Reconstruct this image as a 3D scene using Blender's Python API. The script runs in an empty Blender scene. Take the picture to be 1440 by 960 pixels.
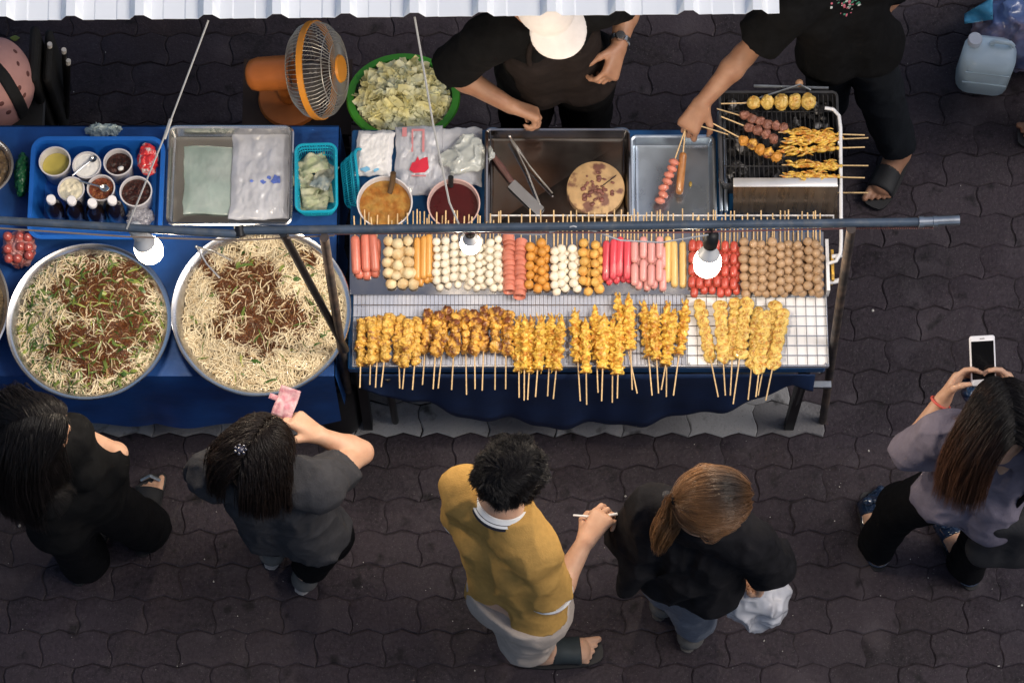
import bpy, math, random
import numpy as np
from mathutils import Vector, Matrix

random.seed(7)
RNG = np.random.default_rng(11)
scene = bpy.context.scene
COL = scene.collection
PI = math.pi

# ------------------------------------------------------------------ camera
FPX, TH, DIST = 4400.0, math.radians(18.5), 10.6
CY, CZ = -DIST * math.sin(TH), DIST * math.cos(TH)
cam_d = bpy.data.cameras.new('camera')
cam = bpy.data.objects.new('camera', cam_d)
COL.objects.link(cam)
cam.location = (0, CY, CZ)
cam.rotation_euler = (TH, 0, 0)
cam_d.sensor_width = 36.0
cam_d.lens = FPX / 1440 * 36.0
cam_d.clip_start = 0.1
cam_d.clip_end = 3000
scene.camera = cam


def P(px, py, z=0.0):
    """point of the place at height z that photograph pixel (px, py) looks at"""
    u, v = (px - 720) / FPX, (480 - py) / FPX
    d = Vector((u, v * math.cos(TH) + math.sin(TH), v * math.sin(TH) - math.cos(TH)))
    t = (z - CZ) / d.z
    return Vector((t * d.x, CY + t * d.y, z))


# ------------------------------------------------------------------ materials
MATS = {}


def mat(name, col, rough=0.55, metal=0.0, ns=None, na=0.0, bs=None, bstr=0.0, rand=0.0, trans=0.0, alpha=1.0,
        emis=0.0, sss=0.0, coat=0.0, sheen=0.0, col2=None, c2s=30.0, c2t=0.5, c2w=0.12, spec=0.5, aniso=None, ior=1.45,
        stretch=None, rvar=0.0):
    if name in MATS:
        return MATS[name]
    m = bpy.data.materials.new(name)
    m.use_nodes = True
    nt = m.node_tree
    N, L = nt.nodes, nt.links
    b = N['Principled BSDF']
    b.inputs['Roughness'].default_value = rough
    b.inputs['Metallic'].default_value = metal
    b.inputs['Specular IOR Level'].default_value = spec
    b.inputs['IOR'].default_value = ior
    b.inputs['Transmission Weight'].default_value = trans
    b.inputs['Alpha'].default_value = alpha
    b.inputs['Coat Weight'].default_value = coat
    b.inputs['Sheen Weight'].default_value = sheen
    if sss:
        b.inputs['Subsurface Weight'].default_value = sss
        b.inputs['Subsurface Radius'].default_value = (0.012, 0.005, 0.003)
        b.inputs['Subsurface Scale'].default_value = 0.6
    tc = N.new('ShaderNodeTexCoord')
    vec = tc.outputs['Object']
    if stretch:
        mp = N.new('ShaderNodeMapping')
        mp.inputs['Scale'].default_value = stretch
        L.new(vec, mp.inputs['Vector'])
        vec = mp.outputs['Vector']
    cur = None

    def rgb(c):
        n = N.new('ShaderNodeRGB')
        n.outputs[0].default_value = (*c[:3], 1)
        return n.outputs[0]

    def noise(scale, detail=5.0, off=0.0):
        n = N.new('ShaderNodeTexNoise')
        n.inputs['Scale'].default_value = scale
        n.inputs['Detail'].default_value = detail
        if off:
            a = N.new('ShaderNodeVectorMath')
            a.operation = 'ADD'
            a.inputs[1].default_value = (off, off * 1.7, off * .6)
            L.new(vec, a.inputs[0])
            L.new(a.outputs[0], n.inputs['Vector'])
        else:
            L.new(vec, n.inputs['Vector'])
        return n.outputs['Fac']

    cur = rgb(col)
    if col2 is not None:
        r = N.new('ShaderNodeMapRange')
        r.inputs['From Min'].default_value = c2t - c2w
        r.inputs['From Max'].default_value = c2t + c2w
        L.new(noise(c2s, 4.0, 3.1), r.inputs['Value'])
        mx = N.new('ShaderNodeMix')
        mx.data_type = 'RGBA'
        L.new(r.outputs[0], mx.inputs[0])
        L.new(cur, mx.inputs[6])
        L.new(rgb(col2), mx.inputs[7])
        cur = mx.outputs[2]
    val = None
    if ns:
        r = N.new('ShaderNodeMapRange')
        r.inputs['From Min'].default_value = 0.3
        r.inputs['From Max'].default_value = 0.7
        r.inputs['To Min'].default_value = 1 - na
        r.inputs['To Max'].default_value = 1 + na
        L.new(noise(ns), r.inputs['Value'])
        val = r.outputs[0]
    if rand:
        oi = N.new('ShaderNodeObjectInfo')
        r = N.new('ShaderNodeMapRange')
        r.inputs['To Min'].default_value = 1 - rand
        r.inputs['To Max'].default_value = 1 + rand
        L.new(oi.outputs['Random'], r.inputs['Value'])
        if val is None:
            val = r.outputs[0]
        else:
            mm = N.new('ShaderNodeMath')
            mm.operation = 'MULTIPLY'
            L.new(val, mm.inputs[0])
            L.new(r.outputs[0], mm.inputs[1])
            val = mm.outputs[0]
    if val is not None:
        h = N.new('ShaderNodeHueSaturation')
        L.new(val, h.inputs['Value'])
        L.new(cur, h.inputs['Color'])
        cur = h.outputs[0]
    L.new(cur, b.inputs['Base Color'])
    if emis:
        b.inputs['Emission Color'].default_value = (*col[:3], 1)
        b.inputs['Emission Strength'].default_value = emis
    if rvar:
        r = N.new('ShaderNodeMapRange')
        r.inputs['From Min'].default_value = 0.3
        r.inputs['From Max'].default_value = 0.7
        r.inputs['To Min'].default_value = max(0.02, rough - rvar)
        r.inputs['To Max'].default_value = min(1, rough + rvar)
        L.new(noise((ns or 12) * 1.3, 5, 7.7), r.inputs['Value'])
        L.new(r.outputs[0], b.inputs['Roughness'])
    if bs:
        bp = N.new('ShaderNodeBump')
        bp.inputs['Strength'].default_value = bstr
        bp.inputs['Distance'].default_value = 0.004
        L.new(noise(bs, 4), bp.inputs['Height'])
        L.new(bp.outputs[0], b.inputs['Normal'])
    MATS[name] = m
    m['b'] = b.name
    return m


def attr_mix(m, attr, col_b, lo=0.0, hi=1.0):
    """mix the material's base colour towards col_b by a mesh attribute"""
    nt = m.node_tree
    N, L = nt.nodes, nt.links
    b = N['Principled BSDF']
    src = b.inputs['Base Color'].links[0].from_socket
    a = N.new('ShaderNodeAttribute')
    a.attribute_name = attr
    r = N.new('ShaderNodeMapRange')
    r.inputs['From Min'].default_value = lo
    r.inputs['From Max'].default_value = hi
    L.new(a.outputs['Fac'], r.inputs['Value'])
    mx = N.new('ShaderNodeMix')
    mx.data_type = 'RGBA'
    L.new(r.outputs[0], mx.inputs[0])
    L.new(src, mx.inputs[6])
    mx.inputs[7].default_value = (*col_b, 1)
    L.new(mx.outputs[2], b.inputs['Base Color'])
    return m


# ------------------------------------------------------------------ objects
def wloc(o):
    v = Vector((0, 0, 0))
    while o is not None:
        v += o.location
        o = o.parent
    return v


def tag(o, label=None, cat=None, group=None, kind=None):
    if label: o['label'] = label
    if cat: o['category'] = cat
    if group: o['group'] = group
    if kind: o['kind'] = kind
    return o


def thing(name, label, cat, loc=(0, 0, 0), rz=0.0, group=None):
    o = bpy.data.objects.new(name, None)
    o.empty_display_size = 0.05
    COL.objects.link(o)
    o.location = loc
    o.rotation_euler = (0, 0, rz)
    return tag(o, label, cat, group)


def finish(name, me, mats, parent, local, smooth, loc):
    ms = mats if isinstance(mats, (list, tuple)) else [mats]
    for m in ms:
        me.materials.append(m)
    o = bpy.data.objects.new(name, me)
    COL.objects.link(o)
    if parent is not None:
        o.parent = parent
        if not local:
            me.transform(Matrix.Translation(-wloc(parent)))
    elif loc is not None:
        me.transform(Matrix.Translation(-Vector(loc)))
        o.location = loc
    if smooth is not None:
        me.shade_smooth()
        if smooth < 3.0:
            me.set_sharp_from_angle(angle=smooth)
    return o


def np_mesh(name, V, Q, mats, parent=None, local=False, smooth=3.2, attrs=None, loc=None, mi=None):
    """mesh from numpy vertices and an (n,3|4) face array"""
    V = np.asarray(V, dtype=np.float32)
    Q = np.asarray(Q, dtype=np.int32)
    me = bpy.data.meshes.new(name)
    me.vertices.add(len(V))
    me.vertices.foreach_set('co', V.ravel())
    k = Q.shape[1]
    me.loops.add(Q.size)
    me.loops.foreach_set('vertex_index', Q.ravel())
    me.polygons.add(len(Q))
    me.polygons.foreach_set('loop_start', np.arange(len(Q), dtype=np.int32) * k)
    if mi is not None:
        me.polygons.foreach_set('material_index', np.asarray(mi, dtype=np.int32))
    me.update(calc_edges=True)
    me.validate()
    if attrs:
        for an, arr in attrs.items():
            a = me.attributes.new(an, 'FLOAT', 'POINT')
            a.data.foreach_set('value', np.asarray(arr, dtype=np.float32))
    return finish(name, me, mats, parent, local, smooth, loc)


class MB:
    def __init__(s):
        s.v, s.f, s.m = [], [], []

    def add(s, verts, faces, mi=0):
        o = len(s.v)
        s.v += [tuple(v) for v in verts]
        s.f += [tuple(i + o for i in f) for f in faces]
        s.m += [mi] * len(faces)
        return s

    def box(s, c, size, rz=0.0, mi=0, M=None, bev=0.0):
        hx, hy, hz = [q / 2 for q in size]
        R = Matrix.Rotation(rz, 3, 'Z') if M is None else M
        c = Vector(c)
        if bev <= 0:
            vs = [(x, y, z) for z in (-hz, hz) for x, y in ((-hx, -hy), (hx, -hy), (hx, hy), (-hx, hy))]
            fs = [(3, 2, 1, 0), (4, 5, 6, 7), (0, 1, 5, 4), (1, 2, 6, 5), (2, 3, 7, 6), (3, 0, 4, 7)]
            return s.add([c + R @ Vector(v) for v in vs], fs, mi)
        prof = rrect(2 * hx, 2 * hy, min(bev * 2.2, hx * .98, hy * .98), 4)
        b = min(bev, hz * .9)
        rings = [(1, -hz, b), (0, -hz + b, 0), (0, hz - b, 0), (1, hz, b)]
        vs, n = [], len(prof)
        for ins, z, bb in rings:
            sx, sy = (hx - bb) / hx, (hy - bb) / hy
            vs += [c + R @ Vector((x * sx, y * sy, z)) for x, y in prof]
        fs = [tuple(range(n - 1, -1, -1)), tuple(range(3 * n, 4 * n))]
        for k in range(3):
            fs += [(k * n + i, k * n + (i + 1) % n, (k + 1) * n + (i + 1) % n, (k + 1) * n + i) for i in range(n)]
        return s.add(vs, fs, mi)

    def tube(s, pts, r, n=8, mi=0, closed=False, cap=True):
        pts = [Vector(p) for p in pts]
        k = len(pts)
        rs = r if isinstance(r, (list, tuple)) else [r] * k
        vs, fs = [], []
        up = None
        for i, p in enumerate(pts):
            if closed:
                t = pts[(i + 1) % k] - pts[i - 1]
            else:
                t = pts[min(i + 1, k - 1)] - pts[max(i - 1, 0)]
            t.normalize()
            if up is None:
                up = Vector((0, 0, 1)) if abs(t.z) < .9 else Vector((1, 0, 0))
            a = t.cross(up)
            if a.length < 1e-6:
                a = t.orthogonal()
            a.normalize()
            b = a.cross(t)
            up = b.copy()
            for j in range(n):
                an = 2 * PI * j / n
                vs.append(p + (a * math.cos(an) + b * math.sin(an)) * rs[i])
        for i in range(k if closed else k - 1):
            i2 = (i + 1) % k
            fs += [(i * n + j, i2 * n + j, i2 * n + (j + 1) % n, i * n + (j + 1) % n) for j in range(n)]
        if cap and not closed:
            fs += [tuple(range(n)), tuple((k - 1) * n + j for j in range(n - 1, -1, -1))]
        return s.add(vs, fs, mi)

    def lathe(s, prof, c=(0, 0, 0), n=32, mi=0, M=None, close=False):
        """profile of (r, z) revolved about z at c"""
        R = Matrix.Identity(3) if M is None else M
        c = Vector(c)
        vs, fs = [], []
        for r, z in prof:
            for j in range(n):
                a = 2 * PI * j / n
                vs.append(c + R @ Vector((r * math.cos(a), r * math.sin(a), z)))
        k = len(prof)
        for i in range(k - 1 + (1 if close else 0)):
            i2 = (i + 1) % k
            fs += [(i * n + j, i * n + (j + 1) % n, i2 * n + (j + 1) % n, i2 * n + j) for j in range(n)]
        return s.add(vs, fs, mi)

    def ball(s, c, r, n=12, mi=0, sc=(1, 1, 1), M=None, jit=0.0):
        prof = []
        k = n // 2 + 1
        for i in range(k):
            a = -PI / 2 + PI * i / (k - 1)
            prof.append((max(1e-4, math.cos(a)) * r, math.sin(a) * r))
        o = len(s.v)
        s.lathe(prof, (0, 0, 0), n, mi)
        R = Matrix.Identity(3) if M is None else M
        for i in range(o, len(s.v)):
            v = Vector(s.v[i])
            if jit:
                v *= 1 + jit * vn(v * (2.2 / r))
            s.v[i] = tuple(Vector(c) + R @ Vector((v.x * sc[0], v.y * sc[1], v.z * sc[2])))
        return s

    def sheet(s, fn, nu, nv, mi=0, thick=0.0):
        """grid surface fn(u,v)->point, optional thickness along -normal"""
        pts = [[Vector(fn(i / nu, j / nv)) for j in range(nv + 1)] for i in range(nu + 1)]
        vs = [p for row in pts for p in row]
        w = nv + 1
        fs = [(i * w + j, (i + 1) * w + j, (i + 1) * w + j + 1, i * w + j + 1) for i in range(nu) for j in range(nv)]
        if thick:
            nn = len(vs)
            nor = []
            for i in range(nu + 1):
                for j in range(nv + 1):
                    a = pts[min(i + 1, nu)][j] - pts[max(i - 1, 0)][j]
                    b = pts[i][min(j + 1, nv)] - pts[i][max(j - 1, 0)]
                    q = a.cross(b)
                    nor.append(q.normalized() if q.length > 1e-9 else Vector((0, 0, 1)))
            vs = vs + [vs[i] - nor[i] * thick for i in range(nn)]
            fs += [tuple(q + nn for q in reversed(f)) for f in fs]
            edge = [(i, 0) for i in range(nu + 1)] + [(nu, j) for j in range(1, nv + 1)] + [(i, nv) for i in range(nu - 1, -1, -1)] + [(0, j) for j in range(nv - 1, 0, -1)]
            ids = [i * w + j for i, j in edge]
            for q in range(len(ids)):
                a, b = ids[q], ids[(q + 1) % len(ids)]
                fs.append((b, a, a + nn, b + nn))
        return s.add(vs, fs, mi)

    def prism(s, poly, z0, z1, mi=0, M=None, c=(0, 0, 0)):
        R = Matrix.Identity(3) if M is None else M
        c = Vector(c)
        n = len(poly)
        vs = [c + R @ Vector((x, y, z0)) for x, y in poly] + [c + R @ Vector((x, y, z1)) for x, y in poly]
        fs = [tuple(range(n - 1, -1, -1)), tuple(range(n, 2 * n))]
        fs += [(i, (i + 1) % n, n + (i + 1) % n, n + i) for i in range(n)]
        return s.add(vs, fs, mi)

    def build(s, name, mats, parent=None, local=False, smooth=0.7, loc=None):
        me = bpy.data.meshes.new(name)
        me.from_pydata(s.v, [], s.f)
        me.update()
        if any(s.m):
            me.polygons.foreach_set('material_index', s.m)
        return finish(name, me, mats, parent, local, smooth, loc)


def rrect(w, d, r, n=5):
    out = []
    for cx, cy, a0 in ((w / 2 - r, -d / 2 + r, -PI / 2), (w / 2 - r, d / 2 - r, 0), (-w / 2 + r, d / 2 - r, PI / 2), (-w / 2 + r, -d / 2 + r, PI)):
        for i in range(n + 1):
            a = a0 + PI / 2 * i / n
            out.append((cx + r * math.cos(a), cy + r * math.sin(a)))
    return out


def copy_tree(o, parent=None):
    c = o.copy()
    COL.objects.link(c)
    c.parent = parent
    for ch in list(o.children):
        copy_tree(ch, c)
    return c


# ------------------------------------------------------------------ value noise
_LAT = np.random.default_rng(3).random((64, 64, 64)).astype(np.float32) * 2 - 1


def vnoise(p):
    """smooth value noise in [-1,1] at (n,3) points"""
    p = np.asarray(p)
    i = np.floor(p).astype(int)
    f = p - i
    f = f * f * (3 - 2 * f)
    i0, i1 = i & 63, (i + 1) & 63
    x0, y0, z0 = i0.T
    x1, y1, z1 = i1.T
    fx, fy, fz = f.T
    c00 = _LAT[x0, y0, z0] * (1 - fx) + _LAT[x1, y0, z0] * fx
    c10 = _LAT[x0, y1, z0] * (1 - fx) + _LAT[x1, y1, z0] * fx
    c01 = _LAT[x0, y0, z1] * (1 - fx) + _LAT[x1, y0, z1] * fx
    c11 = _LAT[x0, y1, z1] * (1 - fx) + _LAT[x1, y1, z1] * fx
    return (c00 * (1 - fy) + c10 * fy) * (1 - fz) + (c01 * (1 - fy) + c11 * fy) * fz


def vn(v):
    return float(vnoise(np.array([[v[0], v[1], v[2]]]))[0])


def fbm(p, oct=3):
    s, a = 0, 1.0
    for k in range(oct):
        s = s + a * vnoise(p * (2 ** k) + 17.3 * k)
        a *= .5
    return s


# ------------------------------------------------------------------ distance fields
def sd_cone(p, a, b, ra, rb):
    a = np.asarray(a, float)
    ab = np.asarray(b, float) - a
    q = p - a
    t = np.clip((q @ ab) / max(1e-9, ab @ ab), 0, 1)
    d = q - t[:, None] * ab
    return np.sqrt((d * d).sum(1)) - (ra + (rb - ra) * t)


def sd_ell(p, c, R, rad):
    q = (p - np.asarray(c, float)) @ np.asarray(R, float)
    rad = np.asarray(rad, float)
    k0 = np.sqrt(((q / rad) ** 2).sum(1))
    k1 = np.sqrt(((q / rad ** 2) ** 2).sum(1))
    return k0 * (k0 - 1) / np.maximum(k1, 1e-6)


def smin(a, b, k):
    if k <= 0:
        return np.minimum(a, b)
    h = np.clip(.5 + .5 * (b - a) / k, 0, 1)
    return b + (a - b) * h - k * h * (1 - h)


def sdf_mesh(f, lo, hi, h, B=6):
    lo, hi = np.asarray(lo, float), np.asarray(hi, float)
    bs = h * B
    nb = np.ceil((hi - lo) / bs).astype(int) + 1
    gi = np.stack(np.meshgrid(*[np.arange(n) for n in nb], indexing='ij'), -1).reshape(-1, 3)
    act = gi[np.abs(f(lo + (gi + .5) * bs)) < bs * .87 * 1.4]
    o = np.arange(B + 1)
    off = np.stack(np.meshgrid(o, o, o, indexing='ij'), -1).reshape(-1, 3)
    idx = act[:, None, :] * B + off[None]
    vals = f(lo + idx.reshape(-1, 3) * h).reshape(len(act), B + 1, B + 1, B + 1)
    s = vals < 0
    cs = [(a, b, c) for a in (0, 1) for b in (0, 1) for c in (0, 1)]

    def sub(A, c):
        return A[:, c[0]:B + c[0], c[1]:B + c[1], c[2]:B + c[2]]
    cnt = sum(sub(s, c).astype(int) for c in cs)
    bi, ix, iy, iz = np.nonzero((cnt > 0) & (cnt < 8))
    cv = {c: vals[bi, ix + c[0], iy + c[1], iz + c[2]] for c in cs}
    acc = np.zeros((len(bi), 3))
    num = np.zeros(len(bi))
    for c in cs:
        for ax in range(3):
            if c[ax] == 0:
                e = list(c)
                e[ax] = 1
                e = tuple(e)
                va, vb = cv[c], cv[e]
                cr = (va < 0) != (vb < 0)
                t = np.where(cr, va / np.where(cr, va - vb, 1), 0)
                for k in range(3):
                    acc[:, k] += np.where(cr, c[k] + (t if k == ax else 0), 0)
                num += cr
    g = act[bi] * B + np.stack([ix, iy, iz], 1)
    V = lo + (g + acc / num[:, None]) * h
    G = g + 2
    W = (nb * B + 6)
    key = (G[:, 0] * W[1] + G[:, 1]) * W[2] + G[:, 2]
    order = np.argsort(key)
    sk = key[order]

    def find(k):
        j = np.clip(np.searchsorted(sk, k), 0, len(sk) - 1)
        return np.where(sk[j] == k, order[j], -1)
    st = [W[1] * W[2], W[2], 1]
    Q = []
    for ax in range(3):
        e = [0, 0, 0]
        e[ax] = 1
        va, vb = cv[(0, 0, 0)], cv[tuple(e)]
        sel = np.nonzero((va < 0) != (vb < 0))[0]
        e1, e2 = st[(ax + 1) % 3], st[(ax + 2) % 3]
        k0 = key[sel]
        q = np.stack([find(k0 - e1 - e2), find(k0 - e2), sel, find(k0 - e1)], 1)
        inside = va[sel] < 0
        q = np.where(inside[:, None], q, q[:, ::-1])
        Q.append(q[(q >= 0).all(1)])
    return V, np.concatenate(Q)


def strand_mesh(paths, rad, sides=3, taper=True):
    """paths (n,k,3) -> tube vertices, quads, along attribute"""
    n, k, _ = paths.shape
    t = np.gradient(paths, axis=1)
    t /= np.maximum(np.linalg.norm(t, axis=2, keepdims=True), 1e-9)
    ref = np.where(np.abs(t[..., 2:3]) < .9, np.array([0, 0, 1.0]), np.array([1.0, 0, 0]))
    a = np.cross(t, ref)
    a /= np.maximum(np.linalg.norm(a, axis=2, keepdims=True), 1e-9)
    b = np.cross(a, t)
    r = np.broadcast_to(np.asarray(rad, float).reshape(-1, 1), (n, 1)) * np.ones((1, k))
    if taper:
        r = r * np.minimum(1, (1 - np.linspace(0, 1, k)) * 2.5 + .25)
    ang = 2 * np.pi * np.arange(sides) / sides
    V = paths[:, :, None, :] + r[:, :, None, None] * (a[:, :, None, :] * np.cos(ang)[None, None, :, None] + b[:, :, None, :] * np.sin(ang)[None, None, :, None])
    idx = np.arange(n * k * sides).reshape(n, k, sides)
    nx = np.roll(idx, -1, axis=2)
    Q = np.stack([idx[:, :-1], idx[:, 1:], nx[:, 1:], nx[:, :-1]], -1).reshape(-1, 4)
    al = np.broadcast_to(np.linspace(0, 1, k)[None, :, None], (n, k, sides)).reshape(-1)
    return V.reshape(-1, 3), Q, al


ORD = ['first', 'second', 'third', 'fourth', 'fifth', 'sixth', 'seventh', 'eighth', 'ninth', 'tenth', 'eleventh', 'twelfth',
       'thirteenth', 'fourteenth', 'fifteenth', 'sixteenth']
# ================================================================== world and light
world = bpy.data.worlds.new('World')
scene.world = world
world.use_nodes = True
wn = world.node_tree
sky = wn.nodes.new('ShaderNodeTexSky')
sky.sky_type = 'NISHITA'
sky.sun_disc = False
SUN_EL, SUN_AZ = math.radians(56), math.radians(98)       # azimuth measured from +y towards +x
sky.sun_elevation = SUN_EL
sky.sun_rotation = SUN_AZ
sky.air_density = 1.0
sky.dust_density = 3.0
sky.ozone_density = 1.0
wn.links.new(sky.outputs[0], wn.nodes['Background'].inputs[0])
wn.nodes['Background'].inputs[1].default_value = 0.125
sun_d = bpy.data.lights.new('sun', 'SUN')
sun = bpy.data.objects.new('sun', sun_d)
COL.objects.link(sun)
sun_d.energy = 1.35
sun_d.angle = math.radians(24)
sun_d.color = (1.0, .95, .88)
sdir = Vector((math.sin(SUN_AZ) * math.cos(SUN_EL), math.cos(SUN_AZ) * math.cos(SUN_EL), math.sin(SUN_EL)))
sun.rotation_euler = sdir.to_track_quat('Z', 'Y').to_euler()
sun.location = (0, 0, 12)
scene.view_settings.view_transform = 'Standard'
scene.view_settings.look = 'None'
scene.view_settings.exposure = 0.0
scene.view_settings.gamma = 1.0
scene.render.engine = 'CYCLES'
scene.cycles.use_denoising = True
scene.cycles.max_bounces = 8
scene.cycles.transparent_max_bounces = 12

# ================================================================== ground
m_paver = mat('paver_dark', (.0295, .0218, .0282), .66, spec=.25, ns=70, na=.34, bs=95, bstr=.75, col2=(.0185, .0142, .0180), c2s=3.2, c2t=.55, c2w=.13, rvar=.14)
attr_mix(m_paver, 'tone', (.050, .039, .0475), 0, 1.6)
attr_mix(m_paver, 'pale', (.31, .31, .315), 0, 1.0)
def speckle(m, scale, lo, hi, col_b, amt, off):
    nt = m.node_tree
    N, L = nt.nodes, nt.links
    b = N['Principled BSDF']
    src = b.inputs['Base Color'].links[0].from_socket
    tc = N.new('ShaderNodeTexCoord')
    mp = N.new('ShaderNodeMapping')
    mp.inputs['Location'].default_value = (off, off * .7, 0)
    L.new(tc.outputs['Object'], mp.inputs['Vector'])
    n = N.new('ShaderNodeTexNoise')
    n.inputs['Scale'].default_value = scale
    n.inputs['Detail'].default_value = 3
    L.new(mp.outputs[0], n.inputs['Vector'])
    r = N.new('ShaderNodeMapRange')
    r.inputs['From Min'].default_value = lo
    r.inputs['From Max'].default_value = hi
    r.inputs['To Max'].default_value = amt
    L.new(n.outputs['Fac'], r.inputs['Value'])
    mx = N.new('ShaderNodeMix')
    mx.data_type = 'RGBA'
    L.new(r.outputs[0], mx.inputs[0])
    L.new(src, mx.inputs[6])
    mx.inputs[7].default_value = (*col_b, 1)
    L.new(mx.outputs[2], b.inputs['Base Color'])


speckle(m_paver, 210, .62, .74, (.11, .10, .10), .8, 3.0)
speckle(m_paver, 5.5, .56, .74, (.070, .058, .066), .55, 8.0)
speckle(m_paver, 13, .60, .72, (.006, .005, .006), .8, 15.0)
m_joint = mat('joint_sand', (.0170, .0128, .0148), .9, ns=40, na=.5, bs=120, bstr=.6)
gb = MB()
gb.sheet(lambda u, v: ((u - .5) * 400, (v - .5) * 400, -.0045), 20, 20)
tag(gb.build('ground', m_joint, smooth=None), 'dark dirt bedding under the wavy pavers of the street', 'ground', kind='structure')

PW, PH = .225, .1125
Y_FRONT = P(800, 611, 0).y


def zig(t):
    t = t % 1.0
    tri = 4 * t - 1 if t < .5 else 3 - 4 * t
    return max(-.8, min(.8, tri)) / .8


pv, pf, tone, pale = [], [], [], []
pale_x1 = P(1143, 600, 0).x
pr = random.Random(5)
row0 = -22
outl = []
for i in range(9):
    x = -PW / 2 + PW * i / 8
    outl.append((x, -PH / 2 + .0085 * zig(x / (PW / 2))))
for i in range(1, 5):
    y = -PH / 2 + PH * i / 5
    outl.append((PW / 2 + .008 * math.sin(2 * PI * i / 5), y + .0085 * zig(1.0)))
for i in range(8, -1, -1):
    x = -PW / 2 + PW * i / 8
    outl.append((x, PH / 2 + .0085 * zig(x / (PW / 2))))
for i in range(4, 0, -1):
    y = -PH / 2 + PH * i / 5
    outl.append((-PW / 2 + .008 * math.sin(2 * PI * i / 5), y + .0085 * zig(1.0)))
NO = len(outl)
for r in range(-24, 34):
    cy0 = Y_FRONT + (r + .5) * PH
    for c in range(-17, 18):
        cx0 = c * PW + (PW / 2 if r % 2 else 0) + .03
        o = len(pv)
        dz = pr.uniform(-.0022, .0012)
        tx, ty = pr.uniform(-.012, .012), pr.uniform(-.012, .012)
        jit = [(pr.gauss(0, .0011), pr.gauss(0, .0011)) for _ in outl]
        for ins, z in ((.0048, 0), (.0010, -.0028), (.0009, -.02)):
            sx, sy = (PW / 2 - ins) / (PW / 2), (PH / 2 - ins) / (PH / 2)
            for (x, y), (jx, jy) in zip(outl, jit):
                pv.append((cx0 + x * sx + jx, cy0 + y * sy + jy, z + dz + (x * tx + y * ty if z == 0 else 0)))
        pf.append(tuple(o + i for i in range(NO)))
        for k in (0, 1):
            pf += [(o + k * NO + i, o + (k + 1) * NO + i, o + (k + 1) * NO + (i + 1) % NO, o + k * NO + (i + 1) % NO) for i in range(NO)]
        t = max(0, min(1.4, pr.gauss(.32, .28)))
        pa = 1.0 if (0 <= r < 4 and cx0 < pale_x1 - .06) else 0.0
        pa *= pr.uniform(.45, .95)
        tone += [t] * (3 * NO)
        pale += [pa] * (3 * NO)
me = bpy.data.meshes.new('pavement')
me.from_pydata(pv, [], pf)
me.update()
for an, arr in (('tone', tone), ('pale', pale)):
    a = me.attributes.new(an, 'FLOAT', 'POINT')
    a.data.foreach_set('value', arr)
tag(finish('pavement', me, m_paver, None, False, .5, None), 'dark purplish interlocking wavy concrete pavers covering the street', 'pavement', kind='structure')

# unseen bridge deck the street is viewed from, added to shade the paving
fb = MB()
fb.box((0, -5.7, 8.2), (26, 4.6, .35)).box((0, -7.95, 8.9), (26, .1, 1.05))
tag(fb.build('shade_bridge', mat('shade_bridge_concrete', (.30, .29, .28), .8, ns=3, na=.15), smooth=None), 'unseen concrete bridge deck added overhead to shade the street', 'shade_bridge', kind='structure')

# small scraps trodden into the paving
lb = MB()
lr = random.Random(9)
for i in range(130):
    px, py = lr.uniform(0, 1440), lr.uniform(600, 955) if lr.random() < .7 else lr.uniform(60, 600)
    p = P(px, py, .001)
    s = lr.uniform(.0012, .0028) if lr.random() < .93 else lr.uniform(.004, .006)
    lb.ball(p, s, 6, sc=(1, lr.uniform(.5, 1.3), .35), M=Matrix.Rotation(lr.uniform(0, 3), 3, 'Z'))
m_scrap = mat('scrap', (.42, .40, .37), .8, ns=25, na=.5)
tag(lb.build('litter', m_scrap, smooth=3.2), 'tiny pale crumbs and specks of litter trodden into the dark pavers', 'litter', kind='stuff')

# ================================================================== awning
m_roof = mat('awning_sheet', (.90, .915, .925), .45, ns=3, na=.03, bs=30, bstr=.05)
m_roofback = m_roof
ZR = 2.25
ra, rb = P(-420, 33, ZR), P(1096, 19.5, ZR)
ru = (rb - ra).normalized()
rv = Vector((-ru.y, ru.x, .09)).normalized()
rw = ru.cross(rv).normalized()
if rw.z < 0: rw = -rw
RL = (rb - ra).length
pitch = (P(1064, 20, ZR) - P(5, 30, ZR)).length / 11
off0 = (P(5, 30, ZR) - ra).length % pitch


def rib_h(s):
    q = ((s - off0 + pitch / 2) % pitch) - pitch / 2
    a = abs(q)
    h = .034 if a < .012 else (.034 * (1 - (a - .012) / .018) if a < .03 else 0)
    q2 = ((s - off0) % pitch) - pitch / 2
    if abs(abs(q2) - .03) < .004: h += .0025
    return h


ss = sorted(set([0, RL] + [off0 + k * pitch + d for k in range(-1, 40) for d in (-.03, -.021, -.012, 0, .012, .021, .03, pitch / 2 - .034, pitch / 2 - .03, pitch / 2 - .026, pitch / 2 + .026, pitch / 2 + .03, pitch / 2 + .034) if 0 < off0 + k * pitch + d < RL]))
n = len(ss)
vs, fs = [], []
for tk in (0, -.0012):
    for d in (0, 1.0, 2.0, 3.0):  # unseen back end lengthened to deepen the shade under the sheet
        for s_ in ss:
            vs.append(ra + ru * s_ + rv * d + rw * (rib_h(s_) + tk))
for lay in range(2):
    o = lay * 4 * n
    for j in range(3):
        for i in range(n - 1):
            q = (o + j * n + i, o + j * n + i + 1, o + (j + 1) * n + i + 1, o + (j + 1) * n + i)
            fs.append(q if lay == 0 else q[::-1])
fs += [(i + 1, i, 4 * n + i, 4 * n + i + 1) for i in range(n - 1)]
fs += [(3 * n + i, 3 * n + i + 1, 7 * n + i + 1, 7 * n + i) for i in range(n - 1)]
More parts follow.
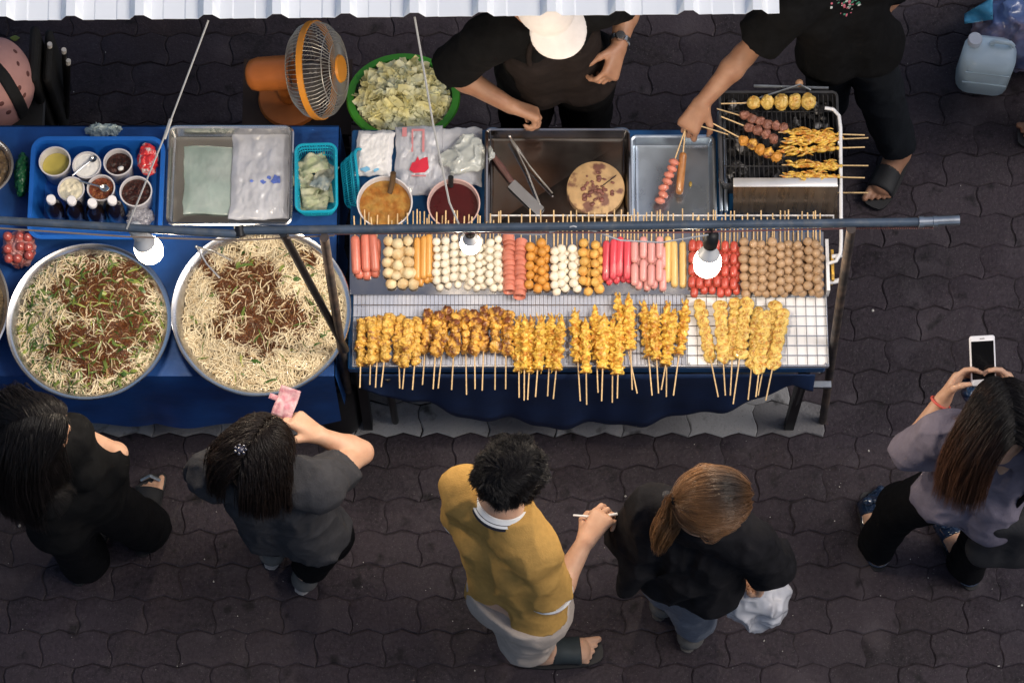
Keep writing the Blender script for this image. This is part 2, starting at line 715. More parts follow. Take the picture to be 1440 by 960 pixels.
for j in range(3):
    fs += [(j * n, (j + 1) * n, 4 * n + (j + 1) * n, 4 * n + j * n), ((j + 1) * n + n - 1, j * n + n - 1, 4 * n + j * n + n - 1, 4 * n + (j + 1) * n + n - 1)]
aw = thing('awning', 'long white corrugated metal awning sheet over the vendor side of the stall', 'awning', (ra.x + RL * .5, ra.y + 2.9, 0))
b = MB().add(vs, fs)
b.build('roof_sheet', m_roof, aw, smooth=.5)
m_gal = mat('galvanised', (.33, .36, .40), .38, .85, ns=18, na=.2, rvar=.1)
m_pipe = mat('painted_pipe', (.095, .125, .165), .42, .35, ns=14, na=.22, rvar=.12, col2=(.16, .17, .18), c2s=40, c2t=.62)
m_rust = mat('rusty_pipe', (.115, .085, .07), .6, .4, ns=22, na=.35, col2=(.05, .045, .045), c2s=14)
m_black = mat('black_metal', (.018, .018, .02), .45, .3, ns=20, na=.3)
for s_ in (.3, RL - .25):
    q = ra + ru * s_ + rv * 2.9
    MB().tube([(q.x, q.y, 0), (q.x, q.y, q.z - .01)], .022, 10).build('post', m_gal, aw)
for d in (.25, 1.5, 2.85):
    a, c = ra + rv * d - rw * .014 + ru * .1, rb + rv * d - rw * .014 - ru * .1
    MB().tube([a, c], .011, 6).build('purlin', m_gal, aw)

# ================================================================== light frame over the stall
ZB = 1.9
fr = thing('pipe_frame', 'blue grey steel pipe frame standing over the food cart, holding the lamps', 'pipe frame', P(1157, 592, 0))
e0, e1 = P(336, 324.5, ZB), P(1310, 312, ZB)
MB().tube([e0, e1], .0125, 12).build('crossbar', m_pipe, fr)
MB().tube([P(1296, 312, ZB), P(1349, 309.5, ZB)], .0145, 12).tube([P(1292, 312.2, ZB), P(1299, 312, ZB)], .0165, 12).tube([P(1312, 311.5, ZB), P(1318, 311.2, ZB)], .0165, 12).build('end_sleeve', m_gal, fr)
MB().tube([P(-400, 293, ZB), P(0, 310, ZB), P(337, 329.5, ZB)], .012, 12).build('crossbar', m_pipe, fr)
MB().tube([P(338, 333, ZB), P(336, 318, ZB + .006)], .0145, 10).build('joint_collar', m_black, fr)
MB().tube([P(1197, 322, ZB), P(1182, 420, 1.2), P(1157, 592, 0)], .0135, 10).build('leg', m_rust, fr)
MB().tube([P(456, 334, ZB), P(497, 598, 0)], .0135, 10).build('leg', m_rust, fr)
MB().tube([P(398, 328, ZB), P(486, 492, .86)], .012, 10).build('brace', mat('dark_pipe', (.04, .04, .042), .5, .4, ns=20, na=.3), fr)
MB().tube([P(-380, 296, ZB), P(-360, 640, 0)], .0135, 10).build('leg', m_rust, fr)
m_pinkwire = mat('pink_wire', (.30, .13, .12), .6)
pts = []
for k in range(90):
    x = 1200 + k * 1.25
    pts.append(P(x, 320 - .012 * (x - 1197) + (2.2 if k % 2 else -1), ZB - .022 + (.004 if k % 2 else -.004)))
tag(MB().tube([P(470, 329, ZB - .02), P(700, 327, ZB - .018), P(950, 327, ZB - .02), P(1197, 321, ZB - .02)] + pts, .0028, 5).build('power_cord', m_pinkwire, loc=P(1197, 321, ZB)),
    'reddish twisted power cord running under the crossbar and past the leg', 'cord')
tag(MB().tube([P(-380, 304, ZB - .02), P(0, 321, ZB - .02), P(180, 333, ZB - .024), P(335, 338, ZB - .02), P(470, 331, ZB - .018)], .0026, 5).build('power_cord', mat('tan_wire', (.30, .22, .17), .6), loc=P(0, 321, ZB)),
    'tan power cord slung under the lower crossbar above the noodle bowls', 'cord')
m_cord = mat('grey_cord', (.52, .50, .46), .7)
tag(MB().tube([P(293, 29, ZR - .01), P(236, 180, 2.07), P(178, 322, ZB + .012)], .0026, 6).tube([P(240, 168, 2.083), P(231, 195, 2.05)], .0052, 6).build('hanging_cord', m_cord, loc=P(293, 29, ZR)),
    'pale cord from the awning edge down to the lamp over the noodle bowl', 'cord')
tag(MB().tube([P(583, 24, ZR - .01), P(610, 180, 2.07), P(632, 285, 1.95), P(652, 331, ZB - .016)], .0028, 6).build('hanging_cord', m_cord, loc=P(583, 24, ZR)),
    'pale cord from the awning edge across the cabbage basket to the middle lamp', 'cord')
tag(MB().tube([P(664, 326, ZB - .02), P(760, 330, ZB - .03), P(806, 318, ZB + .014), P(840, 326, ZB - .02), P(872, 338, ZB - .06), P(930, 341, ZB - .05), P(996, 330, ZB - .015)], .0024, 6).build('lamp_wire', mat('white_wire', (.62, .62, .62), .5), loc=P(664, 326, ZB)),
    'thin white wire drooping between the middle lamp and the black socket lamp', 'wire')

m_bulbglow = mat('lamp_glow', (1.0, .86, .66), .4, emis=42.0)
m_bulbneck = mat('lamp_neck', (.62, .62, .62), .4)
m_socket = mat('lamp_socket', (.012, .012, .013), .5)


def lamp(px, py, ztop, lean, label, white=False, power=17, sc=1.06):
    """bulb hanging from its socket top at pixel px,py,ztop"""
    top = P(px, py, ztop)
    t = thing('light_bulb', label, 'light bulb', top, group=None)
    R = Vector((lean[0], lean[1], 1)).normalized().to_track_quat('Z', 'Y').to_matrix() @ Matrix.Scale(sc, 3)
    MB().tube([(0, 0, .0), (0, 0, ZB - ztop + .0)], .0022, 6).build('wire', m_socket, t, local=True)
    MB().lathe([(.0001, .004), (.012, .002), (.019, -.006), (.0205, -.03), (.019, -.05), (.0001, -.05)], (0, 0, 0), 20, M=R).build('socket', m_bulbneck if white else m_socket, t, local=True)
    MB().lathe([(.0001, -.0505), (.015, -.051), (.0165, -.062), (.024, -.074), (.0300, -.086), (.0300, -.088), (.0001, -.088)], (0, 0, 0), 24, M=R).build('neck', m_bulbneck, t, local=True)
    MB().lathe([(.0001, -.0885), (.0300, -.0885), (.0345, -.102), (.037, -.114), (.037, -.128), (.0325, -.146), (.021, -.16), (.008, -.1655), (.0001, -.166)], (0, 0, 0), 24, M=R).build('glass', m_bulbglow, t, local=True)
    ld = bpy.data.lights.new('bulb_light', 'POINT')
    ld.energy = power
    ld.color = (1.0, .85, .66)
    ld.shadow_soft_size = .04
    lo = bpy.data.objects.new('bulb_light', ld)
    COL.objects.link(lo)
    lo.parent = t
    lo.location = R @ Vector((0, 0, -.205))
    return t


lamp(1001, 328, ZB - .03, (.05, .36), 'lit bulb with black socket hanging above the red sausage skewers')
lamp(661, 320, ZB - .012, (0, .14), 'lit bulb half behind the bar above the white fish balls', sc=.78, power=14)
lamp(188, 318, ZB - .015, (-.24, .20), 'lit bulb on white socket hanging above the noodle bowl', white=True)

# ================================================================== tables
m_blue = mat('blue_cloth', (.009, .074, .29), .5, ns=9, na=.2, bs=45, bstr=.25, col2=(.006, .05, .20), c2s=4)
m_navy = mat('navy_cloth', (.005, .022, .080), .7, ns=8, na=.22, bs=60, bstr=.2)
m_darkwood = mat('dark_plywood', (.05, .035, .025), .6, ns=15, na=.3)
ZT = .74
tl, tr_ = P(-330, 180, ZT), P(468, 176, ZT)
bl, br = P(-330, 527, ZT), P(468, 524, ZT)
tab = thing('folding_table', 'long dark table under a blue cloth holding the noodle bowls and trays', 'table', ((tl.x + br.x) / 2, (tl.y + bl.y) / 2, 0))
cx, cy = (tl.x + br.x) / 2, (tl.y + bl.y) / 2
tw, td = br.x - tl.x, tl.y - bl.y
MB().box((cx, cy, ZT - .02), (tw - .012, td - .012, .03), bev=.004).build('tabletop', m_darkwood, tab)
for sx in (-1, 1):
    for sy in (-1, 1):
        MB().tube([(cx + sx * (tw / 2 - .08), cy + sy * (td / 2 - .08), 0), (cx + sx * (tw / 2 - .08), cy + sy * (td / 2 - .08), ZT - .036)], .016, 10).build('leg', m_black, tab)


def drape(x0, x1, y0, y1, z, drop_fn, seed, amp=.012, back=.12, side0=.3, side1=.3):
    """cloth: top sheet with hanging front, back and ends; returns MB"""
    mb = MB()
    nx = 70

    def wv(u, k, depth):
        return amp * depth * (math.sin(u * 17 + seed) + .6 * math.sin(u * 41 + seed * 2 + k))

    prof_v = [(-1, 1.0), (-1, .66), (-1, .33), (-1, .08)]
    mb.sheet(lambda u, v: (x0 + (x1 - x0) * u, y0 + (y1 - y0) * v, z + .0022 * vn((u * 14, v * 9, seed)) + .002 * (1 - 3 * abs(vn((u * 6 + 2 * vn((u * 5, v * 5, 1)), v * 5, seed + 4))))), 40, 14)

    def front(u, v):
        d = drop_fn(u)
        return (x0 + (x1 - x0) * u, y0 - .004 * min(1, v * 8) - abs(wv(u, 1, v)) - .004 * v, z - .002 * 0 - d * v)
    mb.sheet(lambda u, v: front(u, 1 - v), nx, 10)
    mb.sheet(lambda u, v: (x1 - (x1 - x0) * u, y1 + .004 + abs(wv(u, 2, 1 - v)), z - back * (1 - v)), 40, 4)
    mb.sheet(lambda u, v: (x0 - .004 - abs(wv(u, 3, 1 - v)), y1 - (y1 - y0) * u, z - side0 * (1 - v)), 24, 6)
    mb.sheet(lambda u, v: (x1 + .004 + abs(wv(u, 4, 1 - v)), y0 + (y1 - y0) * u, z - side1 * (1 - v)), 24, 6)
    return mb


cl = drape(tl.x - .004, br.x + .004, bl.y - .004, tl.y + .004, ZT, lambda u: .46 + .02 * math.sin(u * 11), 1.3, amp=.012)
tag(cl.build('tablecloth', m_blue, smooth=3.2, loc=(cx, cy, ZT)), 'bright blue cloth covering the table under the noodle bowls', 'tablecloth')

ZC = .78
c0, c1 = P(489, 518, ZC), P(1162, 518, ZC)
c2 = P(1162, 182, ZC)
cart = thing('food_cart', 'steel food cart with navy skirt carrying the skewers, trays and grill', 'food cart', ((c0.x + c1.x) / 2, (c0.y + c2.y) / 2, 0))
ccx, ccy = (c0.x + c1.x) / 2, (c0.y + c2.y) / 2
cw, cd = c1.x - c0.x, c2.y - c0.y
m_cartblue = mat('cart_blue_top', (.012, .075, .21), .35, ns=8, na=.25)
MB().box((ccx, ccy, ZC - .022), (cw, cd, .04), bev=.004).build('deck', m_cartblue, cart)
MB().box((ccx, ccy + .05, .22), (cw - .1, cd - .2, .02)).build('lower_shelf', m_black, cart)
for x, y in ((c0.x + .03, c0.y + .05), (c1.x - .05, c0.y + .05), (c0.x + .03, c2.y - .05), (c1.x - .05, c2.y - .05)):
    MB().box((x, y, .37), (.03, .03, .735)).build('leg', m_black, cart)
MB().tube([P(1130, 527, .70), P(1112, 588, .02)], .012, 8).build('strut', m_black, cart)
MB().tube([P(545, 530, .70), P(556, 592, .02)], .012, 8).build('strut', m_black, cart)
MB().box(P(1152, 541, .62), (.075, .02, .018)).build('bracket', m_gal, cart)


def sag(u):
    # lower hem read off the stall: deep in the middle, tucked up to both ends
    s_ = .10 + .42 * max(0, math.sin(PI * min(1, max(0, (u - .03) / .92)))) ** .75
    return min(.52, s_) + .012 * math.sin(u * 31)


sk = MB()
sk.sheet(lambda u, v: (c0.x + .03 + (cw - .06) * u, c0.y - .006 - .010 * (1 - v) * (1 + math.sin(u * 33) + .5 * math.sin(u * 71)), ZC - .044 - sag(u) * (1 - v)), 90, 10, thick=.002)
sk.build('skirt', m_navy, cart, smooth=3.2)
# plain black upright form under the cart end beside the noodle table
bb = thing('black_cylinder', 'black round canister on the ground in the gap between table and cart', 'cylinder', P(478, 585, 0))
MB().lathe([(.0001, 0), (.075, 0), (.08, .02), (.08, .40), (.06, .44), (.03, .45), (.03, .48), (.0001, .48)], n=24).build('round_body', m_black, bb, local=True)
MB().lathe([(.05, .46), (.055, .46), (.055, .50), (.05, .50)], n=24, close=True).build('collar', m_black, bb, local=True)

# ================================================================== trays
m_steel = mat('stainless', (.62, .61, .59), .22, 1.0, ns=9, na=.06, rvar=.08)
m_steel_dull = mat('stainless_dull', (.42, .48, .55), .30, .95, ns=6, na=.08, rvar=.1)
m_steel_dark = mat('stainless_dark', (.30, .29, .29), .17, 1.0, ns=7, na=.1, rvar=.08)


def tray(name, label, x0, y0, x1, y1, zr, depth, m, rad=.03, parent=None):
    a, c = P(x0, y1, zr), P(x1, y0, zr)
    w, d = c.x - a.x, c.y - a.y
    ctr = Vector(((a.x + c.x) / 2, (a.y + c.y) / 2, zr - depth))
    rings = [(.004, depth - .012), (0, depth - .006), (.0005, depth - .001), (.005, depth + .001), (.011, depth - .001), (.013, depth - .006), (.018, .008), (.021, .003), (.028, .0012)]
    low = [(.0285, -.0), (.020, .0015), (.0165, .007), (.0115, depth - .008), (.004, depth - .0125)]
    mb = MB()
    nn = None
    vs, fs = [], []

    def ring(ins, z):
        rr = max(.004, rad - ins)
        return [(x, y, z) for x, y in rrect(w - 2 * ins, d - 2 * ins, rr, 6)]
    R = [ring(*q) for q in rings] + [ring(*q) for q in low]
    nn = len(R[0])
    vs = [v for r in R for v in r]
    k1 = len(rings)
    for k in range(k1 - 1):
        fs += [(k * nn + i, k * nn + (i + 1) % nn, (k + 1) * nn + (i + 1) % nn, (k + 1) * nn + i) for i in range(nn)]
    fs.append(tuple((k1 - 1) * nn + i for i in range(nn)))
    for k in range(k1, len(R) - 1):
        fs += [(k * nn + i, k * nn + (i + 1) % nn, (k + 1) * nn + (i + 1) % nn, (k + 1) * nn + i) for i in range(nn)]
    fs.append(tuple(k1 * nn + i for i in range(nn - 1, -1, -1)))
    fs += [((len(R) - 1) * nn + i, (len(R) - 1) * nn + (i + 1) % nn, (i + 1) % nn, i) for i in range(nn)]
    mb.add(vs, fs)
    o = mb.build(name, m, None, smooth=.6)
    o.location = ctr
    return tag(o, label, 'tray')


tray('metal_tray', 'shiny steel tray of plastic bags beside the blue tub', 231, 176, 414, 317, ZT + .062, .055, m_steel, .028)
tray('metal_tray', 'dark shiny steel tray holding tongs, knife and chopping board', 681, 179, 886, 320, ZC + .055, .05, m_steel_dark, .022)
tray('metal_tray', 'small bluish steel tray under the hand turning two skewers', 887, 189, 1006, 322, ZC + .05, .045, m_steel_dull, .022)

# plastic sheet and bag packs
m_clear = mat('clear_plastic', (.86, .88, .92), .16, trans=.0, alpha=.42, ns=20, na=.1, bs=26, bstr=.9)
m_greenpl = mat('greenish_bags', (.36, .46, .43), .16, alpha=.72, ns=10, na=.16, bs=14, bstr=.35, coat=.6, col2=(.50, .58, .56), c2s=9)
m_bagpack = mat('bag_pack_plastic', (.62, .64, .71), .18, alpha=.74, ns=14, na=.14, bs=30, bstr=.8, coat=.5)
m_print = mat('blue_print', (.10, .16, .50), .4, ns=60, na=.4)


def flat_pack(name, label, cat, x0, y0, x1, y1, z, h, m, amp=.004, seed=0, skew=0.0, prints=None, mprint=None, rz=0.0):
    a, c = P(x0, y1, z), P(x1, y0, z)
    ctr = (a + c) / 2
    w, d = c.x - a.x, c.y - a.y
    t = thing(name, label, cat, ctr, rz)
    mb = MB()

    def top(u, v):
        e = min(u, 1 - u, v, 1 - v)
        zz = h * min(1, e * 9) + amp * (fbm1(u * 7 + seed, v * 7, seed) + .6 * fbm1(u * 19, v * 17 + seed, seed)) * min(1, e * 6)
        return ((u - .5) * w + skew * (v - .5) + .004 * fbm1(v * 5, seed, u), (v - .5) * d + .004 * fbm1(u * 5, seed, 3), max(.0008, zz + .001))
    mb.sheet(top, 44, 44, thick=.0007)
    mb.build('pack', m, t, local=True, smooth=3.2)
    for poly in (prints or ()):
        pb = MB()
        pts = []
        for (u, v) in poly:
            p = top(u, v)
            pts.append((p[0], p[1]))
        zt = h + amp * .8 + .0015
        pb.prism(pts, zt, zt + .0006)
        pb.build('print', mprint or m_print, t, local=True)
    return t, top


def fbm1(a, b_, c):
    return float(fbm(np.array([[a, b_, c * 1.37]]))[0])


def blob(u, v, r, n=9, seed=1, sy=1.0):
    q = random.Random(seed)
    return [(u + r * q.uniform(.55, 1.2) * math.cos(2 * PI * i / n), v + sy * r * q.uniform(.55, 1.2) * math.sin(2 * PI * i / n)) for i in range(n)]


flat_pack('plastic_bag_pack', 'greyish green pack of bags lying flat in the steel tray', 'bag pack', 256, 206, 334, 302, ZT + .012, .006, m_greenpl, .0012, 3)
flat_pack('plastic_bag_pack', 'clear bag pack with faint blue print in the steel tray', 'bag pack', 322, 187, 408, 309, ZT + .02, .012, m_bagpack, .004, 5,
          prints=[blob(.55, .42, .05, seed=2, sy=.5), blob(.78, .43, .09, seed=3, sy=.7), blob(.66, .46, .04, seed=4, sy=.6), blob(.36, .42, .04, seed=6, sy=.4)])
m_whitepk = mat('white_napkins', (.78, .78, .80), .5, ns=20, na=.08, bs=30, bstr=.5)
m_ltblue = mat('light_blue_print', (.22, .52, .78), .4)
flat_pack('napkin_pack', 'white napkin pack with light blue end behind the brown sauce cup', 'napkin pack', 501, 184, 553, 248, ZC + .006, .016, m_whitepk, .003, 7, skew=.012,
          prints=[blob(.3, .10, .13, seed=5, sy=.5), blob(.62, .07, .1, seed=8, sy=.5)], mprint=m_ltblue)
m_redpr = mat('red_print', (.62, .03, .06), .45)
m_pinkpr = mat('faded_red_print', (.62, .25, .27), .45)
hand_poly = [(.30, .34), (.36, .44), (.42, .45), (.46, .53), (.5, .47), (.58, .50), (.66, .52), (.70, .36), (.64, .30), (.40, .29)]
t, _ = flat_pack('carrier_bag_pack', 'clear carrier bags with red print between the napkins and crumpled bag', 'bag pack', 556, 178, 622, 276, ZC + .006, .014, m_bagpack, .005, 9, prints=[hand_poly], mprint=m_redpr)
for (x0, x1, y0, y1) in ((.14, .24, .82, .95), (.34, .62, .9, .93), (.34, .38, .60, .9), (.57, .62, .6, .9), (.35, .66, .25, .27)):
    w_, d_ = (P(622, 276, ZC).x - P(556, 276, ZC).x), (P(556, 178, ZC).y - P(556, 276, ZC).y)
    MB().box((((x0 + x1) / 2 - .5) * w_, ((y0 + y1) / 2 - .5) * d_, .0200), ((x1 - x0) * w_, (y1 - y0) * d_, .0006)).build('print', m_pinkpr, t, local=True)

m_greybag = mat('grey_plastic_film', (.44, .47, .46), .22, alpha=.86, ns=16, na=.22, bs=28, bstr=.8, coat=.3)
flat_pack('plastic_sheet', 'clear flat plastic sheet under the crumpled grey bag', 'plastic sheet', 618, 180, 678, 262, ZC + .004, .003, m_bagpack, .0015, 15)


def crumple(name, label, cat, px, py, z, rx, ry, rz_, m, seed, h=.004, amp=.3, fq=1.0, loc_base=True):
    c = P(px, py, z)
    R3 = np.eye(3)

    def f(p):
        q = p - np.array(c)
        d = sd_ell(p, c, R3, (rx, ry, rz_))
        s = min(rx, ry)
        w = vnoise(q / s * 2.1 * fq + seed)
        q = q + .25 * s * np.stack([vnoise(q / s * 1.5 + 3 + seed), vnoise(q / s * 1.5 + 13 + seed), vnoise(q / s * 1.5 + 23)], 1)
        rid = 1 - 3 * np.abs(vnoise(q / s * 2.6 * fq + 9 + seed)) ** .8 + .6 * (1 - 3 * np.abs(vnoise(q / s * 6 * fq + 5 + seed)) ** .8)
        return (d - amp * s * (.5 * w + .35 * rid)) * .7
    m_ = max(rx, ry, rz_) * (1 + amp) + .02
    lo = np.array(c) - np.array([rx, ry, rz_]) - amp * min(rx, ry) - .02
    V, Q = sdf_mesh(f, lo, 2 * np.array(c) - lo, h)
    return tag(np_mesh(name, V, Q, m, loc=Vector((c.x, c.y, c.z - rz_))), label, cat)


crumple('crumpled_bag', 'crumpled grey plastic bag lying beside the dark steel tray', 'bag', 655, 222, ZC + .03, .075, .062, .020, m_greybag, 4, h=.003, amp=.42, fq=.45)
crumple('crumpled_bag', 'pale crumpled plastic bag at the back table edge behind the tub', 'bag', 145, 183, ZT + .02, .058, .022, .02, mat('pale_film', (.36, .45, .45), .25, ns=22, na=.3, bs=30, bstr=.8, coat=.4), 8, h=.003, amp=.4)
crumple('crumpled_bag', 'crumpled clear bag in the tub corner below the chilli cup', 'bag', 197, 306, ZT + .05, .042, .032, .03, mat('violet_film', (.46, .46, .52), .15, alpha=.7, ns=25, na=.4, bs=34, bstr=.9, coat=.5), 2, h=.003, amp=.4)
crumple('plastic_bag', 'dark green plastic bag between the pan and the blue tub', 'bag', 31, 246, ZT + .04, .022, .075, .04, mat('green_film', (.008, .085, .028), .35, ns=22, na=.35, bs=30, bstr=.8), 3, h=.003, amp=.35)
crumple('plastic_bag', 'red and white plastic bag standing in the tub back corner', 'bag', 208, 224, ZT + .085, .030, .052, .045, mat('red_film', (.62, .03, .035), .3, col2=(.70, .62, .60), c2s=42, c2t=.58, c2w=.05, bs=30, bstr=.8, coat=.3), 6, h=.003, amp=.3)
crumple('sausage_bag', 'clear bag filled with reddish sausage balls beside the noodle bowl', 'bag', 27, 350, ZT + .05, .052, .06, .04, mat('ball_bag_film', (.34, .11, .10), .2, col2=(.52, .27, .26), c2s=48, c2t=.52, c2w=.1, bs=26, bstr=.6, coat=.6), 11, h=.003, amp=.22)
sr = random.Random(3)
for i in range(9):
    p = P(12 + 15 * (i % 3) + sr.uniform(-3, 3), 332 + 15 * (i // 3) + sr.uniform(-3, 3), ZT + .082 + sr.uniform(0, .008))
    tag(MB().ball(p, .0155, 14, jit=.06).build('sausage_ball', mat('sausage_red', (.40, .075, .06), .3, ns=30, na=.2, coat=.6), loc=p, smooth=3.2), 'reddish sausage ball packed in the clear bag beside the bowl', 'sausage ball', 'sausage balls in the clear bag')

# ================================================================== blue tub with condiments
m_tub = mat('blue_plastic', (.012, .115, .46), .38, ns=6, na=.1)
a, c = P(37, 336, ZT + .10), P(233, 192, ZT + .10)
w, d = c.x - a.x, c.y - a.y
tub_c = Vector(((a.x + c.x) / 2, (a.y + c.y) / 2, ZT + .002))


def boxbin(w, d, h, t, flare, rad, lip=.012):
    rings = [(flare, 0), (0, h - .01), (-lip, h - .01), (-lip, h), (t * .4, h), (flare + t, t), (flare + t + .012, t)]
    vs, fs = [], []
    for ins, z in rings:
        vs += [(x, y, z) for x, y in rrect(w - 2 * ins, d - 2 * ins, max(.006, rad - ins), 5)]
    nn = len(rrect(w, d, rad, 5))
    for k in range(len(rings) - 1):
        fs += [(k * nn + i, k * nn + (i + 1) % nn, (k + 1) * nn + (i + 1) % nn, (k + 1) * nn + i) for i in range(nn)]
    fs.append(tuple(range(nn - 1, -1, -1)))
    fs.append(tuple((len(rings) - 1) * nn + i for i in range(nn)))
    return MB().add(vs, fs)


o = boxbin(w - .024, d - .024, .098, .004, .02, .035).build('tub', m_tub, None, smooth=.6)
o.location = tub_c
tag(o, 'blue plastic tub holding condiment cups and white capped bottles', 'tub')

m_cup = mat('cup_plastic', (.62, .60, .62), .28, ns=15, na=.08, sss=.0, coat=.3)
m_cup2 = mat('cup_plastic_pink', (.55, .38, .36), .3, ns=15, na=.1, coat=.3)


def cup(px, py, zr, r, h, label, mf, name='condiment_cup', fill=.82, mc=None, n=32, chunky=None, tilt=(0, 0), zb=ZT + .007):
    c_ = P(px, py, zr)
    z0 = zr - h
    t = thing(name, label, 'cup', (c_.x, c_.y, z0))
    R = Vector((tilt[0], tilt[1], 1)).normalized().to_track_quat('Z', 'Y').to_matrix()
    k = .86
    wall = .0022
    prof = [(.0001, 0), (r * k - .003, 0), (r * k, .003), (r - .001, h - .005), (r + .0025, h - .004), (r + .0028, h), (r - .0015, h), (r * k - wall, .005), (.0001, .005)]
    MB().lathe(prof, n=n, M=R).build('cup_wall', mc or m_cup, t, local=True, smooth=.8)
    rf = (r * k - wall) + (r - .0015 - r * k + wall) * fill - .0004
    fb = MB()
    zf = .005 + (h - .005) * fill
    q = random.Random(int(px * 7 + py))

    def surf(u, v):
        rr, an = rf * u, 2 * PI * v
        return R @ Vector((rr * math.cos(an), rr * math.sin(an), zf + (chunky or 0) * vn((rr * 160 * math.cos(an) + px, rr * 160 * math.sin(an), 1.5)) * min(1, (1 - u) * 8)))
    fb.sheet(lambda u, v: surf(max(u, 1e-4), 1 - v), 10, 32)
    fb.build('filling', mf, t, local=True, smooth=3.2)
    return t


m_vin = mat('vinegar', (.50, .42, .10), .12, coat=.5, ns=20, na=.1)
m_sugar = mat('sugar', (.80, .79, .77), .7, bs=120, bstr=.3)
m_darkch = mat('dark_chilli', (.010, .003, .003), .4, ns=90, na=.5, col2=(.050, .010, .006), c2s=160, bs=150, bstr=.8)
m_flake = mat('chilli_flakes', (.16, .032, .012), .55, col2=(.34, .16, .04), c2s=170, c2t=.62, ns=140, na=.5, bs=160, bstr=1.0)
m_cream = mat('cream_powder', (.72, .66, .50), .6, ns=20, na=.1)
cup(77, 227, ZT + .115, .048, .105, 'white cup of yellow vinegar in the tub corner', m_vin, fill=.62)
cup(122, 232, ZT + .115, .043, .105, 'white cup of sugar with a spoon across it in the tub', m_sugar, fill=.93, chunky=.004)
cup(166, 228, ZT + .115, .044, .105, 'cup of almost black chilli with a white lump in the tub', m_darkch, fill=.75, chunky=.005)
cup(100, 266, ZT + .118, .040, .108, 'small cup heaped with cream powder behind the white caps', m_cream, fill=.95, chunky=.006)
cup(142, 264, ZT + .12, .042, .11, 'cup of red chilli flakes with a steel spoon in the tub', m_flake, fill=.86, chunky=.007)
cup(191, 269, ZT + .12, .049, .11, 'widest cup of dark chilli paste beside the clear bag', m_darkch, fill=.86, chunky=.007)
tag(MB().ball(P(170, 237, ZT + .098), .010, 10, jit=.3, sc=(1, .8, .6)).build('garlic_lump', m_sugar, loc=P(170, 237, ZT + .095), smooth=3.2), 'white lump resting in the almost black chilli cup', 'lump')


def spoon(label, x0, y0, z0, x1, y1, z1, m, wb=.014):
    a, c_ = P(x0, y0, z0), P(x1, y1, z1)
    d_ = c_ - a
    L_ = d_.length
    t = thing('spoon', label, 'spoon', c_)
    x = d_.normalized()
    z = Vector((0, 0, 1)) - x * x.z
    z.normalize()
    M = Matrix((x, z.cross(x), z)).transposed()
    MB().tube([M @ Vector((-L_, 0, 0)), M @ Vector((-L_ * .5, 0, .002)), M @ Vector((-.005, 0, 0))], [.0035, .0026, .003], 8).build('handle', m, t, local=True)
    MB().sheet(lambda u, v: M @ Vector(((u - .15) * wb * 2.6, (v - .5) * 2 * wb * math.sin(PI * max(.04, min(.96, u))) ** .6, -.006 * math.sin(PI * u) * math.sin(PI * v))), 12, 8, thick=.001).build('bowl', m, t, local=True, smooth=3.2)


spoon('steel spoon lying across the sugar cup', 102, 247, ZT + .125, 128, 226, ZT + .122, m_steel_dark, .010)
spoon('steel spoon stuck in the chilli flakes', 112, 255, ZT + .13, 142, 263, ZT + .128, m_steel, .012)
m_bottle = mat('dark_sauce_bottle', (.008, .005, .005), .12, coat=.5)
m_capw = mat('white_cap', (.80, .78, .80), .4)
for i, (px, py) in enumerate(((71, 279), (100, 280.5), (129, 284), (157, 280))):
    z0 = ZT + .008
    c_ = P(px, py, z0 + .175)
    t = thing('sauce_bottle', ['dark sauce bottle with white cap, nearest the tub wall by the green bag', 'dark sauce bottle with white cap, beside the cream powder cup',
                               'dark sauce bottle with white cap, below the chilli flakes cup', 'dark sauce bottle with white cap, beside the widest chilli cup'][i], 'bottle', (c_.x, c_.y, z0), group='sauce bottles in the blue tub')
    MB().lathe([(.0001, 0), (.026, 0), (.0285, .004), (.0285, .10), (.024, .122), (.0125, .142), (.011, .155), (.0001, .155)], n=24).build('glass', m_bottle, t, local=True)
    MB().lathe([(.0135, .150), (.0148, .152), (.0148, .172), (.0125, .175), (.0001, .175)], n=20).build('cap', m_capw, t, local=True)

# sauce buckets on the cart
m_sauce = mat('peanut_sauce', (.30, .115, .022), .25, ns=60, na=.25, col2=(.36, .20, .05), c2s=40, bs=70, bstr=.5, coat=.3)
m_sauce2 = mat('red_sauce', (.05, .004, .006), .12, ns=12, na=.2, coat=.5)
cup(541, 284, ZC + .085, .0855, .08, 'wide clear tub of orange brown sauce with a ladle handle', m_sauce, name='sauce_tub', fill=.72, chunky=.003, zb=ZC)
cup(638, 286, ZC + .085, .081, .08, 'wide pink rimmed tub of dark red sauce', m_sauce2, name='sauce_tub', fill=.72, mc=m_cup2, zb=ZC)
m_brownwood = mat('brown_handle', (.09, .05, .02), .5)
tag(MB().tube([P(548, 272, ZC + .065), P(552, 256, ZC + .085), P(553, 243, ZC + .115)], [.008, .010, .009], 10).build('ladle_handle', m_brownwood, loc=P(552, 256, ZC + .06)), 'short brown ladle handle sticking out of the orange sauce', 'ladle')
tag(MB().tube([P(634, 262, ZC + .065), P(634, 249, ZC + .10)], [.008, .009], 10).build('ladle_handle', m_socket, loc=P(634, 262, ZC + .06)), 'short black ladle handle standing in the dark red sauce', 'ladle')

# ================================================================== cyan baskets
m_cyan = mat('cyan_plastic', (.008, .33, .48), .4, ns=6, na=.1)


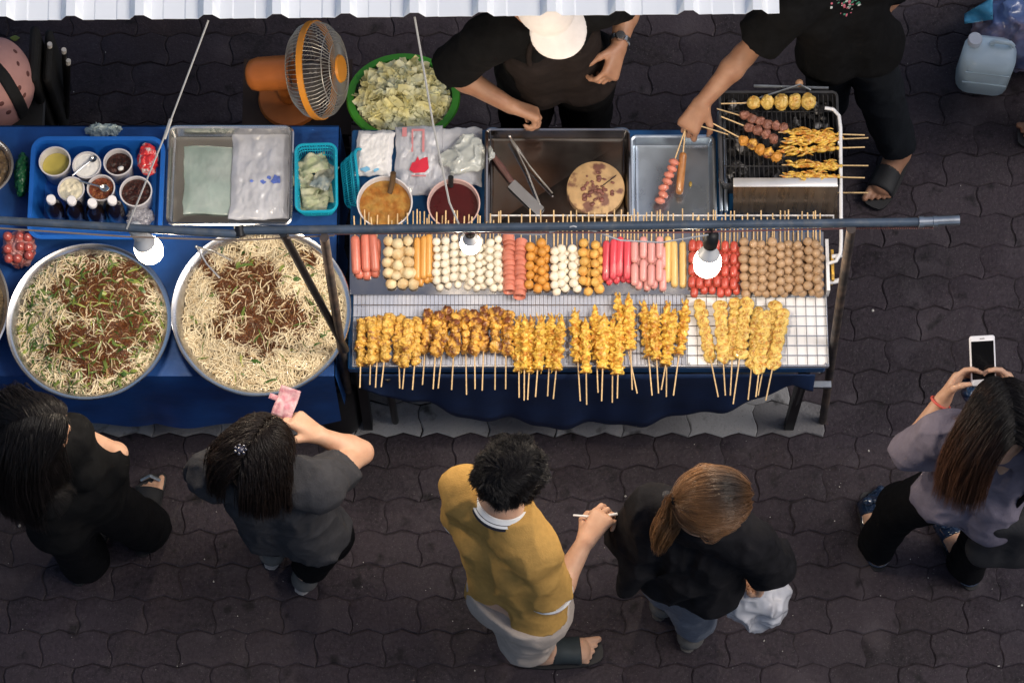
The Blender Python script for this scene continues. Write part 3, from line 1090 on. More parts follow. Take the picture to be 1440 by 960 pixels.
def basket(label, px, py, w, d, h, zr, M3, n_s=15):
    c_ = P(px, py, zr)
    t = thing('plastic_basket', label, 'basket', (c_.x, c_.y, zr - h))
    rim = MB()
    rp = rrect(w, d, .025, 5)
    rim.tube([M3 @ Vector((x, y, h)) for x, y in rp], .0048, 6, closed=True)
    rim.tube([M3 @ Vector((x * .97, y * .97, h - .02)) for x, y in rp], .0035, 6, closed=True)
    rim.build('rim', m_cyan, t, local=True, smooth=1.0)
    wl = MB()
    k = len(rp)
    per = []
    for i in range(k):
        x0, y0 = rp[i]
        x1, y1 = rp[(i + 1) % k]
        L_ = math.hypot(x1 - x0, y1 - y0)
        for j in range(max(1, int(L_ / .0085))):
            f_ = j / max(1, int(L_ / .0085))
            per.append((x0 + (x1 - x0) * f_, y0 + (y1 - y0) * f_))
    for x, y in per:
        wl.tube([M3 @ Vector((x, y, h - .002)), M3 @ Vector((x * .84, y * .84, .004))], .0016, 4)
    for f_ in (.3, .6):
        wl.tube([M3 @ Vector((x * (.84 + .16 * f_), y * (.84 + .16 * f_), h * f_)) for x, y in rp], .002, 4, closed=True)
    wl.build('slatted_wall', m_cyan, t, local=True, smooth=1.0)
    MB().prism([(x * .85, y * .85) for x, y in rp], 0, .003, M=M3).build('bottom', m_cyan, t, local=True)
    return t


basket('cyan plastic basket full of crumpled banknotes', 444.5, 250, .128, .228, .085, ZT + .092, Matrix.Rotation(.03, 3, 'Z'))
basket('empty cyan basket tipped on its side beside the banknote basket', 494, 250, .11, .19, .075, ZT + .07, Matrix.Rotation(.12, 3, 'Z') @ Matrix.Rotation(.85, 3, 'Y'))
m_note = mat('green_banknote', (.36, .42, .25), .7, ns=22, na=.25, col2=(.47, .48, .36), c2s=26, c2t=.5, bs=50, bstr=.3)
m_note2 = mat('blue_grey_banknote', (.25, .31, .33), .7, ns=22, na=.25, col2=(.45, .46, .38), c2s=30)
for i, (px, py, rz, dz, mm, lab) in enumerate(((440, 232, .35, .040, m_note, 'crumpled green banknote on top at the back of the cyan basket'), (456, 248, 1.2, .034, m_note2, 'crumpled grey blue banknote lying against the basket wall'),
                                               (432, 256, -.5, .030, m_note, 'folded green banknote beside the grey blue one'), (446, 274, .15, .038, m_note, 'pale green banknote near the front of the cyan basket'), (440, 285, -.2, .026, m_note, 'green banknote lowest at the basket front'))):
    c_ = P(px, py, ZT + dz)
    t = MB()
    Rz = Matrix.Rotation(rz, 3, 'Z')
    t.sheet(lambda u, v: Rz @ Vector(((u - .5) * .10, (v - .5) * .062, .014 * math.sin(u * 4 + i) + .016 * fbm1(u * 4 + i, v * 4, i))), 16, 12, thick=.0004)
    t.v = [tuple(Vector(q) + c_) for q in t.v]
    tag(t.build('banknote', mm, loc=c_, smooth=3.2), lab, 'banknote', 'banknotes in the cyan basket')

# ================================================================== fan, crate, cabbage basket
m_org = mat('orange_plastic', (.58, .17, .035), .4, ns=8, na=.12)
m_org2 = mat('orange_bright', (.80, .30, .03), .38)
m_cage = mat('cage_wire', (.42, .40, .36), .35, .5)
m_blade = mat('fan_blade', (.10, .09, .09), .3, coat=.3)
m_crate = mat('dark_crate', (.035, .02, .014), .6, ns=9, na=.3)
cr = thing('wooden_crate', 'dark wooden crate carrying the orange fan behind the table', 'crate', P(415, 140, 0))
cbx = P(418, 136, .5)
for k in range(4):
    MB().box((cbx.x, cbx.y - .12, .07 + .12 * k), (.34, .016, .10)).build('board', m_crate, cr)
    MB().box((cbx.x, cbx.y + .12, .07 + .12 * k), (.34, .016, .10)).build('board', m_crate, cr)
MB().box((cbx.x, cbx.y, .492), (.36, .27, .016)).build('lid', m_crate, cr)
fan = thing('desk_fan', 'orange desk fan with wire cage on the crate behind the steel tray', 'fan', P(408, 140, .5))
fo = Vector(fan.location)
hub = P(446, 99, .80)
ax = Vector((.93, -.06, .30)).normalized()
q = ax.to_track_quat('Z', 'Y').to_matrix()
MB().lathe([(.0001, 0), (.10, 0), (.105, .006), (.10, .02), (.05, .034), (.0001, .036)], fo + Vector((.0, 0, .0005)), 28).build('base', m_org, fan)
nb = MB()
nb.tube([fo + Vector((0, 0, .03)), fo + Vector((-.012, .01, .14)), hub - ax * .075 + Vector((-.01, 0, -.06)), hub - ax * .085], [.036, .03, .026, .03], 12)
nb.build('neck', m_org, fan)
MB().lathe([(.0001, -.235), (.038, -.235), (.050, -.225), (.056, -.20), (.056, -.10), (.062, -.075), (.05, -.078), (.0001, -.078)], hub, 24, M=q).build('motor_housing', m_org, fan)
MB().lathe([(.153, -.010), (.160, -.010), (.160, .010), (.153, .010)], hub, 48, M=q, close=True).build('rim_band', m_org2, fan, smooth=.6)
MB().lathe([(.0001, .074), (.042, .074), (.046, .079), (.042, .086), (.0001, .088)], hub, 28, M=q).build('badge', m_org2, fan)
for sgn, nm in ((1, 'front_cage'), (-1, 'rear_cage')):
    g = MB()
    for k in range(64):
        a = 2 * PI * k / 64
        pts = []
        for r_, z_ in ((.042, .078), (.085, .074), (.120, .062), (.146, .038), (.156, .010)):
            pts.append(hub + q @ Vector((r_ * math.cos(a), r_ * math.sin(a), z_ * sgn)))
        g.tube(pts, .0012, 4, cap=False)
    for r_, z_ in ((.085, .074), (.122, .061)):
        g.tube([hub + q @ Vector((r_ * math.cos(2 * PI * j / 48), r_ * math.sin(2 * PI * j / 48), z_ * sgn)) for j in range(48)], .0016, 4, closed=True)
    g.build(nm, m_cage, fan, smooth=1.0)
bl_ = MB()
for k in range(3):
    a0 = 2 * PI * k / 3
    bl_.sheet(lambda u, v: hub + q @ Vector(((.025 + .105 * u) * math.cos(a0 + (v - .5) * 1.5 * (.5 + u * .6)), (.025 + .105 * u) * math.sin(a0 + (v - .5) * 1.5 * (.5 + u * .6)), -.02 + .028 * (v - .5))), 8, 8, thick=.0015)
bl_.lathe([(.0001, -.04), (.028, -.04), (.03, .0), (.02, .012), (.0001, .014)], hub, 20, M=q)
bl_.build('blades', m_blade, fan, smooth=.8)

m_grn = mat('green_plastic', (.055, .30, .025), .4, ns=6, na=.1)
gc = P(567, 137, .655)
gR = Matrix.Rotation(-math.radians(17), 3, 'X')
gbk = thing('green_basket', 'round green plastic basket heaped with shredded cabbage', 'basket', gc - Vector((0, 0, .13)))
MB().lathe([(.160, -.006), (.182, -.008), (.1855, 0), (.182, .006), (.160, .005)], gc, 56, M=gR, close=True).build('rim', m_grn, gbk, smooth=.8)
g = MB()
for k in range(72):
    a = 2 * PI * k / 72
    g.tube([gc + gR @ Vector((r_ * math.cos(a), r_ * math.sin(a), z_)) for r_, z_ in ((.161, 0), (.150, -.05), (.125, -.11), (.08, -.125))], .002, 4, cap=False)
for r_, z_ in ((.158, -.02), (.15, -.05), (.14, -.08), (.125, -.11)):
    g.tube([gc + gR @ Vector((r_ * math.cos(2 * PI * j / 48), r_ * math.sin(2 * PI * j / 48), z_)) for j in range(48)], .002, 4, closed=True)
g.lathe([(.0001, -.128), (.12, -.128), (.126, -.11)], gc, 36, M=gR)
g.build('lattice_wall', mat('green_dark', (.02, .10, .012), .45), gbk, smooth=1.0)
stl = thing('plastic_stool', 'low black stool holding up the green cabbage basket', 'stool', (gc.x, gc.y, 0))
MB().box((gc.x, gc.y, .505), (.26, .26, .02), bev=.006).build('seat', m_black, stl)
for sx in (-1, 1):
    for sy in (-1, 1):
        MB().tube([(gc.x + sx * .12, gc.y + sy * .12, 0), (gc.x + sx * .10, gc.y + sy * .10, .495)], .014, 8).build('leg', m_black, stl)
m_cab = mat('cabbage', (.80, .74, .36), .45, ns=30, na=.16, col2=(.80, .82, .60), c2s=16, c2t=.52, sss=.0, bs=60, bstr=.3)
cb = MB()
cbr = random.Random(21)
cb.ball(gc + gR @ Vector((0, -.005, -.045)), .135, 20, sc=(1.03, 1.0, .72), M=gR, jit=.03)
for k in range(760):
    a = cbr.uniform(0, 2 * PI)
    r_ = .142 * math.sqrt(cbr.random())
    hz = .075 * (1 - (r_ / .15) ** 2) + cbr.uniform(-.03, .018) - .008
    cpt = gc + gR @ Vector((r_ * math.cos(a), r_ * math.sin(a) - .004, hz))
    L_, W_ = cbr.uniform(.012, .032), cbr.uniform(.006, .015)
    Rr = Matrix.Rotation(cbr.uniform(0, 6.3), 3, 'Z') @ Matrix.Rotation(cbr.gauss(0, .55), 3, 'X') @ Matrix.Rotation(cbr.gauss(0, .45), 3, 'Y')
    c1_, c2_ = cbr.uniform(-.35, .5), cbr.uniform(-.5, .5)
    cb.sheet(lambda u, v: cpt + Rr @ Vector(((u - .5) * 2 * L_, (v - .5) * 2 * W_ * (1 - .5 * abs(u - .5)), c1_ * L_ * 4 * (u - .5) ** 2 + c2_ * W_ * 3 * (v - .5) ** 2 + .002 * math.sin(9 * u + k))), 4, 3, thick=.0012)
tag(cb.build('shredded_cabbage', m_cab, smooth=.9, loc=gc), 'heap of pale yellow green shredded cabbage in the green basket', 'cabbage', kind='stuff')

# ================================================================== left end things
m_pink = mat('pink_fabric', (.60, .32, .29), .75, ns=20, na=.08, bs=90, bstr=.2)
m_dot = mat('brown_dot', (.15, .055, .05), .75)
m_blackfab = mat('black_fabric', (.010, .010, .011), .85, ns=30, na=.3, bs=80, bstr=.3)
bpc = P(-10, 118, .52)
bag = thing('backpack', 'pink backpack with brown dots and a black strap at the table end', 'backpack', (bpc.x, bpc.y, .36))


def bagf(p):
    return sd_ell(p, bpc, np.eye(3), (.135, .155, .15)) - .004 * vnoise(p * 12)


V, Q = sdf_mesh(bagf, np.array(bpc) - .19, np.array(bpc) + .19, .008)
np_mesh('shell', V, Q, m_pink, bag)
dr = random.Random(2)
for i, (px, py) in enumerate(((21, 73), (7, 79), (5, 93), (25, 90), (16, 107), (39, 104), (27, 124), (34, 134), (-8, 130), (2, 146), (12, 158))):
    base = None
    for zz in np.arange(.72, .44, -.004):
        pt = P(px, py, float(zz))
        if bagf(np.array([pt]))[0] < 0:
            base = pt
            break
    if base is None: continue
    e = 1e-3
    nrm = Vector([(bagf(np.array([base + Vector(d) * e]))[0] - bagf(np.array([base - Vector(d) * e]))[0]) for d in ((1, 0, 0), (0, 1, 0), (0, 0, 1))]).normalized()
    MB().lathe([(.0001, .0025), (.0085, .0022), (.0105, 0), (.0105, -.004), (.0001, -.004)], base, 14, M=nrm.to_track_quat('Z', 'Y').to_matrix() @ Matrix.Diagonal((1, dr.uniform(.7, 1), 1))).build('dot', m_dot, bag, smooth=3.2)


sp_ = [P(px, py, .62) for px, py in ((-70, 70), (-34, 84), (-10, 96), (8, 114), (22, 134), (34, 154), (44, 176))]


def strapf(p):
    dd = None
    for k in range(len(sp_) - 1):
        e = sd_cone(p * np.array([1, 1, 0]), (sp_[k].x, sp_[k].y, 0), (sp_[k + 1].x, sp_[k + 1].y, 0), .021, .021)
        dd = e if dd is None else np.minimum(dd, e)
    return np.maximum(np.maximum(bagf(p) - .008, dd), bpc.z - .03 - p[:, 2])


V, Q = sdf_mesh(strapf, np.array(bpc) - .2, np.array(bpc) + .2, .006)
np_mesh('strap', V, Q, m_blackfab, bag)
st2 = thing('plastic_stool', 'low black stool under the pink dotted backpack', 'stool', (bpc.x, bpc.y, 0))
MB().box((bpc.x, bpc.y, .35), (.30, .30, .02), bev=.006).build('seat', m_black, st2)
for sx in (-1, 1):
    for sy in (-1, 1):
        MB().tube([(bpc.x + sx * .13, bpc.y + sy * .13, 0), (bpc.x + sx * .11, bpc.y + sy * .11, .34)], .014, 8).build('leg', m_black, st2)
fc = thing('folding_chair', 'black folded chair with white tipped legs leaning beside the backpack', 'folding chair', P(75, 150, 0))
MB().box(P(62, 118, .30), (.030, .20, .52), bev=.01).build('seat', m_blackfab, fc)
MB().box(P(80, 116, .27), (.026, .19, .46), bev=.01).build('backrest', m_blackfab, fc)
m_tip = mat('white_tip', (.70, .68, .66), .5)
for (xa, ya, za, xb, yb, zb) in ((50, 68, .50, 52, 150, .04), (70, 66, .50, 74, 160, .04), (90, 74, .46, 95, 160, .04), (96, 90, .40, 94, 165, .10)):
    MB().tube([P(xa, ya, za), P(xb, yb, zb)], .009, 8).build('leg', m_black, fc)
    d_ = (P(xa, ya, za) - P(xb, yb, zb)).normalized()
    MB().tube([P(xa, ya, za), P(xa, ya, za) + d_ * .02], .0085, 8).build('tip', m_tip, fc)
m_leaf = mat('green_leaf', (.16, .20, .035), .5)
for px, py, s_, lab in ((21, 54, 1.0, 'yellow green leaf on the dark paving above the backpack'), (77, 166, .7, 'small green leaf on the paving below the folded chair')):
    c_ = P(px, py, .004)
    tag(MB().sheet(lambda u, v: c_ + Vector(((u - .5) * .034 * s_, (v - .5) * .022 * s_ * math.sin(PI * max(.05, min(.95, u))), .004 * (u - .5) ** 2 * 4)), 8, 4, thick=.0005).build('leaf', m_leaf, smooth=3.2, loc=c_), lab, 'leaf')

# ================================================================== jug and blue bag
m_jug = mat('jug_plastic', (.62, .75, .81), .3, ns=5, na=.08, coat=.2, sss=.0, bs=12, bstr=.1)
jc = P(1379, 112, .0)
jug = thing('water_jug', 'translucent pale blue water jug standing on the dark paving', 'jug', jc, -.13)
jb = MB()
jb.box((0, 0, .122), (.182, .135, .236), bev=.022)
jb.build('body', m_jug, jug, local=True, smooth=1.2)
MB().lathe([(.022, 0), (.025, .001), (.025, .022), (.022, .026), (.0001, .026)], (-.058, .030, .2405), 20).build('cap', mat('jug_cap', (.66, .68, .72), .4), jug, local=True)
MB().tube([(.0, .03, .2415), (.012, .03, .262), (.062, .03, .262), (.074, .03, .2415)], .009, 8).build('handle', m_jug, jug, local=True, smooth=1.2)
MB().box((0, -.0685, .118), (.150, .004, .006)).box((0, -.0685, .20), (.150, .004, .006)).build('moulded_rib', m_jug, jug, local=True)
crumple('carry_bag', 'stuffed translucent blue plastic bag on the paving behind the jug', 'bag', 1436, 40, .13, .155, .15, .13, mat('blue_film', (.075, .12, .27), .25, col2=(.17, .13, .17), c2s=9, c2t=.55, ns=14, na=.35, bs=22, bstr=.9, coat=.4), 21, h=.006, amp=.20, fq=.7)
tag(MB().sheet(lambda u, v: P(1356 + 40 * u, 34 - 24 * u - 14 * v + 18 * (1 - v) * u, .20 + .05 * u + .012 * math.sin(7 * u + 5 * v)), 10, 8, thick=.001).build('bag_corner', mat('cyan_film', (.05, .24, .40), .25, ns=20, na=.3, bs=30, bstr=.8), smooth=3.2, loc=P(1375, 30, .16)),
    'bright cyan torn film sticking out of the blue bag', 'plastic film')
# ================================================================== noodle bowls
def pxm(p):
    f = Vector((0, math.sin(TH), -math.cos(TH)))
    return FPX / (Vector(p) - Vector((0, CY, CZ))).dot(f)


m_enamel = mat('bowl_steel', (.66, .66, .68), .25, 1.0, ns=8, na=.06, rvar=.06)
m_sprout = mat('bean_sprout', (.76, .66, .46), .38, coat=.25)
attr_mix(m_sprout, 'tone', (.40, .26, .11), .0, 1.0)
m_bnood = mat('brown_noodle', (.25, .085, .022), .35, coat=.35)
attr_mix(m_bnood, 'tone', (.085, .026, .010), .0, 1.0)
m_chop = mat('chopped_green', (.035, .085, .012), .4, coat=.2)
attr_mix(m_chop, 'tone', (.26, .30, .06), .0, 1.0)
m_under = mat('noodle_bed', (.15, .10, .045), .6, ns=120, na=.6, bs=150, bstr=1.0, col2=(.09, .05, .02), c2s=22, c2t=.55)


def noodle_bowl(px, py, dpx, label, nspr, nbr, ngr, brown, seed, words_):
    zr = ZT + .125
    c = P(px, py, zr)
    R = dpx / 2 / pxm(c)
    t = thing('noodle_bowl', label, 'bowl', (c.x, c.y, ZT + .003))
    H = zr - ZT - .003
    prof = [(.0001, 0), (R * .62, 0), (R * .70, .006), (R - .016, H - .01), (R - .002, H - .007), (R, H - .002), (R - .002, H + .001), (R - .012, H - .003), (R - .020, H - .012), (R * .70 - .002, .009), (.0001, .004)]
    MB().lathe(prof, n=80).build('shell', m_enamel, t, local=True, smooth=.9)
    Rf = R - .024
    rng = np.random.default_rng(seed)

    def hz(x, y):
        r2 = (x * x + y * y) / (Rf * Rf)
        return zr - .040 + .045 * (1 - r2) + .016 * vnoise(np.stack([x * 11 + seed, y * 11, x * 0], 1)) + .006 * vnoise(np.stack([x * 40 + seed, y * 40, x * 0 + 4], 1))
    bed = MB()

    def bedf(u, v):
        rr, an = max(u, .002) * (Rf + .004), -2 * PI * v
        x, y = rr * math.cos(an), rr * math.sin(an)
        return (c.x + x, c.y + y, float(hz(np.array([x]), np.array([y]))[0]) - .006)
    bed.sheet(bedf, 24, 72)
    tag(bed.build('noodle_bed', m_under, smooth=3.2, loc=c), 'packed bed of mixed noodles filling the ' + words_, 'noodles', kind='stuff')
    bp = []
    for (bx, by, br_) in brown:
        b0 = P(bx, by, zr)
        bp.append((b0.x - c.x, b0.y - c.y, br_ / pxm(c)))

    def mask(x, y):
        m = np.full(len(x), -1.0)
        for bx, by, br_ in bp:
            m = np.maximum(m, 1 - np.sqrt((x - bx) ** 2 + (y - by) ** 2) / br_)
        return m + .42 * vnoise(np.stack([x * 32, y * 32, x * 0 + seed], 1)) + .22 * vnoise(np.stack([x * 75, y * 75, x * 0 + seed], 1))

    def lay(n, L0, L1, curl, k, lift, want=None, spread=.45):
        r_ = Rf * np.sqrt(rng.random(n)) * .985
        a_ = rng.random(n) * 2 * np.pi
        x, y = r_ * np.cos(a_), r_ * np.sin(a_)
        if want is not None:
            keep = want(x, y)
            x, y = x[keep], y[keep]
        n = len(x)
        h0 = rng.random(n) * 2 * np.pi
        kap = rng.normal(0, curl, n)
        kap2 = rng.normal(0, curl, n)
        L_ = rng.uniform(L0, L1, n)
        pts = np.zeros((n, k, 3))
        cx_, cy_ = x - .5 * L_ * np.cos(h0), y - .5 * L_ * np.sin(h0)
        tilt = rng.normal(0, spread, n)
        base = rng.uniform(-.003, lift, n)
        hd = h0.copy()
        for i in range(k):
            rr = np.sqrt(cx_ ** 2 + cy_ ** 2)
            s_ = np.minimum(1, Rf / np.maximum(rr, 1e-6))
            qx, qy = cx_ * s_, cy_ * s_
            u = i / (k - 1) - .5
            pts[:, i, 0], pts[:, i, 1] = c.x + qx, c.y + qy
            pts[:, i, 2] = hz(qx, qy) + base + np.abs(tilt) * .010 * (1 - 4 * u * u) + tilt * u * .012
            hd = hd + (kap + kap2 * np.sin(5 * u + h0)) / k
            cx_, cy_ = cx_ + np.cos(hd) * L_ / (k - 1), cy_ + np.sin(hd) * L_ / (k - 1)
        return pts
    pth = lay(nspr, .028, .062, 1.3, 7, .010)
    mk = mask(pth[:, 3, 0] - c.x, pth[:, 3, 1] - c.y)
    clump = vnoise(np.stack([pth[:, 3, 0] * 26, pth[:, 3, 1] * 26, pth[:, 3, 0] * 0 + seed], 1))
    kp = (mk < .16) & (clump > -.42)
    kp = kp | (rng.random(len(mk)) < .13)
    pth = pth[kp]
    V, Q, al = strand_mesh(pth, rng.uniform(.0011, .0021, len(pth)), 5)
    tn = np.clip(rng.normal(.15, .28, len(pth)) + .5 * np.maximum(0, mk[kp] + .15), 0, 1)
    tag(np_mesh('bean_sprouts', V, Q, m_sprout, attrs={'tone': np.repeat(tn, 7 * 5)}, loc=c), 'tangle of pale bean sprouts heaped in the ' + words_, 'bean sprouts', kind='stuff')
    pth = lay(nbr, .03, .075, 2.6, 9, .009, want=lambda x, y: mask(x, y) > .12, spread=.3)
    V, Q, al = strand_mesh(pth, rng.uniform(.0005, .0009, len(pth)), 3)
    tag(np_mesh('brown_noodles', V, Q, m_bnood, attrs={'tone': np.repeat(rng.random(len(pth)), 9 * 3)}, loc=c), 'patches of brown stir fried noodles on top of the ' + words_, 'noodles', kind='stuff')
    gv, gq, gt = [], [], []
    gb_ = MB()
    q = random.Random(seed)
    pl = lay(ngr, .018, .055, .6, 5, .014, want=lambda x, y: (mask(x, y) < .05) | (rng.random(len(x)) < .5), spread=.6)
    for i in range(len(pl)):
        wd = q.uniform(.0014, .0036) if q.random() < .88 else q.uniform(.005, .009)
        pts = [Vector(v) for v in pl[i]]
        o = len(gb_.v)
        side = Vector((pts[-1] - pts[0]).cross(Vector((q.gauss(0, .5), q.gauss(0, .5), 1)))).normalized()
        vs = []
        for j, p_ in enumerate(pts):
            w_ = wd * (1 - abs(j - 2) * .3)
            vs += [p_ - side * w_, p_ + side * w_]
        gb_.add(vs, [(2 * j, 2 * j + 1, 2 * j + 3, 2 * j + 2) for j in range(4)])
        gt += [min(1, max(0, q.gauss(.35, .35)))] * 10
    ob = gb_.build('chopped_greens', m_chop, smooth=3.2, loc=c)
    a = ob.data.attributes.new('tone', 'FLOAT', 'POINT')
    a.data.foreach_set('value', gt)
    tag(ob, 'chopped spring onion and green leaves scattered over the ' + words_, 'greens', kind='stuff')
    return c, R


noodle_bowl(125, 451, 233, 'big steel bowl of dark noodles with many greens, nearer the pan', 4300, 11000, 1000,
            [(142, 402, 52), (174, 411, 44), (168, 462, 50), (115, 440, 26), (92, 484, 34), (128, 508, 36), (186, 385, 24), (75, 405, 13)], 31, 'darker noodle bowl')
noodle_bowl(367, 436, 254, 'widest steel bowl of pale bean sprouts beside the food cart', 6500, 7000, 150,
            [(335, 395, 40), (365, 380, 34), (388, 442, 41), (325, 428, 26), (408, 450, 28), (352, 470, 30), (378, 488, 20), (290, 375, 18), (430, 360, 18), (310, 470, 15)], 47, 'paler noodle bowl')


def plain_bowl(px, py, dpx, label, name, m_in, zr, h):
    c = P(px, py, zr)
    R = dpx / 2 / pxm(c)
    t = thing(name, label, 'bowl', (c.x, c.y, ZT + .003))
    H = zr - ZT - .003
    MB().lathe([(.0001, 0), (R * .7, 0), (R - .012, H - .01), (R, H), (R - .006, H + .001), (R - .016, H - .012), (R * .7, .006), (.0001, .006)], n=64).build('shell', m_enamel, t, local=True, smooth=.9)
    MB().sheet(lambda u, v: (max(u, .002) * (R - .02) * math.cos(-2 * PI * v), max(u, .002) * (R - .02) * math.sin(-2 * PI * v), H - .02 + .006 * vn((u * 9 * math.cos(6.283 * v), u * 9 * math.sin(6.283 * v), px))), 16, 48).build('filling', m_in, t, local=True, smooth=3.2)


m_stew = mat('brown_stew', (.09, .055, .03), .4, ns=60, na=.5, col2=(.17, .11, .05), c2s=70, bs=80, bstr=1.0)
plain_bowl(-27, 233, 92, 'dark steel pan of brown food at the table end beside the green bag', 'food_pan', m_stew, ZT + .07, .07)
plain_bowl(-100, 432, 226, 'grey rimmed steel bowl at the table end beside the darker noodles', 'food_bowl', m_under, ZT + .10, .10)


def tongs(label, apex, e1, e2, z0, z1, m):
    a = P(*apex, z0)
    t = thing('tongs', label, 'tongs', a)
    for e in (e1, e2):
        b = P(*e, z1)
        mid = a.lerp(b, .5) + (b - a).cross(Vector((0, 0, 1))).normalized() * (.006 if e is e1 else -.006)
        MB().tube([a, mid, b], [.0038, .0030, .0036], 6).build('arm', m, t)
    MB().ball(a, .006, 10).build('spring', m, t, smooth=3.2)


tongs('steel tongs stuck in the paler noodle bowl under the bar', (276, 347), (309, 391), (325, 366), ZT + .165, ZT + .145, m_steel)
tongs('steel tongs lying open in the dark tray', (717, 192), (777, 272), (759, 287), ZC + .05, ZC + .016, m_steel)

# knife and chopping board
kn = thing('cleaver', 'steel knife with dark red handle lying in the dark tray', 'knife', P(720, 250, ZC + .01))
MB().tube([P(693, 219, ZC + .026), P(706, 236, ZC + .022), P(720, 256, ZC + .018)], [.009, .011, .009], 10).build('handle', mat('knife_handle', (.10, .045, .04), .5, ns=20, na=.3), kn)
pa, pb, pc_, pd = P(714, 263, ZC + .016), P(724, 253, ZC + .016), P(765, 292, ZC + .012), P(757, 305, ZC + .012)
MB().add([v + Vector((0, 0, dz)) for dz in (0, .0025) for v in (pa, pb, pc_, pd)], [(3, 2, 1, 0), (4, 5, 6, 7), (0, 1, 5, 4), (1, 2, 6, 5), (2, 3, 7, 6), (3, 0, 4, 7)]).build('blade', mat('knife_steel', (.50, .52, .56), .3, .9, ns=20, na=.1), kn)
m_board = mat('board_wood', (.42, .27, .13), .6, ns=26, na=.2, col2=(.15, .065, .045), c2s=24, c2t=.56, c2w=.05, bs=60, bstr=.4)
bc = P(838, 264, ZC + .045)
bd = thing('chopping_board', 'round wooden chopping board with meat stains in the dark tray', 'chopping board', (bc.x, bc.y, ZC + .0075))
MB().lathe([(.0001, 0), (.088, 0), (.091, .003), (.0925, .02), (.091, .034), (.088, .0365), (.0001, .0365)], n=48).build('block', m_board, bd, local=True, smooth=.7)
m_meatbit = mat('meat_bits', (.16, .06, .045), .5, ns=60, na=.4, bs=90, bstr=.8)
q = random.Random(8)
mb_ = MB()
for i in range(34):
    a, r_ = q.uniform(0, 6.28), .055 * math.sqrt(q.random())
    mb_.ball((bc.x + r_ * math.cos(a) + .004, bc.y + r_ * math.sin(a) - .004, ZC + .0455), q.uniform(.004, .011), 8, sc=(1, q.uniform(.5, 1), .3), M=Matrix.Rotation(q.uniform(0, 3), 3, 'Z'), jit=.25)
tag(mb_.build('meat_scraps', m_meatbit, smooth=3.2, loc=bc), 'brown meat scraps left on the round chopping board', 'meat scraps', kind='stuff')
MB().tube([(bc.x + .018, bc.y + .004, ZC + .0452), (bc.x + .065, bc.y + .042, ZC + .0452)], .0016, 5).build('cut_mark', m_socket, bd)

# ================================================================== skewers
m_bam = mat('bamboo', (.60, .42, .22), .6, ns=30, na=.15, rand=.18)
mb_ = MB().tube([(0, -.004, 0), (0, 1, 0)], .0017, 6)
ME_STICK = None


def along(tip, end, roll=0.0):
    d = (Vector(end) - Vector(tip)).normalized()
    x = d.cross(Vector((0, 0, 1))).normalized()
    z = x.cross(d)
    return Matrix((x, d, z)).transposed().to_4x4() @ Matrix.Rotation(roll, 4, 'Y')


PROTO = {}


def part_mesh(key, fn):
    if key not in PROTO:
        PROTO[key] = fn()
    return PROTO[key]


def add_part(name, me, parent, loc=(0, 0, 0), rot=(0, 0, 0), sc=(1, 1, 1)):
    o = bpy.data.objects.new(name, me)
    COL.objects.link(o)
    o.parent = parent
    o.location, o.rotation_euler, o.scale = loc, rot, sc
    return o


def steal(o):
    me = o.data
    bpy.data.objects.remove(o)
    return me


def stick_mesh():
    return steal(MB().tube([(0, 0, 0), (0, .02, 0), (0, 1, 0)], [.0006, .0022, .0022], 6).build('stick', m_bam))


def ball_mesh(m, r, jit=.035, sc=(1, 1, 1), n=16):
    return lambda: steal(MB().ball((0, 0, 0), r, n, jit=jit, sc=sc).build('ball', m, smooth=3.2))


def rod_mesh(m, r, L_, n=14, square=False):
    def fn():
        b = MB()
        if square:
            b.box((0, L_ / 2, 0), (2 * r, L_, 1.7 * r), bev=r * .45)
        else:
            b.lathe([(.0001, 0), (r * .55, .001), (r * .9, r * .45), (r, r), (r * 1.02, L_ * .5), (r, L_ - r), (r * .9, L_ - r * .45), (r * .55, L_ - .001), (.0001, L_)], n=n, M=Matrix.Rotation(-PI / 2, 3, 'X') )
        return steal(b.build('rod', m, smooth=.9))
    return fn


def blobs(m, size, seed, amp=.35, h=.0022):
    def fn():
        rx, ry, rz_ = size

        def f(p):
            s_ = min(size)
            return (sd_ell(p, (0, 0, 0), np.eye(3), size) - s_ * amp * (.6 * vnoise(p / s_ * 1.3 + seed * 3.7) + .4 * (1 - 2 * np.abs(vnoise(p / s_ * 2.4 + seed))))) * .7
        e = np.array(size) * (1 + amp) + .006
        V, Q = sdf_mesh(f, -e, e, h)
        return steal(np_mesh('chunk', V, Q, m))
    return fn


def squid_body(m, L_, r, seed, h=.0022):
    """ruffled squid threaded on a stick along +y from the pointed tip at 0"""
    def fn():
        def f(p):
            t = np.clip(p[:, 1] / L_, 0, 1)
            rad = r * (np.clip(t * 3.2, 0, 1) ** .9) * (1 - .2 * t) * (1 + .26 * np.sin(p[:, 1] / L_ * 52 + 3.0 * vnoise(p * 60 + seed)) + .42 * vnoise(p * 105 + seed * 5.1) + .25 * vnoise(p * 210 + seed))
            d = np.sqrt(p[:, 0] ** 2 + (p[:, 2] * 1.25) ** 2) - np.maximum(rad, .001)
            return np.maximum(d, np.maximum(-p[:, 1], p[:, 1] - L_)) * .6
        V, Q = sdf_mesh(f, (-r * 1.9, -.006, -r * 1.9), (r * 1.9, L_ + .006, r * 1.9), h)
        return steal(np_mesh('squid', V, Q, m))
    return fn


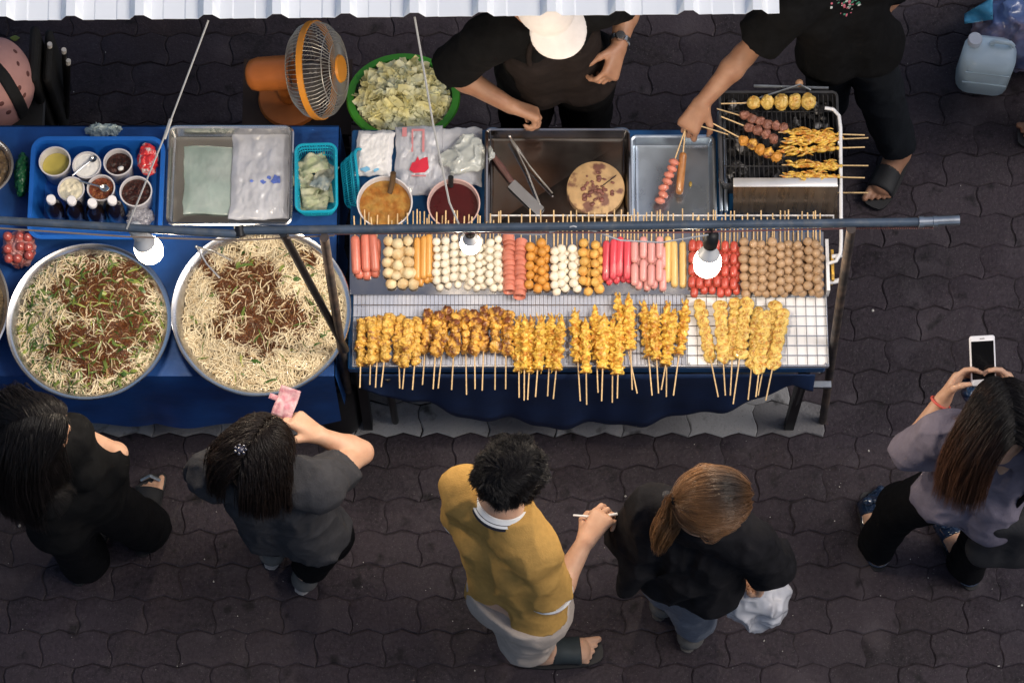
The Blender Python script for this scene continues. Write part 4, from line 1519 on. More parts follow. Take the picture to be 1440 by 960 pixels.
def tentacle_mesh(m, n, L0, L1, seed, spread=.02, r=.0028, y0=0.0, y1=.10, back=False):
    def fn():
        q = np.random.default_rng(seed)
        k = 8
        P0 = np.zeros((n, k, 3))
        for i in range(n):
            y = q.uniform(y0, y1)
            a = q.uniform(0, 2 * np.pi)
            dr = np.array([np.cos(a), 0, np.sin(a) * .55])
            L_ = q.uniform(L0, L1)
            sgn = 1 if (back or q.random() < .25) else -1
            p = dr * .005 + np.array([0, y, 0])
            di = dr * q.uniform(.4, 1.0) + np.array([0, sgn * q.uniform(.4, 1.2), 0])
            for j in range(k):
                P0[i, j] = p
                di = di / np.linalg.norm(di)
                p = p + di * L_ / k
                di = di + np.array([0, sgn * .32, 0]) + q.normal(0, .22, 3) - dr * .12
        V, Q, al = strand_mesh(P0, q.uniform(r * .7, r * 1.2, n), 6)
        return steal(np_mesh('tentacles', V, Q, m))
    return fn


# food colours (real base colours of the foods)
F = {
    'salmon': mat('salmon_sausage', (.55, .16, .11), .35, ns=30, na=.12, rand=.08, coat=.2),
    'cream': mat('cream_ball', (.66, .54, .34), .5, ns=35, na=.12, rand=.08, col2=(.58, .40, .20), c2s=30, c2t=.6, bs=80, bstr=.25),
    'orange': mat('orange_sausage', (.62, .30, .065), .38, ns=30, na=.1, rand=.08, coat=.3),
    'white': mat('white_ball', (.76, .69, .57), .45, ns=35, na=.08, rand=.06, bs=70, bstr=.2),
    'disc': mat('pink_disc', (.58, .20, .14), .4, ns=30, na=.12, rand=.06, coat=.3),
    'oball': mat('orange_ball', (.56, .25, .045), .45, ns=40, na=.18, rand=.08, bs=70, bstr=.3),
    'yball': mat('yellow_ball', (.64, .40, .10), .5, ns=35, na=.2, rand=.1, col2=(.58, .27, .06), c2s=28, c2t=.58, bs=80, bstr=.4),
    'hot': mat('crab_stick', (.60, .060, .085), .4, ns=12, na=.15, rand=.15, coat=.3, col2=(.66, .30, .30), c2s=9, c2t=.62),
    'pale': mat('pale_pink_sausage', (.66, .30, .28), .35, ns=30, na=.1, rand=.1, coat=.2),
    'cheese': mat('cheese_sausage', (.68, .46, .16), .38, ns=30, na=.06, rand=.06, coat=.3),
    'red': mat('red_sausage', (.50, .075, .05), .3, ns=35, na=.15, rand=.1, coat=.25),
    'tan': mat('tan_meatball', (.42, .27, .155), .45, ns=45, na=.15, rand=.1, bs=90, bstr=.35, coat=.15),
    'chick': mat('grilled_chicken', (.67, .40, .080), .42, ns=70, na=.3, col2=(.24, .085, .018), c2s=55, c2t=.56, c2w=.08, bs=120, bstr=.7, rand=.1, coat=.25),
    'char': mat('charred_skewer', (.66, .35, .06), .42, ns=60, na=.35, col2=(.16, .045, .012), c2s=44, c2t=.54, c2w=.10, bs=120, bstr=.8, rand=.12, coat=.25),
    'squid': mat('yellow_squid', (.70, .45, .075), .4, ns=80, na=.28, col2=(.46, .17, .02), c2s=60, c2t=.54, c2w=.1, bs=130, bstr=.6, rand=.1, coat=.3),
    'cake': mat('fish_cake', (.70, .49, .13), .45, ns=60, na=.18, col2=(.46, .20, .03), c2s=60, c2t=.57, c2w=.08, bs=110, bstr=.5, rand=.08, coat=.2),
    'meat': mat('grilled_meat', (.20, .075, .05), .45, ns=60, na=.4, col2=(.30, .14, .10), c2s=50, bs=110, bstr=.7, rand=.1),
    'gball': mat('golden_ball', (.60, .40, .10), .45, ns=40, na=.25, col2=(.40, .19, .03), c2s=38, c2t=.57, c2w=.07, bs=90, bstr=.5, coat=.25),
}
ST = part_mesh('stick', stick_mesh)
SR = random.Random(77)


def skewer(name, label, cat, tip, end, group, stick_from=.004):
    """Empty at the food tip, +y along the stick; returns (thing, length)"""
    t = thing(name, label, cat, tip, 0, group)
    t.rotation_euler = along(tip, end).to_euler()
    L_ = (Vector(end) - Vector(tip)).length
    add_part('stick', ST, t, (0, stick_from, 0), (0, 0, 0), (1, L_ - stick_from, 1))
    return t, L_


def rrot(q=SR):
    return (q.uniform(0, 6.28), q.uniform(0, 6.28), q.uniform(0, 6.28))


def fill_balls(t, kind, r, n, y0=0.0, pitch=None, part='ball', sq=1.0):
    pitch = pitch or r * 1.92
    for i in range(n):
        v = SR.randrange(3)
        me = part_mesh((kind, round(r, 4), v), ball_mesh(F[kind], r, .07 + .03 * v))
        s_ = SR.uniform(.90, 1.08)
        add_part(part, me, t, (SR.gauss(0, r * .10), y0 + r + i * pitch, SR.gauss(0, r * .10)), rrot(), (s_, s_, s_))


def fill_rods(t, kind, r, L_, n=1, y0=0.0, part='sausage', square=False):
    seg = L_ / n
    me = part_mesh((kind, 'rod', round(r, 4), round(seg, 3), square), rod_mesh(F[kind], r, seg * .985, square=square))
    for i in range(n):
        add_part(part, me, t, (0, y0 + i * seg, 0), (0, SR.uniform(0, 6.28) if not square else SR.uniform(-.1, .1), 0))


# display rack under the front row: sloped metal tray with a wire back rail
ZR0, ZR1 = .800, .838
rk = thing('display_rack', 'sloped metal display rack holding the long row of raw skewers', 'rack', P(825, 410, ZC))
q0, q1, q2, q3 = P(492, 414, ZR0), P(1158, 414, ZR0), P(1158, 326, ZR1), P(492, 326, ZR1)
MB().add([v + Vector((0, 0, d)) for d in (-.003, 0) for v in (q0, q1, q2, q3)], [(3, 2, 1, 0), (4, 5, 6, 7), (0, 1, 5, 4), (1, 2, 6, 5), (2, 3, 7, 6), (3, 0, 4, 7)]).build('sheet', m_steel_dark, rk)
for x in (500, 825, 1150):
    a = P(x, 330, ZR1 - .004)
    MB().box((a.x, a.y, (ZC + ZR1 - .004) / 2), (.012, .012, ZR1 - .004 - ZC - .001)).build('support', m_gal, rk)
m_wwire = mat('white_wire_rack', (.70, .70, .72), .35, ns=20, na=.05)
MB().tube([P(690, 303, ZR1 + .004), P(1172, 303, ZR1 + .004)], .0026, 6).tube([P(690, 303, ZR1 + .004), P(690, 322, ZC + .002)], .0026, 6).tube([P(1172, 303, ZR1 + .004), P(1172, 322, ZC + .002)], .0026, 6).build('wire_rail', m_wwire, rk)

LM = 'noodle bowl end of its batch'


def batch(kind, desc, cat, part, xs, tip_y, r, how, n, low=True, endy=(293, 306), pl=None, lean=0.0, group=None):
    """one batch of like skewers in the front row; a second layer lies under and half a step along"""
    k = 0
    lab_n = len(xs)
    for i, x in enumerate(xs):
        zt = ZR0 + .004 + r + (.018 if low else 0)
        ty = tip_y + SR.uniform(-5, 5)
        tip = P(x + lean + SR.uniform(-1.6, 1.6), ty, zt)
        end = P(x + SR.uniform(-2.5, 2.5), SR.uniform(*endy), ZR1 + .004 + r + (.018 if low else .004))
        lab = f'{desc} skewer, {ORD[i]} on top from the bowl end of its batch'
        t, L_ = skewer(cat.replace(' ', '_'), lab, cat, tip, end, group or f'{desc} skewers in the front row')
        how(t, r, n)
    if low:
        st = (xs[1] - xs[0]) / 2 if len(xs) > 1 else 5
        for i, x in enumerate(xs):
            tip = P(x + st * SR.uniform(.5, 1.1), tip_y + 9 + SR.uniform(-3, 3), ZR0 + .003 + r)
            end = P(x + st + SR.uniform(-3, 3), SR.uniform(endy[0] + 2, endy[1] + 6), ZR1 + .003 + r)
            t, L_ = skewer(cat.replace(' ', '_'), f'{desc} skewer, {ORD[i]} underneath from the bowl end of its batch', cat, tip, end, group or f'{desc} skewers in the front row')
            how(t, r, n)


def lin(a, b, n):
    return [a + (b - a) * i / (n - 1) for i in range(n)]


KB = lambda kind, part='ball', pitch=None: (lambda t, r, n: fill_balls(t, kind, r, n, part=part, pitch=pitch))
KR = lambda kind, L_, part='sausage', sq=False: (lambda t, r, n: fill_rods(t, kind, r, L_, n, part=part, square=sq))
batch('salmon', 'long salmon pink sausage', 'sausage skewer', 'sausage', [499, 512, 524], 383, .0145, KR('salmon', .125), 1, lean=3)
batch('cream', 'big cream fish ball', 'fish ball skewer', 'fish_ball', [544, 559, 574], 396, .0175, KB('cream', 'fish_ball'), 4)
batch('orange', 'plain orange sausage', 'sausage skewer', 'sausage', [587, 596, 604], 391, .0110, KR('orange', .14), 1, lean=-1)
batch('white', 'small white fish ball', 'fish ball skewer', 'fish_ball', lin(614, 700, 8), 399, .0128, KB('white', 'fish_ball'), 6)
batch('disc', 'pink sliced sausage', 'sausage skewer', 'sausage_slice', [716, 732], 412, .0195,
      lambda t, r, n: [add_part('sausage_slice', part_mesh(('disc', r), rod_mesh(F['disc'], r, .0125, 18)), t, (SR.gauss(0, .0015), .0155 * i, SR.gauss(0, .0015)), (SR.gauss(-.42, .08), SR.uniform(-.1, .1), SR.gauss(0, .08))) for i in range(n)], 11, low=False)
batch('oball', 'deep orange fish ball', 'fish ball skewer', 'fish_ball', [747, 762], 403, .0155, KB('oball', 'fish_ball'), 5)
batch('white', 'plump white squid ball', 'squid ball skewer', 'squid_ball', [778, 791, 805], 405, .0142, KB('white', 'squid_ball'), 5)
batch('yball', 'lumpy yellow fish ball', 'fish ball skewer', 'fish_ball', [820, 836], 405, .0155, KB('yball', 'fish_ball'), 5)
batch('hot', 'hot pink crab stick', 'crab stick skewer', 'crab_stick', [852, 862, 872, 882], 391, .0108, KR('hot', .13, 'crab_stick', True), 1)
batch('pale', 'pale pink sausage', 'sausage skewer', 'sausage', [893, 905, 916, 927], 399, .0118, KR('pale', .145), 2)
batch('cheese', 'pale yellow cheese sausage', 'sausage skewer', 'sausage', [938, 949, 960], 402, .0115, KR('cheese', .15), 1, low=False)
batch('red', 'shiny red cocktail sausage', 'sausage skewer', 'cocktail_sausage', lin(973, 1031, 6), 408, .0118, KR('red', .155, 'cocktail_sausage'), 4)
batch('tan', 'brown meatball', 'meatball skewer', 'meatball', lin(1046, 1149, 9), 410, .0145, KB('tan', 'meatball'), 6)

# lower grid tray with the grilled skewers
m_sheetb = mat('blue_white_sheet', (.40, .44, .56), .4, ns=6, na=.1, col2=(.52, .54, .62), c2s=7, coat=.2)
m_sheetw = mat('white_foam', (.80, .80, .82), .5, ns=8, na=.04)
ga, gb2 = P(496, 517, ZC + .002), P(962, 396, ZC + .002)
gm = thing('grill_tray', 'bluish tray with fine wire rack under the grilled skewers near the noodle bowls', 'tray', ((ga.x + gb2.x) / 2, (ga.y + gb2.y) / 2, ZC))
MB().box(((ga.x + gb2.x) / 2, (ga.y + gb2.y) / 2, ZC + .004), (gb2.x - ga.x, gb2.y - ga.y, .004)).build('sheet', m_sheetb, gm)
w = MB()
nx_ = int((gb2.x - ga.x) / .0125)
for i in range(nx_ + 1):
    x = ga.x + (gb2.x - ga.x) * i / nx_
    w.tube([(x, ga.y + .002, ZC + .016), (x, gb2.y - .002, ZC + .016)], .0009, 4)
for y in lin(ga.y + .003, gb2.y - .003, 8):
    w.tube([(ga.x, y, ZC + .018), (gb2.x, y, ZC + .018)], .0012, 4)
w.tube([(ga.x, ga.y, ZC + .017), (gb2.x, ga.y, ZC + .017), (gb2.x, gb2.y, ZC + .017), (ga.x, gb2.y, ZC + .017)], .003, 6, closed=True)
m_chrome = mat('chrome_wire', (.62, .62, .64), .25, 1.0)
w.build('wire_grid', m_chrome, gm, smooth=1.0)
for x in (ga.x + .01, gb2.x - .01):
    for y in (ga.y + .01, gb2.y - .01):
        MB().tube([(x, y, ZC + .0062), (x, y, ZC + .015)], .003, 6).build('foot', m_chrome, gm)
ga, gb2 = P(965, 517, ZC + .002), P(1161, 404, ZC + .002)
gm = thing('grill_tray', 'white board with square wire grid under the fish cakes by the cart end', 'tray', ((ga.x + gb2.x) / 2, (ga.y + gb2.y) / 2, ZC))
MB().box(((ga.x + gb2.x) / 2, (ga.y + gb2.y) / 2, ZC + .005), (gb2.x - ga.x, gb2.y - ga.y, .007)).build('board', m_sheetw, gm)
w = MB()
for x in lin(ga.x + .004, gb2.x - .004, 15):
    w.tube([(x, ga.y + .002, ZC + .016), (x, gb2.y - .002, ZC + .016)], .0012, 4)
for y in lin(ga.y + .004, gb2.y - .004, 9):
    w.tube([(ga.x, y, ZC + .018), (gb2.x, y, ZC + .018)], .0012, 4)
w.tube([(ga.x, ga.y, ZC + .017), (gb2.x, ga.y, ZC + .017), (gb2.x, gb2.y, ZC + .017), (ga.x, gb2.y, ZC + .017)], .003, 6, closed=True)
w.build('wire_grid', m_chrome, gm, smooth=1.0)
for x in (ga.x + .01, gb2.x - .01):
    for y in (ga.y + .01, gb2.y - .01):
        MB().tube([(x, y, ZC + .0085), (x, y, ZC + .015)], .003, 6).build('foot', m_chrome, gm)

ZG = ZC + .034


def row2(kind, desc, cat, items, fill, group, dz=.0):
    for i, (x0, y0, x1, y1) in enumerate(items):
        z = ZG + (.016 if i % 2 else 0) + dz
        tip, end = P(x0, y0, z), P(x1, y1, z - .012)
        t, L_ = skewer(cat.replace(' ', '_'), f'{desc}, {ORD[i]} from the bowl end of its batch', cat, tip, end, group)
        fill(t, i)


def chick_fill(kind, n, pitch, size):
    def fn(t, i):
        for k in range(n):
            me = part_mesh((kind, 'chunk', SR.randrange(5)), None) if False else part_mesh((kind, 'c', size, k % 5), blobs(F[kind], size, k % 5 + (3 if kind == 'char' else 0), .62))
            add_part('meat_piece', me, t, (SR.gauss(0, .0022), .014 + pitch * k, SR.gauss(0, .001)), (SR.gauss(0, .25), SR.uniform(0, 6.28), SR.gauss(0, .3)), (SR.uniform(.85, 1.15),) * 3)
    return fn


row2('chick', 'golden chunky chicken skewer', 'chicken skewer',
     [(509, 448, 506, 545), (523, 445, 520, 541), (534, 443, 528, 545), (548, 442, 536, 544), (560, 444, 562, 546), (575, 450, 566, 547), (588, 448, 580, 548)],
     chick_fill('chick', 7, .0205, (.0158, .0140, .0135)), 'golden chicken skewers on the wire rack')


def char_fill(t, i):
    chick_fill('char', 6, .022, (.0178, .0155, .0140))(t, i)
    me = part_mesh(('char', 'tent', i % 4), tentacle_mesh(F['char'], 14, .015, .032, 50 + i % 4, r=.0024, y0=.0, y1=.12))
    add_part('curled_edges', me, t, (0, .004, 0), (0, SR.uniform(0, 6.28), 0))


row2('char', 'dark charred curly skewer', 'grilled skewer',
     [(602, 437, 594, 541), (616, 440, 609, 547), (628, 434, 616, 546), (641, 440, 635, 548), (654, 436, 656, 555), (667, 438, 668, 547), (682, 432, 678, 549), (697, 434, 696, 548), (712, 438, 711, 547)],
     char_fill, 'charred skewers on the wire rack')


def squid_fill(L_, nt, tl, kind='squid', r=.0155, y1=.05):
    def fn(t, i):
        me = part_mesh((kind, 'sq', L_, i % 4), squid_body(F[kind], L_, r, 10 + i % 4))
        add_part('squid_body', me, t, (0, .0, 0), (0, SR.uniform(0, 6.28), 0), (SR.uniform(.85, 1.12), 1, SR.uniform(.85, 1.05)))
        if nt:
            me = part_mesh((kind, 'tn', nt, i % 4), tentacle_mesh(F[kind], nt, tl * .5, tl, 90 + i % 4, r=.0027, y0=.02, y1=y1))
            add_part('tentacles', me, t, (0, 0, 0), (0, SR.uniform(0, 6.28), 0))
    return fn


row2('squid', 'short spiky yellow squid skewer', 'squid skewer',
     [(729, 442, 730, 559), (738, 440, 737, 563), (748, 444, 742, 562), (762, 440, 753, 558), (776, 438, 770, 557), (790, 441, 778, 561)],
     squid_fill(.185, 60, .040, r=.0200, y1=.17), 'spiky squid skewers on the wire rack')
row2('squid', 'pointed pale yellow squid skewer', 'squid skewer',
     [(808, 430, 816, 564), (823, 444, 825, 569), (836, 426, 841, 552), (850, 438, 846, 564), (862, 440, 861, 566), (871, 446, 868, 560)],
     squid_fill(.185, 34, .024, r=.0205, y1=.17), 'smooth squid skewers on the wire rack', dz=.004)
row2('squid', 'long fanned out yellow squid skewer', 'squid skewer',
     [(866, 409, 896, 553), (884, 410, 889, 548), (905, 420, 917, 556), (919, 424, 926, 553), (938, 420, 937, 558), (950, 432, 930, 548), (966, 418, 947, 556)],
     squid_fill(.19, 40, .036, r=.0195, y1=.16), 'fanned squid skewers on the wire rack', dz=.006)


def cake_fill(t, i):
    for k in range(7):
        me = part_mesh(('cake', k % 4), blobs(F['cake'], (.0235, .0185, .0090), 30 + k % 4, .42))
        add_part('fish_cake', me, t, (SR.gauss(0, .001), .014 + .0275 * k, SR.gauss(0, .001)), (SR.gauss(.12, .16), SR.gauss(0, .28), SR.uniform(0, 6.28)), (1, 1, SR.uniform(.85, 1.15)))
        me = part_mesh(('cakering', k % 2), lambda: steal(MB().tube([(.0075 * math.cos(a), .0066 * math.sin(a), 0) for a in lin(0, 5.6, 12)], .0020, 6).build('ring', F['cake'], smooth=3.2)))
        add_part('fried_ring', me, t, (0, .014 + .0275 * k, .0105), (0, 0, SR.uniform(0, 6.28)))


row2('cake', 'yellow fish cake skewer on white board', 'fish cake skewer',
     [(983, 424, 1010, 558), (1012, 424, 1020, 556), (1034, 420, 1027, 556), (1052, 420, 1031, 568), (1066, 434, 1052, 562), (1077, 440, 1063, 558), (1091, 424, 1066, 556), (1103, 436, 1077, 563)],
     cake_fill, 'fish cake skewers on the white board')

# ================================================================== charcoal grill
ZL = .90
gr = thing('charcoal_grill', 'black charcoal grill with bright heat shield at the cart end', 'grill', P(1098, 215, ZC))
ga, gb2 = P(1016, 258, ZL), P(1176, 130, ZL)
gcx, gcy, gw, gd = (ga.x + gb2.x) / 2, (ga.y + gb2.y) / 2, gb2.x - ga.x, gb2.y - ga.y
bx = boxbin(gw, gd, ZL - ZC - .002, .004, .012, .014, lip=.006)
bx.v = [(x + gcx, y + gcy, z + ZC + .001) for x, y, z in bx.v]
m_grillm = mat('sooty_steel', (.055, .055, .06), .5, .5, ns=16, na=.4)
bx.build('trough', m_grillm, gr, smooth=.6)
g = MB()
for i in range(22):
    y = gcy - gd / 2 + .012 + (gd - .024) * i / 21
for i in range(24):
    x = gcx - gw / 2 + .012 + (gw - .024) * i / 23
    g.tube([(x, gcy - gd / 2 + .006, ZL - .006), (x, gcy + gd / 2 - .006, ZL - .006)], .0016, 4)
for y in (gcy - gd * .3, gcy, gcy + gd * .3):
    g.tube([(gcx - gw / 2 + .006, y, ZL - .009), (gcx + gw / 2 - .006, y, ZL - .009)], .002, 4)
g.build('grate', m_grillm, gr, smooth=1.0)
m_coal = mat('charcoal', (.018, .017, .018), .8, ns=30, na=.6, col2=(.32, .31, .31), c2s=26, c2t=.60, c2w=.07, bs=60, bstr=.8)
cb = MB()
q = random.Random(4)
for i in range(130):
    cb.ball((gcx + q.uniform(-.46, .46) * gw, gcy + q.uniform(-.46, .46) * gd, ZC + .055 + q.uniform(-.01, .028)), q.uniform(.010, .019), 8, jit=.4, sc=(1, q.uniform(.7, 1.4), .7), M=Matrix.Rotation(q.uniform(0, 3), 3, 'Z'))
cb.build('charcoal', m_coal, gr, smooth=.8)['kind'] = 'stuff'
MB().tube([P(1040, 147, ZL + .01), P(1062, 140, ZL + .02), P(1125, 119, ZL + .02), P(1140, 127, ZL + .01)], .0035, 6).build('rail', m_gal, gr)
MB().tube([P(1060, 121, ZL + .004), P(1165, 124, ZL + .004)], .005, 6).build('rim_bar', m_gal, gr)
m_knob = mat('wood_knob', (.40, .22, .12), .5)
MB().ball(P(1124, 117, ZL + .012), .013, 12).build('knob', m_knob, gr, smooth=3.2)
m_shield = mat('heat_shield', (.34, .27, .21), .30, .9, ns=5, na=.12, stretch=(12, 1.5, 1.5), rvar=.1)
s0, s1, s2, s3 = P(1031, 308, ZC + .004), P(1178, 308, ZC + .004), P(1178, 262, ZL + .02), P(1031, 262, ZL + .02)
MB().add([v + Vector((0, d, 0)) for d in (0, .003) for v in (s0, s1, s2, s3)], [(0, 1, 2, 3), (7, 6, 5, 4), (0, 4, 5, 1), (1, 5, 6, 2), (2, 6, 7, 3), (3, 7, 4, 0)]).build('heat_shield', m_shield, gr, smooth=None)
m_brt = mat('bright_edge', (.72, .70, .68), .32, .6, ns=14, na=.1)
MB().box(((s2.x + s3.x) / 2, (s2.y) + .012, ZL + .0225), (s2.x - s3.x, .030, .004), bev=.0015).build('shield_lip', m_brt, gr)
sm = thing('side_rail', 'grey metal side channel between the small tray and the grill', 'metal rail', P(1022, 230, ZC))
for x in (1014, 1021):
    MB().box(((P(x, 300, ZC + .03).x), (P(x, 300, ZC + .03).y + P(x, 160, ZC + .03).y) / 2, ZC + .026), (.011, P(x, 160, ZC + .03).y - P(x, 300, ZC + .03).y, .05), bev=.002).build('channel', m_steel_dull, sm)
wr = thing('wire_side_guard', 'white bent wire guard along the street end of the grill', 'wire guard', P(1182, 300, ZC))
MB().tube([P(1160, 152, ZL + .02), P(1172, 154, ZL + .02), P(1180, 163, ZL + .02), P(1182, 180, ZL + .02), P(1183, 338, ZL - .01), P(1182, 356, ZL - .01), P(1176, 367, ZL - .01), P(1166, 370, ZL - .02)], .0058, 10).build('rail', m_wwire, wr)
MB().tube([P(1183, 345, ZL - .01), P(1183, 352, ZC)], .0055, 8).build('foot', m_wwire, wr)
MB().tube([P(1180, 200, ZL + .02), P(1179, 225, ZC)], .0045, 8).build('foot', m_wwire, wr)
MB().tube([P(1184, 359, ZL - .02), P(1170, 361, ZL - .02)], .007, 8).tube([P(1166, 397, ZC + .03), P(1187, 393, ZC + .03)], .008, 8).build('bracket', m_wwire, wr)
ep = thing('end_strip', 'white upright strip with yellow label by the brown meatballs', 'strip', P(1164, 370, ZC))
MB().box((P(1164, 372, ZC + .06).x, P(1164, 372, ZC + .06).y, ZC + .03), (.010, .17, .06)).build('panel', m_sheetw, ep)
MB().box((P(1171, 372, ZC + .055).x, P(1171, 372, ZC + .055).y, ZC + .028), (.008, .10, .055)).build('label', mat('yellow_label', (.62, .36, .05), .5, ns=60, na=.4, col2=(.10, .06, .03), c2s=70, c2t=.6), ep)

# food on the grill
ZF = ZL + .012
t, _ = skewer('fish_ball_skewer', 'golden fish ball skewer at the back edge of the grill', 'fish ball skewer', P(1147, 142, ZF + .012), P(1014, 146, ZF + .012), 'skewers on the grill')
for k in range(5):
    me = part_mesh(('gball', k), blobs(F['gball'], (.0235, .0215, .0215), 41 + k, .28))
    add_part('fish_ball', me, t, (0, .0225 + .0435 * k, 0), (0, SR.uniform(0, 6.28), 0), (SR.uniform(.85, 1.15),) * 3)
for lab, a, b, kind, n, pitch, size in (
        ('dark meat chunk skewer behind the other one on the grill', (1108, 182), (1008, 153), 'meat', 6, .026, (.018, .0150, .0125)),
        ('dark meat chunk skewer in front of the other one on the grill', (1094, 196), (1014, 164), 'meat', 4, .028, (.0165, .0150, .0125)),
        ('orange chunk skewer pointing at the small tray from the grill', (1098, 224), (1003, 174), 'orange', 5, .029, (.0175, .0155, .014))):
    t, _ = skewer('grilled_skewer', lab, 'grilled skewer', P(*a, ZF), P(*b, ZF + .006), 'skewers on the grill')
    for k in range(n):
        kk = kind if kind == 'meat' else ('char' if k % 2 else 'oball')
        me = part_mesh((kk, 'g', size, k % 5), blobs(F[kk], size, k % 5 + 7, .45))
        add_part('meat_piece', me, t, (SR.gauss(0, .002), .014 + pitch * k, 0), (SR.gauss(0, .3), SR.uniform(0, 6.28), SR.gauss(0, .4)))
t, _ = skewer('bamboo_skewer', 'bare bamboo skewer beside the hand above the small tray', 'skewer', P(1026, 190, ZF), P(984, 177, ZF + .01), None)
for i, (y0, y1, lab) in enumerate(((186, 190, 'nearest the dark meat'), (199, 194, 'second from the dark meat'), (211, 207, 'in the middle of the five'), (232, 233, 'second from the heat shield'), (247, 250, 'lying against the heat shield'))):
    t, _ = skewer('squid_skewer', 'curly squid leg skewer on the grill, ' + lab, 'squid skewer', P(1092 + 4 * i % 7, y0, ZF + .004 * (i % 2)), P(1218 + (3 if i % 2 else -2), y1, ZF + .004), 'squid leg skewers on the grill')
    me = part_mesh(('gsq', i % 3), tentacle_mesh(F['squid'], 36, .02, .058, 140 + i % 3, r=.0042, y0=.03, y1=.185))
    add_part('tentacles', me, t, (0, 0, 0), (0, SR.uniform(-.3, .3), 0))
    me = part_mesh(('gsqb', i % 3), squid_body(F['squid'], .17, .0085, 60 + i % 3))
    add_part('squid_body', me, t, (0, .025, 0), (0, SR.uniform(0, 6.28), 0))
skewer('bamboo_skewer', 'bare bamboo skewer end poking out under the heat shield towards the street', 'skewer', P(1174, 271, ZC + .06), P(1221, 271, ZC + .062), None)

# two skewers in the hand over the small tray
t, _ = skewer('sausage_skewer', 'sliced red sausage skewer held over the small steel tray', 'sausage skewer', P(927, 287, ZC + .03), P(964, 181, ZC + .115), None)
for k in range(7):
    me = part_mesh(('rslice',), rod_mesh(F['disc'], .0165, .0225, 18))
    add_part('sausage_slice', me, t, (0, .0215 * k, 0), (SR.gauss(0, .10), SR.uniform(0, 6.28), SR.gauss(0, .1)))
t, _ = skewer('sausage_skewer', 'browned whole sausage skewer held beside the sliced red one', 'sausage skewer', P(955, 274, ZC + .03), P(964, 180, ZC + .115), None)
m_hot = mat('hotdog', (.40, .17, .05), .35, ns=30, na=.25, col2=(.20, .07, .02), c2s=22, c2t=.6, coat=.4)
add_part('sausage', part_mesh(('hotdog',), rod_mesh(m_hot, .0125, .135, 18)), t, (0, 0, 0), (0, .4, 0))
m_oil = mat('oil_crumb', (.36, .24, .05), .4)
tag(MB().ball(P(971, 259, ZC + .009), .008, 10, sc=(.7, 1.2, .25), jit=.2).build('crumb', m_oil, loc=P(971, 259, ZC + .007), smooth=3.2), 'yellowish crumb on the small steel tray beside the sausages', 'crumb')
# ================================================================== people
def nrm(v):
    v = Vector(v)
    return v.normalized()


m_skin = mat('skin_light', (.56, .335, .225), .5, col2=(.50, .27, .17), c2s=18, c2t=.55, c2w=.15, ns=26, na=.07, sss=.08, bs=140, bstr=.12)
m_skin_tan = mat('skin_tan', (.36, .19, .115), .48, col2=(.30, .145, .085), c2s=18, c2t=.55, c2w=.15, ns=26, na=.09, sss=.06, bs=140, bstr=.12)
m_skin_dark = mat('skin_brown', (.27, .135, .080), .45, col2=(.2, .1, .06), c2s=18, c2t=.55, c2w=.15, ns=26, na=.1, sss=.05, bs=140, bstr=.12)
m_eye = mat('eye_white', (.75, .73, .70), .2)
m_iris = mat('iris_dark', (.02, .012, .008), .1)


